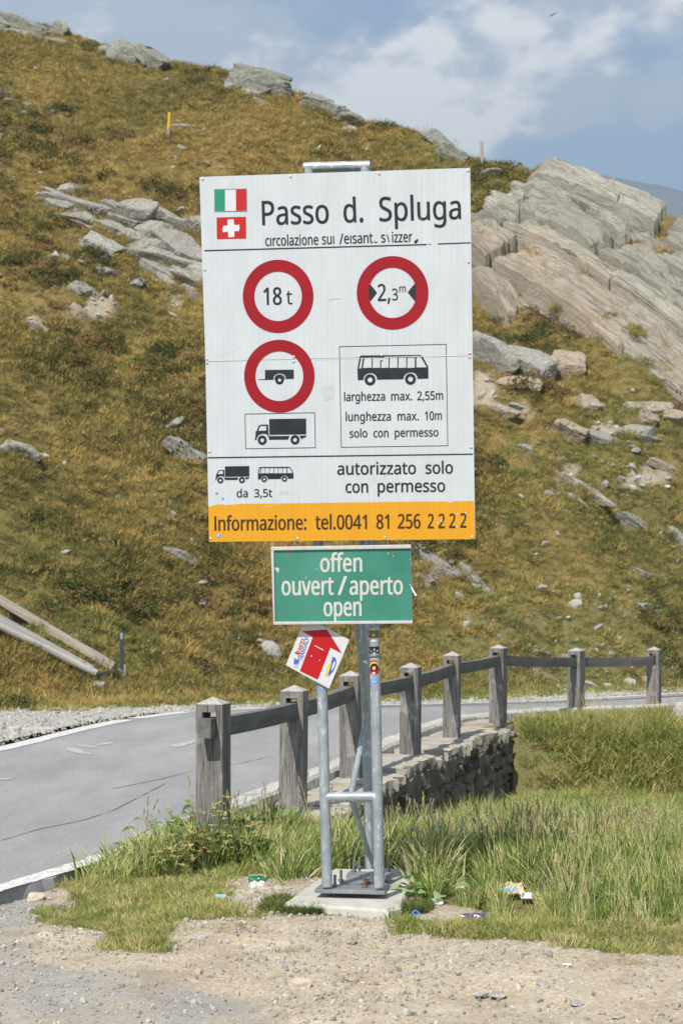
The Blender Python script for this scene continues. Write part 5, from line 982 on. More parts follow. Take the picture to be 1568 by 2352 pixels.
# ------------------------------------------------------------------ rocks of the hillside
BIG = [rockmesh(200 + k, 4, 15, .02, 'rock', True) for k in range(12)]
def crumple(me, seed, amp):
    r = random.Random(seed)
    co = np.empty(len(me.vertices) * 3, np.float32); me.vertices.foreach_get('co', co); co = co.reshape(-1, 3)
    n = fbm(co[:, 0] * 1.6 + seed, co[:, 1] * 1.6 + co[:, 2] * 2.3, seed, 4); lay = np.floor((co[:, 2] * 3.1 + fbm(co[:, 0] * 2, co[:, 1] * 2, seed + 9, 2)) * 1.5) * .03
    co *= (1 + n * amp * 2.2)[:, None]; co[:, 0] += lay; co[:, 1] += lay * .6; me.vertices.foreach_set('co', co.ravel()); me.update()
for k, me in enumerate(BIG): crumple(me, 300 + k, .085)
def rock_axes(p, tilt):
    n_ = hill_normal(p); t_ = math.radians(tilt)
    slope = max(.35, math.tan(math.acos(min(.999, n_.z))))
    L_ = Vector((1, -math.tan(t_) / slope * .8, 0)); L_ = (L_ - n_ * L_.dot(n_)).normalized(); return L_, n_.cross(L_).normalized(), n_
def hill_rock(cx, cy, w, h, tilt, seed, mat='rock', parent=None, name='rock', lift=.05):
    p = hit(cx, cy + h * .25); d = p.y; sc = FPX / d; L_, Mv, n_ = rock_axes(p, tilt); r = random.Random(seed)
    ln = w / sc / 2 / max(.55, abs(L_.x)); th = .85 * h / sc / 2; wd_ = .85 * h / sc / 2
    Rm = (Matrix((L_, Mv, n_)).transposed() @ Euler((r.uniform(-.22, .22), r.uniform(-.2, .2), r.uniform(-.35, .35))).to_matrix()).to_euler(); ln *= r.uniform(.85, 1.15); th *= r.uniform(.7, 1.25)
    me = BIG[seed % len(BIG)]
    return place_mesh(name, me, M[mat], Vector((p.x, p.y, min(p.z, float(H(np.array([p.x]), np.array([p.y]))[0]) + .1))) + n_ * (th * (lift - .22)), Rm, (ln * 1.32, max(wd_ * 1.6, .05), max(th * 1.55, .04)), parent)
def outcrop(label, cat, blocks, mat='rock', group=None, lift=0.0):
    x, y = blocks[0][:2]; e = tag(empty('rock_outcrop', hit(x, y)), label, cat, group)
    for k, b in enumerate(blocks): hill_rock(*b[:5], seed=b[5] if len(b) > 5 else k * 5 + int(x), mat=b[6] if len(b) > 6 else mat, parent=e, name='block', lift=lift)
    return e
outcrop('pale cracked rock slabs on the ridge at the top left corner', 'rocks', [(8, 16, 60, 50, 30), (66, 32, 96, 52, 32), (140, 66, 60, 34, 28), (62, 80, 70, 28, 30), (14, 66, 40, 26, 26), (112, 92, 50, 22, 30)], 'rock_lichen', lift=.12)
outcrop('long jagged rock outcrop on the ridge left of the lone boulder', 'rocks', [(250, 62, 44, 26, 15), (296, 72, 84, 62, 28), (350, 104, 66, 46, 40), (300, 100, 60, 34, 24), (328, 116, 44, 30, 40)], 'rock_lichen', lift=.12)
outcrop('large lichen-covered boulder standing on the ridge against the sky', 'boulder', [(585, 152, 98, 78, 18), (640, 168, 62, 46, 30), (612, 180, 70, 34, 22), (560, 150, 40, 40, 10)], 'rock_lichen', lift=.12)
outcrop('small two-part rock just below the ridge boulder', 'rocks', [(580, 208, 40, 32, 30), (596, 232, 30, 24, 40)])
outcrop('low row of pale rocks on the ridge right of the boulder', 'rocks', [(728, 222, 58, 34, 12), (762, 232, 48, 28, 20), (800, 242, 58, 30, 26), (700, 236, 30, 18, 0)], 'rock_lichen', lift=.12)
outcrop('pointed grey rock on the ridge above the right end of the white board', 'rocks', [(1022, 330, 62, 30, 26), (1040, 303, 58, 28, 30)], 'rock_lichen', lift=.12)
outcrop('grey ledge at the picture edge below the top left slabs', 'rocks', [(12, 210, 44, 22, 10), (26, 232, 36, 14, 12), (62, 243, 40, 14, 14), (12, 300, 30, 14, 30), (0, 312, 20, 20, 20)])
outcrop('broad band of layered grey rock left of the white board', 'rocks', [(128, 462, 92, 42, 48), (175, 462, 118, 34, 36), (222, 486, 84, 34, 30), (196, 500, 96, 34, 34), (168, 432, 60, 18, 22), (315, 478, 76, 52, 40), (268, 478, 60, 30, 30), (282, 505, 70, 30, 32), (236, 552, 104, 46, 22), (280, 572, 60, 26, 14), (318, 572, 54, 34, 26), (372, 528, 110, 48, 34), (410, 552, 120, 56, 36), (395, 592, 110, 38, 38), (425, 630, 100, 40, 32), (215, 575, 74, 26, 44), (445, 665, 60, 40, 30), (232, 615, 40, 26, 30), (452, 505, 50, 40, 34), (440, 590, 80, 46, 34), (345, 505, 80, 40, 34), (390, 500, 70, 36, 30), (350, 560, 90, 40, 36), (300, 540, 70, 34, 28), (255, 520, 70, 30, 30), (420, 515, 70, 40, 34), (150, 490, 80, 30, 40), (200, 520, 60, 26, 34), (460, 620, 60, 50, 34), (355, 610, 70, 30, 36), (390, 650, 70, 26, 36), (120, 440, 60, 24, 40)])
H1 = [
 ('white flat-topped stone above the pale soil scar', 187, 659, 44, 22, 5), ('split pale slab lying in the grass left of the white board', 100, 752, 66, 30, 18),
 ('ring-shaped weathered rock half buried at the picture edge', 46, 1026, 74, 38, 14), ('pale slab tilted in the grass beside the lower edge of the white board', 436, 1040, 86, 40, 30),
 ('long low white rock in the golden grass left of the green plate', 420, 1280, 118, 32, 6), ('flat grey stone on the verge behind the far fence posts', 1252, 1551, 56, 15, 2),
 ('small pale stone on the verge behind the arrow card', 634, 1566, 26, 10, 0), ('pale stone slanting in grass above the far rail', 1240, 1503, 46, 14, 8),
 ('small stone near the yellow marker pole', 418, 341, 26, 13, 10), ('slim pale stone right of the yellow marker pole', 462, 376, 34, 10, 22),
 ('pale bare stones strip below the ridge beside the yellow pole', 428, 292, 70, 16, -6), ('rounded pale stone high on the left slope', 118, 257, 16, 20, 0),
 ('narrow pale stone below the ridge boulder', 800, 297, 26, 18, 24), ('thin slab near the ridge left of the grey pole', 930, 402, 60, 10, 8),
 ('small rock right of the grey marker pole', 1125, 352, 44, 16, 16), ('small block under the layered band', 243, 618, 38, 24, 34),
]
for k, (lab, x, y, w, h, tl_) in enumerate(H1): tag(hill_rock(x, y, w, h, tl_, 40 + k * 7, 'rock'), lab, 'rock', 'rocks on the hillside')
H2 = [
 ('large pale slab leaning beside the right edge of the white board', 1118, 800, 96, 74, 48, 'rock'), ('long pale slab below the tan rock face', 1198, 822, 92, 70, 46, 'rock'),
 ('squat tan block in the grass below the rock face', 1300, 838, 76, 48, 8, 'rock_tan'), ('orange-stained rock under the pale slabs', 1180, 878, 66, 40, 32, 'rock_tan'),
 ('grey slab projecting from the scree right of the yellow band', 1376, 1006, 96, 34, 18, 'rock'), ('tan layered stones beside the projecting grey slab', 1310, 984, 90, 46, 18, 'rock_tan'),
 ('long bleached rock near the right picture edge', 1488, 934, 112, 36, 18, 'rock_tan'), ('second bleached rock ending at the right picture edge', 1545, 952, 60, 36, 20, 'rock_tan'),
 ('wedge of pale rock below the bleached ones', 1466, 992, 76, 42, 14, 'rock'), ('rounded block between the bleached rocks', 1482, 962, 40, 34, 0, 'rock_tan'),
 ('long thin slab pointing down the right slope', 1352, 1122, 104, 20, 36, 'rock'), ('small pale stone in the middle of the right slope', 1266, 1133, 42, 22, 12, 'rock'),
 ('flat pale stone under the thin slab', 1336, 1158, 48, 16, 8, 'rock'), ('stone beside the lower right board edge', 1202, 1026, 34, 20, 8, 'rock'),
 ('slanted sliver of pale rock below the rock face', 1345, 924, 38, 34, 50, 'rock_tan'), ('pale slabs strung along the right picture edge', 1528, 1068, 110, 26, 26, 'rock_tan'),
 ('broken ledge above the hollow on the right', 1468, 1208, 90, 26, 24, 'rock'), ('ledge end at the right picture edge', 1556, 1240, 40, 50, 50, 'rock'),
 ('long rock rib below the right end of the board', 1000, 1290, 120, 34, 34, 'rock'), ('lower end of the rock rib right of the green plate', 1088, 1332, 80, 26, 32, 'rock'),
 ('stone at the foot of the rock rib', 1112, 1352, 40, 16, 30, 'rock'), ('tan stone beside the board above its black divider line', 1150, 946, 70, 24, 30, 'rock_tan'),
 ('pale stone near the middle of the right slope bottom', 1470, 1315, 40, 14, 20, 'rock'), ('shard lying on scree beside the board', 1190, 940, 44, 18, 20, 'rock'),
 ('stone block at the rock face foot on the right', 1500, 1010, 50, 16, 10, 'rock'), ('dark ledge piece by the right rib', 1420, 1195, 50, 22, 18, 'rock'),
]
for k, (lab, x, y, w, h, tl_, m) in enumerate(H2): tag(hill_rock(x, y, w, h, tl_, 90 + k * 5, m), lab, 'rock', 'rocks on the hillside')

# ------------------------------------------------------------------ the big bedded rock face on the right
FACE_MAP = [(p.x, p.y + (1.7 if k < 6 else 0)) for k, p in enumerate([hit(x, max(y, 20)) for x, y in FACE])]
def rock_face():
    """beds of rock dipping down to the right: every bed is broken into long flat slabs, each a body of its own"""
    poly = FACE_MAP
    e = tag(empty('rock_cliff', hit(1300, 760)), 'big bedded rock face of grey and tan slabs on the right skyline', 'rock face')
    u = Vector((1, -1.05)); u.normalize(); v = Vector((-u.y, u.x))      # along the beds (down to the right), across them
    S = [Vector(q).dot(u) for q in poly]; B_ = [Vector(q).dot(v) for q in poly]; r = random.Random(12)
    b = min(B_) + .05; lay = 0; lev = 0.0
    while b < max(B_) - .1:
        wdt = r.choice((.28, .4, .55, .8, 1.1, 1.35)) * r.uniform(.85, 1.15); sv = np.arange(min(S), max(S), .1)
        ins = in_poly(sv * u.x + (b + wdt / 2) * v.x, sv * u.y + (b + wdt / 2) * v.y, poly).astype(int); d_ = np.diff(np.r_[0, ins, 0]); runs = list(zip(sv[np.minimum(np.nonzero(d_ == 1)[0], len(sv) - 1)], sv[np.minimum(np.nonzero(d_ == -1)[0], len(sv) - 1)]))
        lev = max(-.14, min(.34, lev + r.uniform(-.28, .28)))
        for (s_a, s_b) in runs:
            s = s_a - r.uniform(-.1, .35); s_b = s_b + r.uniform(-.15, .3)
            while s < s_b - .25:
                ln = min(r.uniform(1.0, 4.6), s_b - s); ln = ln if s_b - s - ln > .6 else s_b - s
                ns, nb = max(8, int(ln / .12)), max(6, int(wdt / .07)); g = r.choice((.02, .035, .06, .09, .12))
                su = np.linspace(0, 1, ns); bu = np.linspace(0, 1, nb); SU, BU = np.meshgrid(su, bu)
                e0 = r.uniform(-.35, .35); e1 = r.uniform(-.35, .35); j0 = fbm(bu * 4 + lay, bu * 0, int(ln * 97) + lay, 3) * .5; j1 = fbm(bu * 4 + 9, bu * 0, int(ln * 91) + lay, 3) * .5
                lo = (s + g + (e0 * bu + j0) * min(1, ln))[:, None]; hi = (s + ln - g + (e1 * bu + j1) * min(1, ln))[:, None]
                SS = lo + (hi - lo) * SU; wig = fbm(SS * .7, BU * .2 + lay, 733, 3) * .09; BB = b + g * .5 + max(.12, wdt - g) * BU + wig
                X = SS * u.x + BB * v.x; Y = SS * u.y + BB * v.y; base = H(X, Y, False)
                ang = r.uniform(-.02, .16) * min(1.0, wdt); off = .34 + lev + r.uniform(-.16, .2)
                k2 = BU * wdt * 4.2 + fbm(SS * .3 + 5, BU * .3, 810 + lay, 3) * 1.4; beds = .075 * (1 - (k2 - np.floor(k2)))
                cell = np.floor(SS * .95 + fbm(BU * 3, SS * .2, 815 + lay, 2) * 2.0 + lay * .37).astype(int); cell2 = np.floor(BU * wdt * 2.2 + fbm(SS * .4, BU, 817, 2)).astype(int); beds = beds + (hash2(cell, cell2, 33 + lay) - .5) * .17
                hgt = off + ang * (1 - BU) + fbm(X * .8, Y * .8, 760, 3) * .06 + fbm(SS * 1.4, BU * wdt * 4, 770 + lay, 4) * .05 + beds
                hgt = hgt * (.5 + .5 * sstep(-1.6, 1.8, np.interp(X, RX, RY) - Y)) - .07 * (1 - sstep(0, .12, SS - lo)) - .07 * (1 - sstep(0, .12, hi - SS)) - .30 * (1 - sstep(0, .5, SS - s_a)) - .30 * (1 - sstep(0, .5, s_b - SS)) - .05 * (fbm(SS * .5, BU * wdt * 9, 830 + lay, 2) > .2)
                ch = (fbm(SS * 2.0, BU * 3, 820 + lay, 3) > .24) * .06; hgt = hgt - ch
                Zt = base + hgt; px, py = proj(X, Y, Zt)
                i = np.arange(ns * nb).reshape(nb, ns); F = np.stack([i[:-1, :-1], i[:-1, 1:], i[1:, 1:], i[1:, :-1]], -1).reshape(-1, 4).tolist()
                ring = list(i[0, :]) + list(i[1:, -1]) + list(i[-1, -2::-1]) + list(i[-2:0:-1, 0]); n0 = ns * nb; m = len(ring)
                V = np.c_[X.ravel(), Y.ravel(), Zt.ravel()]; R_ = V[ring].copy(); R_[:, 2] -= .75; V = np.r_[V, R_]
                F += [(ring[(k + 1) % m], ring[k], n0 + k, n0 + (k + 1) % m) for k in range(m)]
                me = bpy.data.meshes.new('slab'); me.from_pydata(V.tolist(), [], [tuple(int(q) for q in f_) for f_ in F]); me.update()
                tn = np.clip(sstep(-120, 110, (py - 560) - (px - 1250) * .80 + fbm(X * .6, Y * .6, 712, 4) * 260 + r.uniform(-70, 70)).ravel(), .04, .96); tn = np.r_[tn, tn[ring]]
                at = me.attributes.new('tanness', 'FLOAT', 'POINT'); at.data.foreach_set('value', tn.astype(np.float32))
                uu = np.r_[SS.ravel(), SS.ravel()[ring]]; vv = np.r_[BB.ravel(), BB.ravel()[ring] + .6]; uvl = me.uv_layers.new(name='UVMap'); vi = np.empty(len(me.loops), np.int32); me.loops.foreach_get('vertex_index', vi)
                uvl.data.foreach_set('uv', np.c_[uu[vi] + lay * 3.7, vv[vi]].astype(np.float32).ravel()); link('slab', me, M['bedrock'], e)
                s += ln
        b += wdt; lay += 1
rock_face()

# ------------------------------------------------------------------ scattering of grass, gravel and scree (each kind one body of stuff)
def proto(name, me, mat, coll):
    o = bpy.data.objects.new(name, me); me.materials.append(mat) if not me.materials else None; coll.objects.link(o); return o
def scatter_tree(coll):
    g = bpy.data.node_groups.new('scatter', 'GeometryNodeTree')
    g.interface.new_socket('Geometry', in_out='INPUT', socket_type='NodeSocketGeometry'); g.interface.new_socket('Geometry', in_out='OUTPUT', socket_type='NodeSocketGeometry')
    N = g.nodes.new; L = g.links.new; gi = N('NodeGroupInput'); go = N('NodeGroupOutput'); ip = N('GeometryNodeInstanceOnPoints')
    ci = N('GeometryNodeCollectionInfo'); ci.inputs['Collection'].default_value = coll; ci.inputs['Separate Children'].default_value = True; ci.inputs['Reset Children'].default_value = True
    def na(n_, ty):
        a = N('GeometryNodeInputNamedAttribute'); a.data_type = ty; a.inputs['Name'].default_value = n_; return [o for o in a.outputs if o.enabled][0]
    er = N('FunctionNodeEulerToRotation'); L(na('rot', 'FLOAT_VECTOR'), er.inputs[0])
    L(gi.outputs[0], ip.inputs['Points']); L(ci.outputs[0], ip.inputs['Instance']); ip.inputs['Pick Instance'].default_value = True
    L(na('idx', 'INT'), ip.inputs['Instance Index']); L(er.outputs[0], ip.inputs['Rotation']); L(na('scl', 'FLOAT_VECTOR'), ip.inputs['Scale']); L(ip.outputs[0], go.inputs[0]); return g
def scatter(name, pts, rot, scl, protos, label, cat):
    coll = bpy.data.collections.new(name + '_source')
    for o in protos: coll.objects.link(o)
    n = len(pts); me = bpy.data.meshes.new(name); me.vertices.add(n); me.vertices.foreach_set('co', np.asarray(pts, np.float32).ravel())
    a = me.attributes.new('rot', 'FLOAT_VECTOR', 'POINT'); a.data.foreach_set('vector', np.asarray(rot, np.float32).ravel())
    a = me.attributes.new('scl', 'FLOAT_VECTOR', 'POINT'); a.data.foreach_set('vector', np.asarray(scl, np.float32).ravel())
    a = me.attributes.new('idx', 'INT', 'POINT'); a.data.foreach_set('value', NPR.integers(0, len(protos), n).astype(np.int32))
    o = link(name, me); o.modifiers.new('scatter', 'NODES').node_group = scatter_tree(coll); tag(o, label, cat, kind='stuff'); return o
def blades(seed, n, rad, hmin, hmax, wid, bend, mat, name, seg=3, lean=.25):
    r = random.Random(seed); V = []; F = []
    for k in range(n):
        a = r.uniform(0, 6.283); rr = rad * math.sqrt(r.random()); x, y = rr * math.cos(a), rr * math.sin(a)
        h = r.uniform(hmin, hmax) * (1 - .35 * rr / rad); da = a + r.gauss(0, .8); dx, dy = math.cos(da), math.sin(da); b = h * r.uniform(.3, 1) * bend; l0 = r.uniform(0, lean)
        w = wid * r.uniform(.6, 1.2); ta = r.uniform(0, 6.283); tx, ty = math.cos(ta) * w / 2, math.sin(ta) * w / 2; i0 = len(V)
        for j in range(seg):
            t_ = j / seg; q = t_ * t_ * b + t_ * l0 * h; k_ = 1 - .55 * t_; z_ = h * t_ * (1 - .25 * bend * t_)
            V += [(x + dx * q - tx * k_, y + dy * q - ty * k_, z_), (x + dx * q + tx * k_, y + dy * q + ty * k_, z_)]
        q = b + l0 * h; V.append((x + dx * q, y + dy * q, h * (1 - .25 * bend)))
        for j in range(seg - 1): F.append((i0 + 2 * j, i0 + 2 * j + 1, i0 + 2 * j + 3, i0 + 2 * j + 2))
        F.append((i0 + 2 * seg - 2, i0 + 2 * seg - 1, i0 + 2 * seg))
    me = bpy.data.meshes.new(name); me.from_pydata(V, [], F); me.update(); me.materials.append(mat); return bpy.data.objects.new(name, me)
def seedstem(seed, h, mat, name):
    r = random.Random(seed); V = []; F = []; n = 5
    for s_ in range(r.randint(2, 4)):
        a = r.uniform(0, 6.28); b = r.uniform(.05, .2) * h; hh = h * r.uniform(.7, 1); x0, y0 = r.uniform(-.05, .05), r.uniform(-.05, .05); P = []
        for j in range(n + 1): t_ = j / n; P.append(Vector((x0 + math.cos(a) * b * t_ * t_, y0 + math.sin(a) * b * t_ * t_, hh * t_)))
        for j in range(n):
            for ang in (0, 1.57):
                w = Vector((math.cos(ang), math.sin(ang), 0)) * .0016; i0 = len(V); V += [P[j] - w, P[j] + w, P[j + 1] + w, P[j + 1] - w]; F.append((i0, i0 + 1, i0 + 2, i0 + 3))
        hd = (P[-1] - P[-2]).normalized()
        for q in range(16):
            t_ = r.uniform(0, 1); c = P[-1] - hd * (.11 * h * 2 * t_ * .6) ; o_ = Vector((r.gauss(0, 1), r.gauss(0, 1), r.gauss(0, .6))).normalized(); l = .012 + .018 * t_ ; i0 = len(V); sd = o_.cross(hd).normalized() * .0035
            V += [c - sd, c + sd, c + o_ * l * .7 + hd * l]; F.append((i0, i0 + 1, i0 + 2))
    me = bpy.data.meshes.new(name); me.from_pydata([tuple(v) for v in V], [], F); me.update(); me.materials.append(mat); return bpy.data.objects.new(name, me)
def leafclump(seed, n, rad, hgt, ls, mat, name):
    r = random.Random(seed); V = []; F = []
    for k in range(n):
        d = Vector((r.gauss(0, 1), r.gauss(0, 1), abs(r.gauss(0, .8)))).normalized(); c = Vector((d.x * rad, d.y * rad, d.z * hgt)) * r.uniform(.55, 1.0)
        a = Vector((r.gauss(0, 1), r.gauss(0, 1), r.gauss(0, 1))).normalized(); b = a.cross(d).normalized(); l = ls * r.uniform(.6, 1.3); i0 = len(V)
        V += [c - a * l, c + b * l * .45, c + a * l, c - b * l * .45]; F.append((i0, i0 + 1, i0 + 2, i0 + 3))
    me = bpy.data.meshes.new(name); me.from_pydata([tuple(v) for v in V], [], F); me.update(); me.materials.append(mat); return bpy.data.objects.new(name, me)
def rand_pts(n, x0, x1, y0, y1): return NPR.uniform(x0, x1, n), NPR.uniform(y0, y1, n)
def upright(n, tilt=.12): return np.c_[NPR.normal(0, tilt, n), NPR.normal(0, tilt, n), NPR.uniform(0, 6.283, n)]
def scl(n, lo, hi, var=.2): s = NPR.uniform(lo, hi, n); return np.c_[s * NPR.uniform(1 - var, 1 + var, n), s * NPR.uniform(1 - var, 1 + var, n), s]

# --- hillside turf
def hill_pts(n):
    Y = NPR.uniform(28, 78, n); X = NPR.uniform(-.29, .235, n) * Y + NPR.uniform(-1, 1, n); yf = np.interp(X, FX, FYF)
    s, _ = sdist(X, Y, FL); k = (Y > yf - .6 + fbm(X * 1.5, Y * 1.5, 5, 3) * 2.0) & (Y < np.interp(X, RX, RY) + 3) & (s < -.6); return X[k], Y[k]
FACE_GRASS = [(1500, 622, 50, 30), (1465, 592, 34, 12), (1275, 560, 12, 16), (1215, 610, 16, 14), (1300, 735, 34, 14), (1390, 745, 40, 16), (1255, 690, 16, 12), (1345, 655, 18, 8), (1440, 790, 40, 14)]
def on_face(X, Y):
    f = in_poly(X, Y, FACE_MAP); px, py = proj(X, Y, H(X, Y)); ok = np.zeros(len(X), bool)
    for cx, cy, rx, ry in FACE_GRASS: ok |= np.hypot((px - cx) / rx, (py - 10 - cy) / ry) < 1
    return f & ok
def rockfree(X, Y):
    r = hill_zone(X, Y)[:, 0]; k = NPR.random(len(X)) > r * .93
    f = in_poly(X, Y, FACE_MAP); px, py = proj(X, Y, H(X, Y)); ok = np.zeros(len(X), bool)
    for cx, cy, rx, ry in FACE_GRASS: ok |= np.hypot((px - cx) / rx, (py - 10 - cy) / ry) < 1
    return k & (~f | ok | (NPR.random(len(X)) < .6))
X, Y = hill_pts(158000); k = rockfree(X, Y); X, Y = X[k], Y[k]
grn = fbm(X * .16, Y * .12, 140, 3) * 1.6 + (X - 1.0) * .06 + fbm(X * .8, Y * .8, 141, 2) * .5 > .12
size = .85 + fbm(X * .5, Y * .5, 150, 3) * .9
def hilltufts(mask, name, mat, label, lo, hi, hs):
    x, y = X[mask], Y[mask]; n = len(x); s = scl(n, lo, hi) * np.clip(size[mask], .5, 1.5)[:, None]
    pr = [blades(400 + k + hs, 62, .14, .05, .17, .0105, .8, M[mat], 'tuft', 3, .5) for k in range(5)]
    rt = upright(n, .18); rt[:, 0] += .30      # tufts hang a little downhill
    scatter(name, np.c_[x, y, H(x, y) - .03 + .42 * on_face(x, y)], rt, s, pr, label, 'grass')
hilltufts(~grn, 'golden_hill_grass', 'hillgrass', 'golden brown tussock grass covering the hillside', .8, 1.45, 0)
hilltufts(grn, 'green_hill_grass', 'hillgreen', 'olive green grass on the lower and right hillside', .6, 1.15, 20)
xb, yb = hill_pts(11000); kb = rockfree(xb, yb) & (fbm(xb * .6, yb * .6, 155, 3) > -.02); xb, yb = xb[kb], yb[kb]; nb = len(xb); rt = upright(nb, .2); rt[:, 0] += .35
scatter('hill_tussocks', np.c_[xb, yb, H(xb, yb) - .05], rt, scl(nb, 1.1, 2.0, .25), [blades(440 + q, 90, .14, .06, .18, .007, .95, M['hillgrass'], 'tussock', 3, .6) for q in range(4)], 'larger drooping grass tussocks on the hillside', 'grass')
xs_, ys_ = hill_pts(13400); dn = fbm(xs_ * .45, ys_ * .4, 160, 4); k = rockfree(xs_, ys_) & (dn > .11); xs_, ys_ = xs_[k], ys_[k]; n = len(xs_)
scatter('dwarf_shrubs', np.c_[xs_, ys_, H(xs_, ys_) - .05], upright(n, .2), scl(n, .6, 1.5, .3), [leafclump(500 + q, 170, .26, .20, .030, M['shrub'], 'shrub') for q in range(4)], 'low dark heather and juniper patches on the hillside', 'shrubs')
# --- loose stones on the hill
xs_, ys_ = hill_pts(50000); px, py = proj(xs_, ys_, H(xs_, ys_)); z_ = hill_zone(xs_, ys_)[:, 0]
pr_ = .022 + .40 * z_ + .12 * sstep(900, 1300, px) * sstep(820, 1000, py) * sstep(.02, .2, fbm(xs_ * .5, ys_ * .35, 170, 3)) + .10 * sstep(.16, .3, fbm(xs_ * .4, ys_ * .4, 171, 3))
k = (NPR.random(len(xs_)) < pr_) & ~in_poly(xs_, ys_, FACE_MAP); xs_, ys_ = xs_[k], ys_[k]; n = len(xs_); S_ = np.clip(NPR.lognormal(-3.15, .55, n), .016, .20)
GST = []
for q in range(6):
    me = rockmesh(600 + q, 2, 11, .06, 'loose_stone'); me.materials.append(M['gravel_pale']); GST.append(bpy.data.objects.new('loose_stone', me))
scatter('scree_stones', np.c_[xs_, ys_, H(xs_, ys_) + S_ * .25], NPR.normal(0, .5, (n, 3)) + np.c_[np.full(n, .5), np.zeros(n), NPR.uniform(0, 6, n)], np.c_[S_ * 1.4, S_, S_ * .6], GST, 'scattered pale loose stones in the hillside grass', 'stones')
# --- roadside gravel beyond the white line
xs_, ys_ = rand_pts(110000, -9, 14, 18, 46); s, _ = sdist(xs_, ys_, FL); yf = np.interp(xs_, FX, FYF); k = (s < -.15) & (ys_ < yf - .5 + fbm(xs_, ys_, 180, 3) * 1.5) & (np.abs(xs_) < ys_ * .2 + .6); xs_, ys_, s = xs_[k], ys_[k], s[k]
n = len(xs_); S_ = np.clip(NPR.lognormal(-4.5, .5, n), .006, .035)
scatter('roadside_gravel', np.c_[xs_, ys_, H(xs_, ys_) + S_ * .2], NPR.uniform(0, 6, (n, 3)), np.c_[S_ * 1.2, S_, S_ * .7], GST, 'pale gravel strip between the road edge line and the hill', 'gravel')
# --- foreground gravel
GSF = []
for q in range(6):
    me = rockmesh(620 + q, 1, 10, .08, 'pebble'); me.materials.append(M['gravel']); GSF.append(bpy.data.objects.new('pebble', me))
xs_, ys_ = rand_pts(90000, -3.2, 3.6, 7.2, 13); px, py = zone_px(xs_, ys_); s, _ = sdist(xs_, ys_, KL); k = s > .2
for P in (P_TALL, P_STRIP, P_MEDL): k &= ~in_poly(px, py, P)
k &= ~(in_poly(px, py, P_LAWN) & ~in_poly(px, py, P_BARE) & (NPR.random(len(px)) < .96))
dens = .30 + .5 * sstep(-.05, .25, fbm(xs_ * 1.6, ys_ * 1.6, 190, 3)) + .35 * in_poly(px, py, P_BARE) + .1 * sstep(200, 80, px) ; k &= NPR.random(len(px)) < dens
pq = np.array([(p.x, p.y) for p in [on_z(x, y, PADZ) for x, y in ((652, 2070), (914, 2085), (962, 1992), (764, 1992))]]); k &= ~in_poly(xs_, ys_, [tuple(q) for q in pq]); xs_, ys_ = xs_[k], ys_[k]
n = len(xs_); S_ = np.clip(NPR.lognormal(-5.55, .62, n), .002, .021)
gz = ground_z(xs_.reshape(1, -1), ys_.reshape(1, -1)).ravel()
scatter('foreground_gravel', np.c_[xs_, ys_, gz + S_ * .25], NPR.uniform(0, 6, (n, 3)), np.c_[S_ * 1.3, S_, S_ * .7], GSF, 'loose gravel strewn over the dirt in front of the sign', 'gravel')
# --- meadow grasses around the sign
LITTER_AT = [(1075, 2043), (1048, 2052), (1172, 2062), (1208, 2074), (1004, 2085), (986, 1998), (622, 2004), (592, 2034)]
def zone_scatter(name, N_, box, inc, exc, protos, lo, hi, label, cat, tilt=.12, amp=1.0, dens=None, cond=None, hpy=None):
    x, y = rand_pts(N_, *box); px, py = zone_px(x, y, amp); k = np.zeros(N_, bool)
    for P in inc: k |= in_poly(px, py, P)
    for P in exc: k &= ~in_poly(px, py, P)
    s, _ = sdist(x, y, KL); k &= s > .16
    wx = np.interp(y, WL[:, 1], WL[:, 0]); k &= ~((y > 15.7) & (y < 27.3) & (x < wx + .12))
    k &= ~in_poly(x, y, [tuple(q) for q in pq])
    if dens is not None: k &= NPR.random(N_) < dens(x, y)
    if cond is not None: k &= cond(x, y)
    if name not in ('pad_fringe_grass', 'bank_grass'): k &= ~in_poly(px, py, P_LIT)
    if name in ('tall_meadow_grass', 'seed_stems', 'verge_grass'):
        for lx, ly in LITTER_AT: k &= np.hypot((px - lx) / 42, (py - ly - 8) / 26) > 1
    x, y = x[k], y[k]; n = len(x); z_ = ground_z(x.reshape(1, -1), y.reshape(1, -1)).ravel() - .012
    sc_ = scl(n, lo, hi) * (1 + fbm(x * 1.3, y * 1.3, 210, 3) * .7)[:, None]
    if name == 'bank_grass': sc_ = sc_ * np.interp(s[k], [.2, .9, 2.0], [.25, .6, 1.0])[:, None]
    if hpy is not None: sc_ = sc_ * np.interp(py[k], *hpy)[:, None]
    return scatter(name, np.c_[x, y, z_], upright(n, tilt), sc_, protos, label, cat)
TALL = [blades(700 + q, 30, .095, .15, .40, .0098, .42, M['meadow'], 'tuft', 4, .18) for q in range(6)]
zone_scatter('tall_meadow_grass', 38000, (-.6, 6.5, 9.6, 23), [P_TALL], [P_STRIP], TALL, .65, 1.15, 'tall green meadow grass beside and behind the sign', 'grass', .14, dens=lambda x, y: np.where(y < 14.5, .95, .75), hpy=([1880, 1930, 2040, 2080, 2120], [1.4, 1.4, 1.15, .7, .42]))
MID = [blades(720 + q, 30, .08, .08, .24, .0085, .55, M['meadow'], 'tuft', 3, .3) for q in range(5)]
zone_scatter('verge_grass', 13000, (-2.4, .4, 10.2, 19), [P_MEDL], [P_BARE], MID, .8, 1.6, 'mixed green and straw grass on the bank between kerb and sign', 'grass', .16, dens=lambda x, y: np.where(x < -.55, .45, 1.0))
LAWN = [blades(740 + q, 42, .06, .03, .075, .0055, .6, M['lawn'], 'tuft', 2, .4) for q in range(5)]
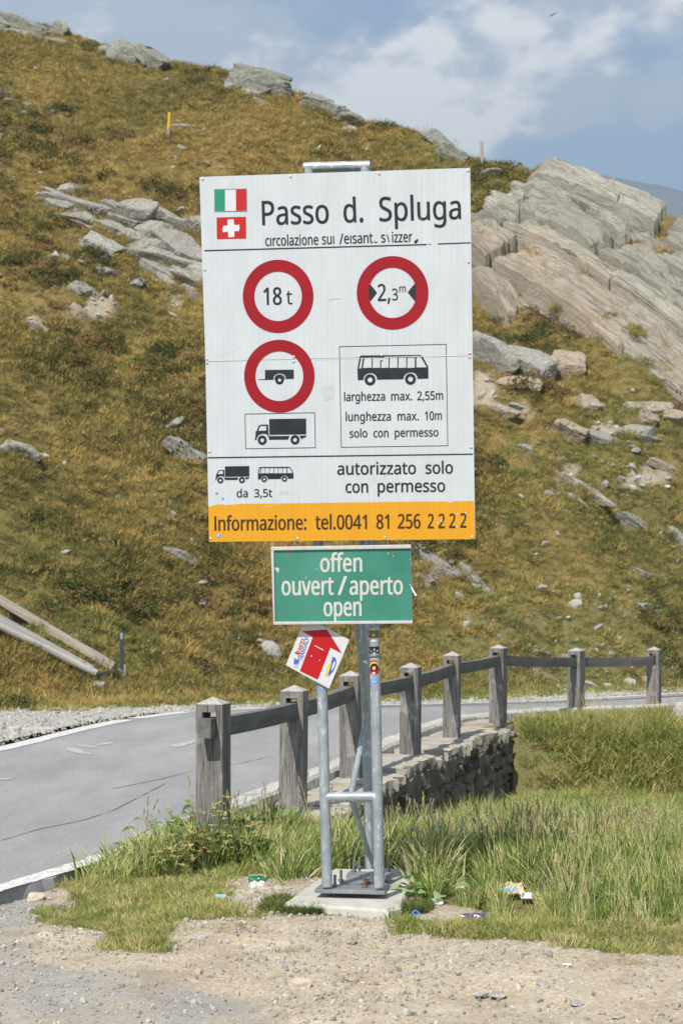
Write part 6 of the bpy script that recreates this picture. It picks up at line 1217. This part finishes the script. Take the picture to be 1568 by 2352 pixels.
zone_scatter('short_turf', 24000, (-2.4, 4.2, 8.6, 14.6), [P_LAWN, P_STRIP, P_MEDL], [P_BARE], LAWN, .6, 1.3, 'short yellowish green turf at the edge of the dirt', 'grass', .15, 1.5, dens=lambda x, y: .45 + .55 * sstep(-.15, .1, fbm(x * 3, y * 3, 233, 3)))
DRK = [blades(760 + q, 40, .045, .03, .085, .005, .6, M['darkturf'], 'tuft', 2, .4) for q in range(4)]
zone_scatter('pad_fringe_grass', 60000, (-1.0, 1.0, 9.9, 11.4), [P_PADFR], [], DRK, .55, 1.05, 'dark green grass fringe along the front of the concrete slab', 'grass', .2, .12, dens=lambda x, y: np.where((x < -.05) | (x > .22), .5, .30))
GOLD = [blades(780 + q, 40, .16, .12, .36, .016, .7, M['gold'], 'tuft', 3, .4) for q in range(5)]
zone_scatter('bank_grass', 38000, (.8, 11, 17, 33), [P_GOLD, P_TALL], [], GOLD, .6, 1.2, 'golden green grass on the bank below the far fence posts', 'grass', .16, cond=lambda x, y: (y > 17.5) & ~((x < 2.42) & (y > 26.4)))
SEED = [seedstem(800 + q, .62, M['seed'], 'seed_stem') for q in range(6)]
zone_scatter('seed_stems', 1600, (-1.6, 5.5, 10.4, 20), [P_TALL, P_MEDL], [P_STRIP], SEED, .55, 1.0, 'dry seed heads standing above the meadow grass', 'grass stems', .1, dens=lambda x, y: np.where(x < 0, .30, .8))
zone_scatter('far_seed_stems', 700, (1.6, 9, 26.5, 32), [P_GOLD], [], SEED, .7, 1.1, 'dry stems on the bank at the far fence posts', 'grass stems', .1, dens=lambda x, y: x * 0 + .5)
# sparse turf where the hill meets the verge
xs_, ys_ = rand_pts(20000, -8, 12, 26, 46); yf = np.interp(xs_, FX, FYF); sdf, _ = sdist(xs_, ys_, FL); k = (ys_ > yf - 1.6 + fbm(xs_ * 1.5, ys_ * 1.5, 5, 3) * 2.2) & (ys_ < yf + 2.5) & (sdf < -.7) & (np.abs(xs_) < ys_ * .2 + .5); xs_, ys_ = xs_[k], ys_[k]; n = len(xs_)
scatter('verge_turf', np.c_[xs_, ys_, H(xs_, ys_) - .02], upright(n, .15), scl(n, .35, .8), [blades(820 + q, 40, .15, .08, .22, .017, .6, M['gold'], 'tuft', 2, .4) for q in range(4)], 'short golden turf between the gravel verge and the hill', 'grass')

P_STRAY = [(60, 2100), (600, 2110), (900, 2125), (1568, 2150), (2300, 2160), (2300, 2235), (1400, 2225), (1000, 2195), (500, 2200), (120, 2190)]
zone_scatter('stray_tufts', 9000, (-2.4, 4.2, 8.2, 11.5), [P_STRAY], [], LAWN, .35, .8, 'stray grass tufts at the ragged edge of the dirt', 'grass', .2, 1.0, dens=lambda x, y: .55 * sstep(.12, .3, fbm(x * 2.4, y * 2.4, 251, 4)))
# ------------------------------------------------------------------ single plants
def leafmesh(seed, ln, wd_, lobed=0.0):
    r = random.Random(seed); n = 8; V = []; F = []
    for i in range(n + 1):
        t_ = i / n; w = wd_ / 2 * math.sin(math.pi * min(.999, t_ ** .8)) * (1 + lobed * math.sin(i * 2.4)); droop = -.35 * ln * t_ * t_ + .25 * ln * t_
        for s in (-1, 0, 1): V.append((s * w, ln * t_, droop + abs(s) * w * .35 + r.uniform(-.002, .002)))
    for i in range(n):
        for k in (0, 1): a = 3 * i + k; F.append((a, a + 1, a + 4, a + 3))
    me = bpy.data.meshes.new('leaf'); me.from_pydata(V, [], F); me.update(); me.polygons.foreach_set('use_smooth', [True] * len(F)); return me
LEAF_G = [leafmesh(k, .13, .085, .05) for k in range(3)]; LEAF_Y = [leafmesh(10 + k, .055, .04, .12) for k in range(3)]
for me in LEAF_G: me.materials.append(M['leaf'])
for me in LEAF_Y: me.materials.append(M['leaf_yellow'])
def gpos(px, py):
    p = hit(px, py, 7, 30, 900); return p
def plant(px, py, n, hgt, spread, leaves, label, stemmy=False, size=1.0, seed=0, group=None, Y=None):
    r = random.Random(seed); p = gpos(px, py)
    if Y: p = at_y(px, py, Y); p.z = float(H(np.array([p.x]), np.array([p.y]))[0])
    e = tag(empty('leafy_plant', p), label, 'plant', group); mb = MB()
    for k in range(n):
        a = r.uniform(0, 6.283); lean = r.uniform(.1, 1) * spread; hh = hgt * r.uniform(.35, 1); tip = p + Vector((math.cos(a) * lean, math.sin(a) * lean, hh))
        mb.tube(p, tip, .004, 5, .0022, False)
        for j in range(r.randint(2, 4) if stemmy else 1):
            t_ = 1 if not stemmy else r.uniform(.35, 1); q = p.lerp(tip, t_); ang = a + (r.gauss(0, .5) if not stemmy else r.uniform(0, 6.28))
            s = size * r.uniform(.6, 1.2); place_mesh('leaf', r.choice(leaves), leaves[0].materials[0], q, (r.uniform(-.3, .5), r.uniform(-.4, .4), ang - math.pi / 2), (s, s, s), e)
    mb.build('stem', M['stem'], e); return e
PL = [(330, 1975, 9, .14, .20, 'low broad-leaved plant nearest the kerb'), (400, 1962, 10, .18, .2, 'broad-leaved plant beside the kerb, second from the road end'), (455, 1968, 10, .2, .2, 'broad green plant in the bank below the first fence post'), (520, 1975, 9, .18, .2, 'broad-leaved plant on the bank in front of the first fence post'), (575, 1985, 8, .16, .2, 'low leafy plant left of the bare gravel patch'), (478, 1925, 10, .26, .22, 'dark leafy plant close under the first fence post'), (600, 1930, 8, .2, .2, 'round-leaved plant between the first post and the tubes'), (975, 2020, 10, .16, .18, 'broad-leaved plant overhanging the right side of the concrete slab'), (985, 2070, 7, .10, .15, 'flat leafy plant by the front right corner of the slab'), (640, 2000, 6, .10, .14, 'small leafy plant left of the concrete slab'), (1420, 2085, 6, .09, .15, 'dark leafy plant at the front of the tall grass'), (370, 1945, 9, .2, .2, 'green leafy plant overhanging the road edge'), (430, 1935, 10, .24, .22, 'lush broad-leaved plant between kerb and bramble'), (545, 1945, 9, .22, .2, 'broad-leaved plant in the grass below the second fence post')]
for k, (x, y, n, h_, s_, lab) in enumerate(PL): plant(x, y, int(n * 2.2), h_ * 1.0, s_ * 1.05, LEAF_G, lab, seed=k + 3, size=.78)
PY = [(400, 1920, 14, .34, .22, 'dry bramble at the kerb left of the first fence post'), (475, 1900, 18, .52, .22, 'tall yellow weed touching the left side of the first fence post'), (440, 1890, 14, .42, .2, 'yellowing bramble left of the first fence post'), (505, 1880, 16, .5, .2, 'brown-tipped bramble in front of the first fence post'), (560, 1880, 14, .38, .2, 'yellow leafy bramble right of the first fence post')]
for k, (x, y, n, h_, s_, lab) in enumerate(PY): plant(x, y, n, h_, s_, LEAF_Y, lab, True, 1.1, 50 + k, Y=13.2 + .14 * k)
def purple(px, py, Y, hgt, seed):
    r = random.Random(seed); p = at_y(px, py, Y); z_ = float(H(np.array([p.x]), np.array([p.y]))[0]); b = Vector((p.x, p.y, z_)); top = p
    e = tag(empty('purple_flower', b), 'violet flower spike in the grass before the stone wall', 'flower', 'violet flowers in the shade of the wall')
    mb = MB(); mb.tube(b, top, .004, 5, .002); mb.build('stem', M['stem'], e); mb = MB()
    for k in range(14):
        q = top - ZA * (k * .010) + Vector((r.gauss(0, .012), r.gauss(0, .012), 0)); o_ = Vector((r.gauss(0, 1), r.gauss(0, 1), .4)).normalized() * .018; s = o_.cross(ZA).normalized() * .011
        mb.add([q, q + o_ * .6 + s, q + o_ * 1.3, q + o_ * .6 - s], [(0, 1, 2, 3)])
    mb.build('blossom', M['petal'], e)
for k, (x, y, Y) in enumerate([(986, 1838, 15.5), (992, 1858, 15), (950, 1888, 14.2), (944, 1898, 13.8), (1008, 1868, 15), (1060, 1872, 15), (1104, 1880, 14.6), (1120, 1876, 15), (628, 1838, 16), (690, 1838, 16.5), (1014, 1880, 14.4), (876, 1860, 15), (762, 1800, 17)]): purple(x, y, Y, .3, k)

# ------------------------------------------------------------------ timber, poles and roadside bits
def beam(a, b, w, h, mat, label, rnd=False, lift=0.0):
    A_, B_ = hit(*a, 20), hit(*b, 20); A_ = A_ + ZA * (h * .5 + lift + .16); B_ = B_ + ZA * (h * .5 + .10); d = B_ - A_; L = d.length; V = []; F = []; n = 14; m = 12 if rnd else 4
    for i in range(n + 1):
        for k in range(m):
            an = 2 * math.pi * (k + .5) / m; rr = 1 if rnd else 1.414; j = 1 + (RNG.random() - .5) * (.10 if rnd else .03)
            V.append((L * i / n, math.cos(an) * w / 2 * rr * j, math.sin(an) * h / 2 * rr * j))
    for i in range(n):
        for k in range(m): F.append((i * m + k, i * m + (k + 1) % m, i * m + m + (k + 1) % m, i * m + m + k))
    F += [tuple(range(m - 1, -1, -1)), tuple(n * m + k for k in range(m))]
    mb = MB(); mb.add(V, F); o = mb.build('timber_beam', M[mat], None, rnd); o.location = A_; o.rotation_euler = d.to_track_quat('X', 'Z').to_euler(); return tag(o, label, 'timber', 'timbers lying at the foot of the hill')
beam((-70, 1378), (262, 1556), .16, .13, 'timber', 'pale squared beam, uppermost of the three timbers beside the road', lift=.05)
beam((-70, 1418), (212, 1562), .13, .12, 'greytimber', 'grey plank between the squared beam and the round log', lift=.0)
beam((-70, 1442), (222, 1576), .14, .14, 'greytimber', 'round grey log, lowest of the three timbers beside the road', True)
p = hit(229, 1584, 20); mb = MB(); mb.tube(p + Vector((-.06, -.05, .07)), p + Vector((.11, -.12, .05)), .065, 12); o = mb.build('log_stub', M['greytimber'], None, True); tag(o, 'short sawn stub at the low end of the round log', 'log')
p = hit(235, 1562, 20); mb = MB(); mb.box(p + ZA * .06, Vector((.97, .2, .12)).normalized(), Vector((-.2, .97, 0)).normalized(), ZA, .26, .05, .025); o = mb.build('dark_board', M['dark_post'], None, bevel=.004); tag(o, 'dark board propping the timber ends', 'board')
p = hit(281, 1562, 20); e = tag(empty('marker_post', p), 'slim dark marker post beside the timbers', 'post')
tp = at_y(280, 1452, p.y); mb = MB(); mb.box((p + tp) / 2 + ZA * .08, XA, YA, ZA, .034, .02, (tp - p).length / 2 - .06); mb.build('post', M['dark_post'], e, bevel=.006)
mb = MB(); mb.box(tp - ZA * .06 - YA * .022, XA, YA, ZA, .022, .003, .05); mb.build('reflector', M['reflector'], e)
mb = MB(); mb.tube(p - ZA * .1 + XA * .05, p + ZA * .22 + XA * .05 - YA * .05, .02, 8); mb.build('stake', M['greytimber'], e); mb = MB(); mb.tube(p + ZA * .28, p + Vector((-.16, -.02, .24)), .008, 6); mb.build('hook', M['dark_post'], e)
def snow_pole(pxb, pyb, pxt, pyt, r, label, mats, split):
    b = hit(pxb, pyb, 30); t_ = at_y(pxt, pyt, b.y); e = tag(empty('marker_pole', b), label, 'pole'); m_ = b.lerp(t_, split)
    mb = MB(); mb.tube(b - ZA * .2, m_, r, 10); mb.build('lower_shaft', M[mats[0]], e, True); mb = MB(); mb.tube(m_ + (t_ - b).normalized() * .001, t_, r, 10); mb.build('upper_shaft', M[mats[1]], e, True)
snow_pole(386, 322, 390, 258, .045, 'yellow-topped marker pole on the left hillside', ('grey_pole', 'yellow_pole'), .42)
snow_pole(1107, 384, 1105, 325, .04, 'plain grey wooden pole on the ridge above the white board', ('grey_pole', 'grey_pole'), .5)
snow_pole(1410, 418, 1408, 378, .02, 'thin pale stick on top of the rock face', ('grey_pole', 'grey_pole'), .5)
def cylstub(px, py, w, h, label, mat='kerb'):
    b = on_z(px, py, 0.0); sc_ = FPX / b.y; r = w / sc_ / 2; hh = h / sc_; V = []; F = []; n = 20
    prof = [(1.0, -.05), (1.0, hh * .85), (.94, hh), (.6, hh), (.55, hh * .9), (0.02, hh * .88)]
    for rr, z_ in prof: V += [(b.x + r * rr * math.cos(6.2832 * i / n), b.y + r * rr * math.sin(6.2832 * i / n), b.z + z_) for i in range(n)]
    for j in range(len(prof) - 1): F += [(j * n + i, j * n + (i + 1) % n, j * n + n + (i + 1) % n, j * n + n + i) for i in range(n)]
    return tag(mk('concrete_stub', V, F, M[mat], None), label, 'bollard')
cylstub(34, 1686, 32, 17, 'low round concrete stub on the verge across the road'); cylstub(1562, 1648, 44, 34, 'pale concrete pipe end by the road at the right picture edge')
p = on_z(82, 1680, .0); mb = MB(); mb.box(p + ZA * .02, Vector((.96, .28, 0)).normalized(), Vector((-.28, .96, 0)).normalized(), ZA, .21, .16, .022); tag(mb.build('paving_slab', M['concrete'], None, bevel=.006), 'pale flat slab beside the round concrete stub', 'slab')
# concrete apron by the stub
b_ = at_y(1270, 33, 140.0); e = tag(empty('bird', b_), 'dark bird gliding high in the sky', 'bird')
mb = MB(); d = Vector((.82, .1, .5)).normalized(); s = Vector((-.3, .9, .1)); mb.add([b_ - d * .42, b_ - d * .12 + s * .09 + ZA * .06, b_ + d * .42, b_ - d * .12 - s * .09 - ZA * .04, b_ - d * .1 + ZA * .05], [(0, 1, 4), (1, 2, 4), (2, 3, 4), (3, 0, 4), (0, 3, 2, 1)]); mb.build('wing', M['bird'], e)
mb = MB(); mb.tube(b_ - s * .16, b_ + s * .18, .045, 8, .02); mb.build('body', M['bird'], e)

# ------------------------------------------------------------------ litter
def crumpled(name, px, py, w, h, mat, label, cat, seed, up=.04, amp=.35, extra=None):
    p = gpos(px, py); sc_ = FPX / p.y; a = w / sc_ / 2; b = h / sc_ / 2; r = random.Random(seed); n = 8; V = []; F = []
    for j in range(n + 1):
        for i in range(n + 1):
            x = (i / n * 2 - 1) * a * (1 + r.uniform(-.12, .12)); v = (j / n * 2 - 1)
            V.append((p.x + x, p.y + v * b * 1.5 + r.uniform(-.3, .3) * b, p.z + up + v * b * .55 + r.uniform(-1, 1) * b * amp))
    for j in range(n):
        for i in range(n): q = j * (n + 1) + i; F.append((q, q + 1, q + n + 2, q + n + 1))
    o = mk(name, V, F, M[mat]); md = o.modifiers.new('thickness', 'SOLIDIFY'); md.thickness = .0015; return tag(o, label, cat, 'litter around the sign')
crumpled('crumpled_paper', 1075, 2043, 42, 26, 'paper', 'crumpled white paper in the grass right of the slab', 'litter', 1)
crumpled('crumpled_paper', 1048, 2052, 34, 12, 'paper', 'flattened white paper beside the crumpled one right of the slab', 'litter', 2)
crumpled('paper_packet', 1172, 2062, 58, 36, 'packet', 'torn beige packet with blue print in the grass', 'litter', 3, .05, .2)
crumpled('packet_scrap', 1168, 2072, 40, 12, 'packet_blue', 'pale blue torn part under the beige packet', 'litter', 33, .065, .15)
crumpled('white_carton', 1208, 2074, 26, 18, 'paper', 'small white carton beside the beige packet', 'litter', 4, .04, .1)
crumpled('foil_wrapper', 1088, 2112, 54, 20, 'purple_foil', 'shiny purple wrapper at the edge of the dirt', 'litter', 5, .015, .3)
crumpled('crumpled_paper', 1004, 2085, 26, 18, 'paper', 'small white scrap by the front corner of the slab', 'litter', 6, .03)
crumpled('crumpled_paper', 986, 1998, 26, 16, 'paper', 'white scrap caught in the grass behind the slab', 'litter', 7, .09)
crumpled('crumpled_paper', 622, 2004, 22, 14, 'paper', 'white tissue above the green bottle piece', 'litter', 8, .07)
crumpled('crumpled_paper', 590, 2044, 30, 20, 'paper', 'white tissue below the green bottle piece', 'litter', 9, .03)
crumpled('paper_slip', 508, 2066, 24, 9, 'packet_blue', 'pale blue slip on the turf left of the gravel patch', 'litter', 10, .02, .1)
crumpled('paper_slip', 1302, 2222, 18, 6, 'paper', 'tiny white slip on the dirt right of centre', 'litter', 11, .012, .1)
def bottle():
    p = gpos(592, 2034); V = []; F = []; n = 16; prof = [(.0, .0), (.030, .002), (.034, .012), (.034, .10), (.026, .13), (.012, .15), (.012, .175), (.0, .176)]
    ax = Vector((.9, -.35, .12)).normalized(); u = ax.cross(ZA).normalized(); w = ax.cross(u)
    for rr, z_ in prof: V += [p + ZA * .035 + ax * (z_ - .08) * .7 + (u * math.cos(6.2832 * i / n) + w * math.sin(6.2832 * i / n) * .8) * max(rr, .0005) for i in range(n)]
    for j in range(len(prof) - 1): F += [(j * n + i, j * n + (i + 1) % n, j * n + n + (i + 1) % n, j * n + n + i) for i in range(n)]
    mb = MB(); mb.add(V, F); tag(mb.build('green_bottle', M['bottle'], None, True), 'squashed green bottle lying left of the concrete slab', 'bottle')
bottle()
def cap():
    p = gpos(951, 2112); V = []; F = []; n = 16; ax = Vector((.35, -.75, .55)).normalized(); u = ax.cross(ZA).normalized(); w = ax.cross(u)
    prof = [(.010, .0), (.019, .0), (.020, .012), (.020, .026), (.014, .026), (.013, .006), (.0005, .005)]
    for rr, z_ in prof: V += [p + ZA * .02 + ax * z_ + (u * math.cos(6.2832 * i / n) + w * math.sin(6.2832 * i / n)) * rr for i in range(n)]
    for j in range(len(prof) - 1): F += [(j * n + i, j * n + (i + 1) % n, j * n + n + (i + 1) % n, j * n + n + i) for i in range(n)]
    mb = MB(); mb.add(V, F); tag(mb.build('blue_bottle_cap', M['blue_cap'], None, True), 'bright blue plastic cap on the gravel in front of the slab', 'bottle cap')
cap()
# ------------------------------------------------------------------ single stones on the dirt
FS = [(692, 2258, 58, 26, 'gravel_t', 'large tan stone on the dirt in the lower middle'), (938, 2238, 30, 15, 'rock', 'grey stone right of the large tan stone'), (895, 2238, 24, 12, 'rock', 'darker grey stone next to the large tan stone on its right'), (460, 2154, 36, 12, 'rock', 'flat dark stone on the dirt left of centre'), (105, 2152, 46, 20, 'gravel_t', 'tan stone in the pile left of the turf tip'), (216, 2150, 34, 18, 'rock', 'rounded pale stone at the turf tip'), (260, 2142, 34, 12, 'rock', 'flat white stone in the turf tip'), (154, 2302, 34, 18, 'rock', 'white-topped stone on the worn asphalt'), (66, 2146, 22, 18, 'rock', 'dark stone in the left pile'), (15, 2242, 24, 18, 'rock', 'dark stone at the left picture edge'), (285, 2288, 36, 10, 'gravel_t', 'flat pale stone on the worn asphalt edge'), (624, 2126, 20, 10, 'gravel_t', 'tan chip below the slab fringe'), (1248, 2258, 40, 14, 'rock', 'slanted dark stone on the right dirt'), (1525, 2234, 30, 16, 'rock', 'grey stone near the right picture edge'), (1105, 2284, 36, 14, 'rock', 'pale stone in the lower right dirt'), (1145, 2288, 34, 10, 'rock', 'flat stone beside the pale one in the lower right'), (1322, 2302, 34, 14, 'rock', 'pale stone low on the right'), (1238, 2298, 22, 12, 'rock', 'small pale stone low on the right'), (940, 2324, 28, 8, 'rock', 'thin dark flake at the bottom edge'), (628, 2264, 28, 8, 'rock', 'thin grey flake left of the large tan stone'), (455, 2232, 22, 14, 'gravel_t', 'tan chip left of the dirt middle'), (788, 2228, 26, 10, 'gravel_t', 'pinkish flat stone right of the tan stone'), (805, 2250, 34, 10, 'rock', 'pale flat stone right of the large tan stone'), (1440, 2256, 26, 12, 'rock', 'small grey stone on the right dirt'), (688, 2100, 16, 10, 'rock', 'white chip in front of the slab'), (40, 2186, 22, 16, 'gravel_t', 'pale stone below the left pile'), (1420, 2334, 26, 12, 'rock', 'grey stone at the bottom right'), (100, 2258, 24, 10, 'rock', 'grey stone on the worn asphalt at left'), (85, 2058, 44, 22, 'gravel_t', 'pale block at the broken kerb end'), (150, 2078, 50, 14, 'rock', 'flat pale stone beside the kerb end'), (330, 2290, 18, 9, 'rock', 'small chip on the worn asphalt')]
for k, (x, y, w, h, m, lab) in enumerate(FS):
    p = hit(x, y + h * .3, 6.5, 16, 1200); sc_ = FPX / p.y; r = random.Random(900 + k)
    place = place_mesh('stone', BIG[k % 12], M['stone_tan' if m == 'gravel_t' else 'stone_grey'], p + ZA * (h / sc_ * .22), (r.uniform(-.2, .2), r.uniform(-.15, .2), r.uniform(-.5, .5)), (w / sc_ / 2 * 1.05, w / sc_ / 2 * .8, h / sc_ / 2 * 1.1))
    tag(place, lab, 'stone', 'stones on the foreground dirt')

# ------------------------------------------------------------------ air between here and the far ridge
if HAZE:
    mb = MB(); mb.box((0, 200, 330), XA, YA, ZA, 4400, 5000, 356); hz = mb.build('haze', None)
    t = NT('haze_air'); v = t.n('ShaderNodeVolumePrincipled'); v.inputs['Density'].default_value = HAZE; v.inputs['Color'].default_value = (0.58, 0.79, 1.0, 1); v.inputs['Anisotropy'].default_value = 0.2
    t.l(v.outputs[0], t.out.inputs['Volume']); hz.data.materials.append(t.m); tag(hz, kind='stuff')
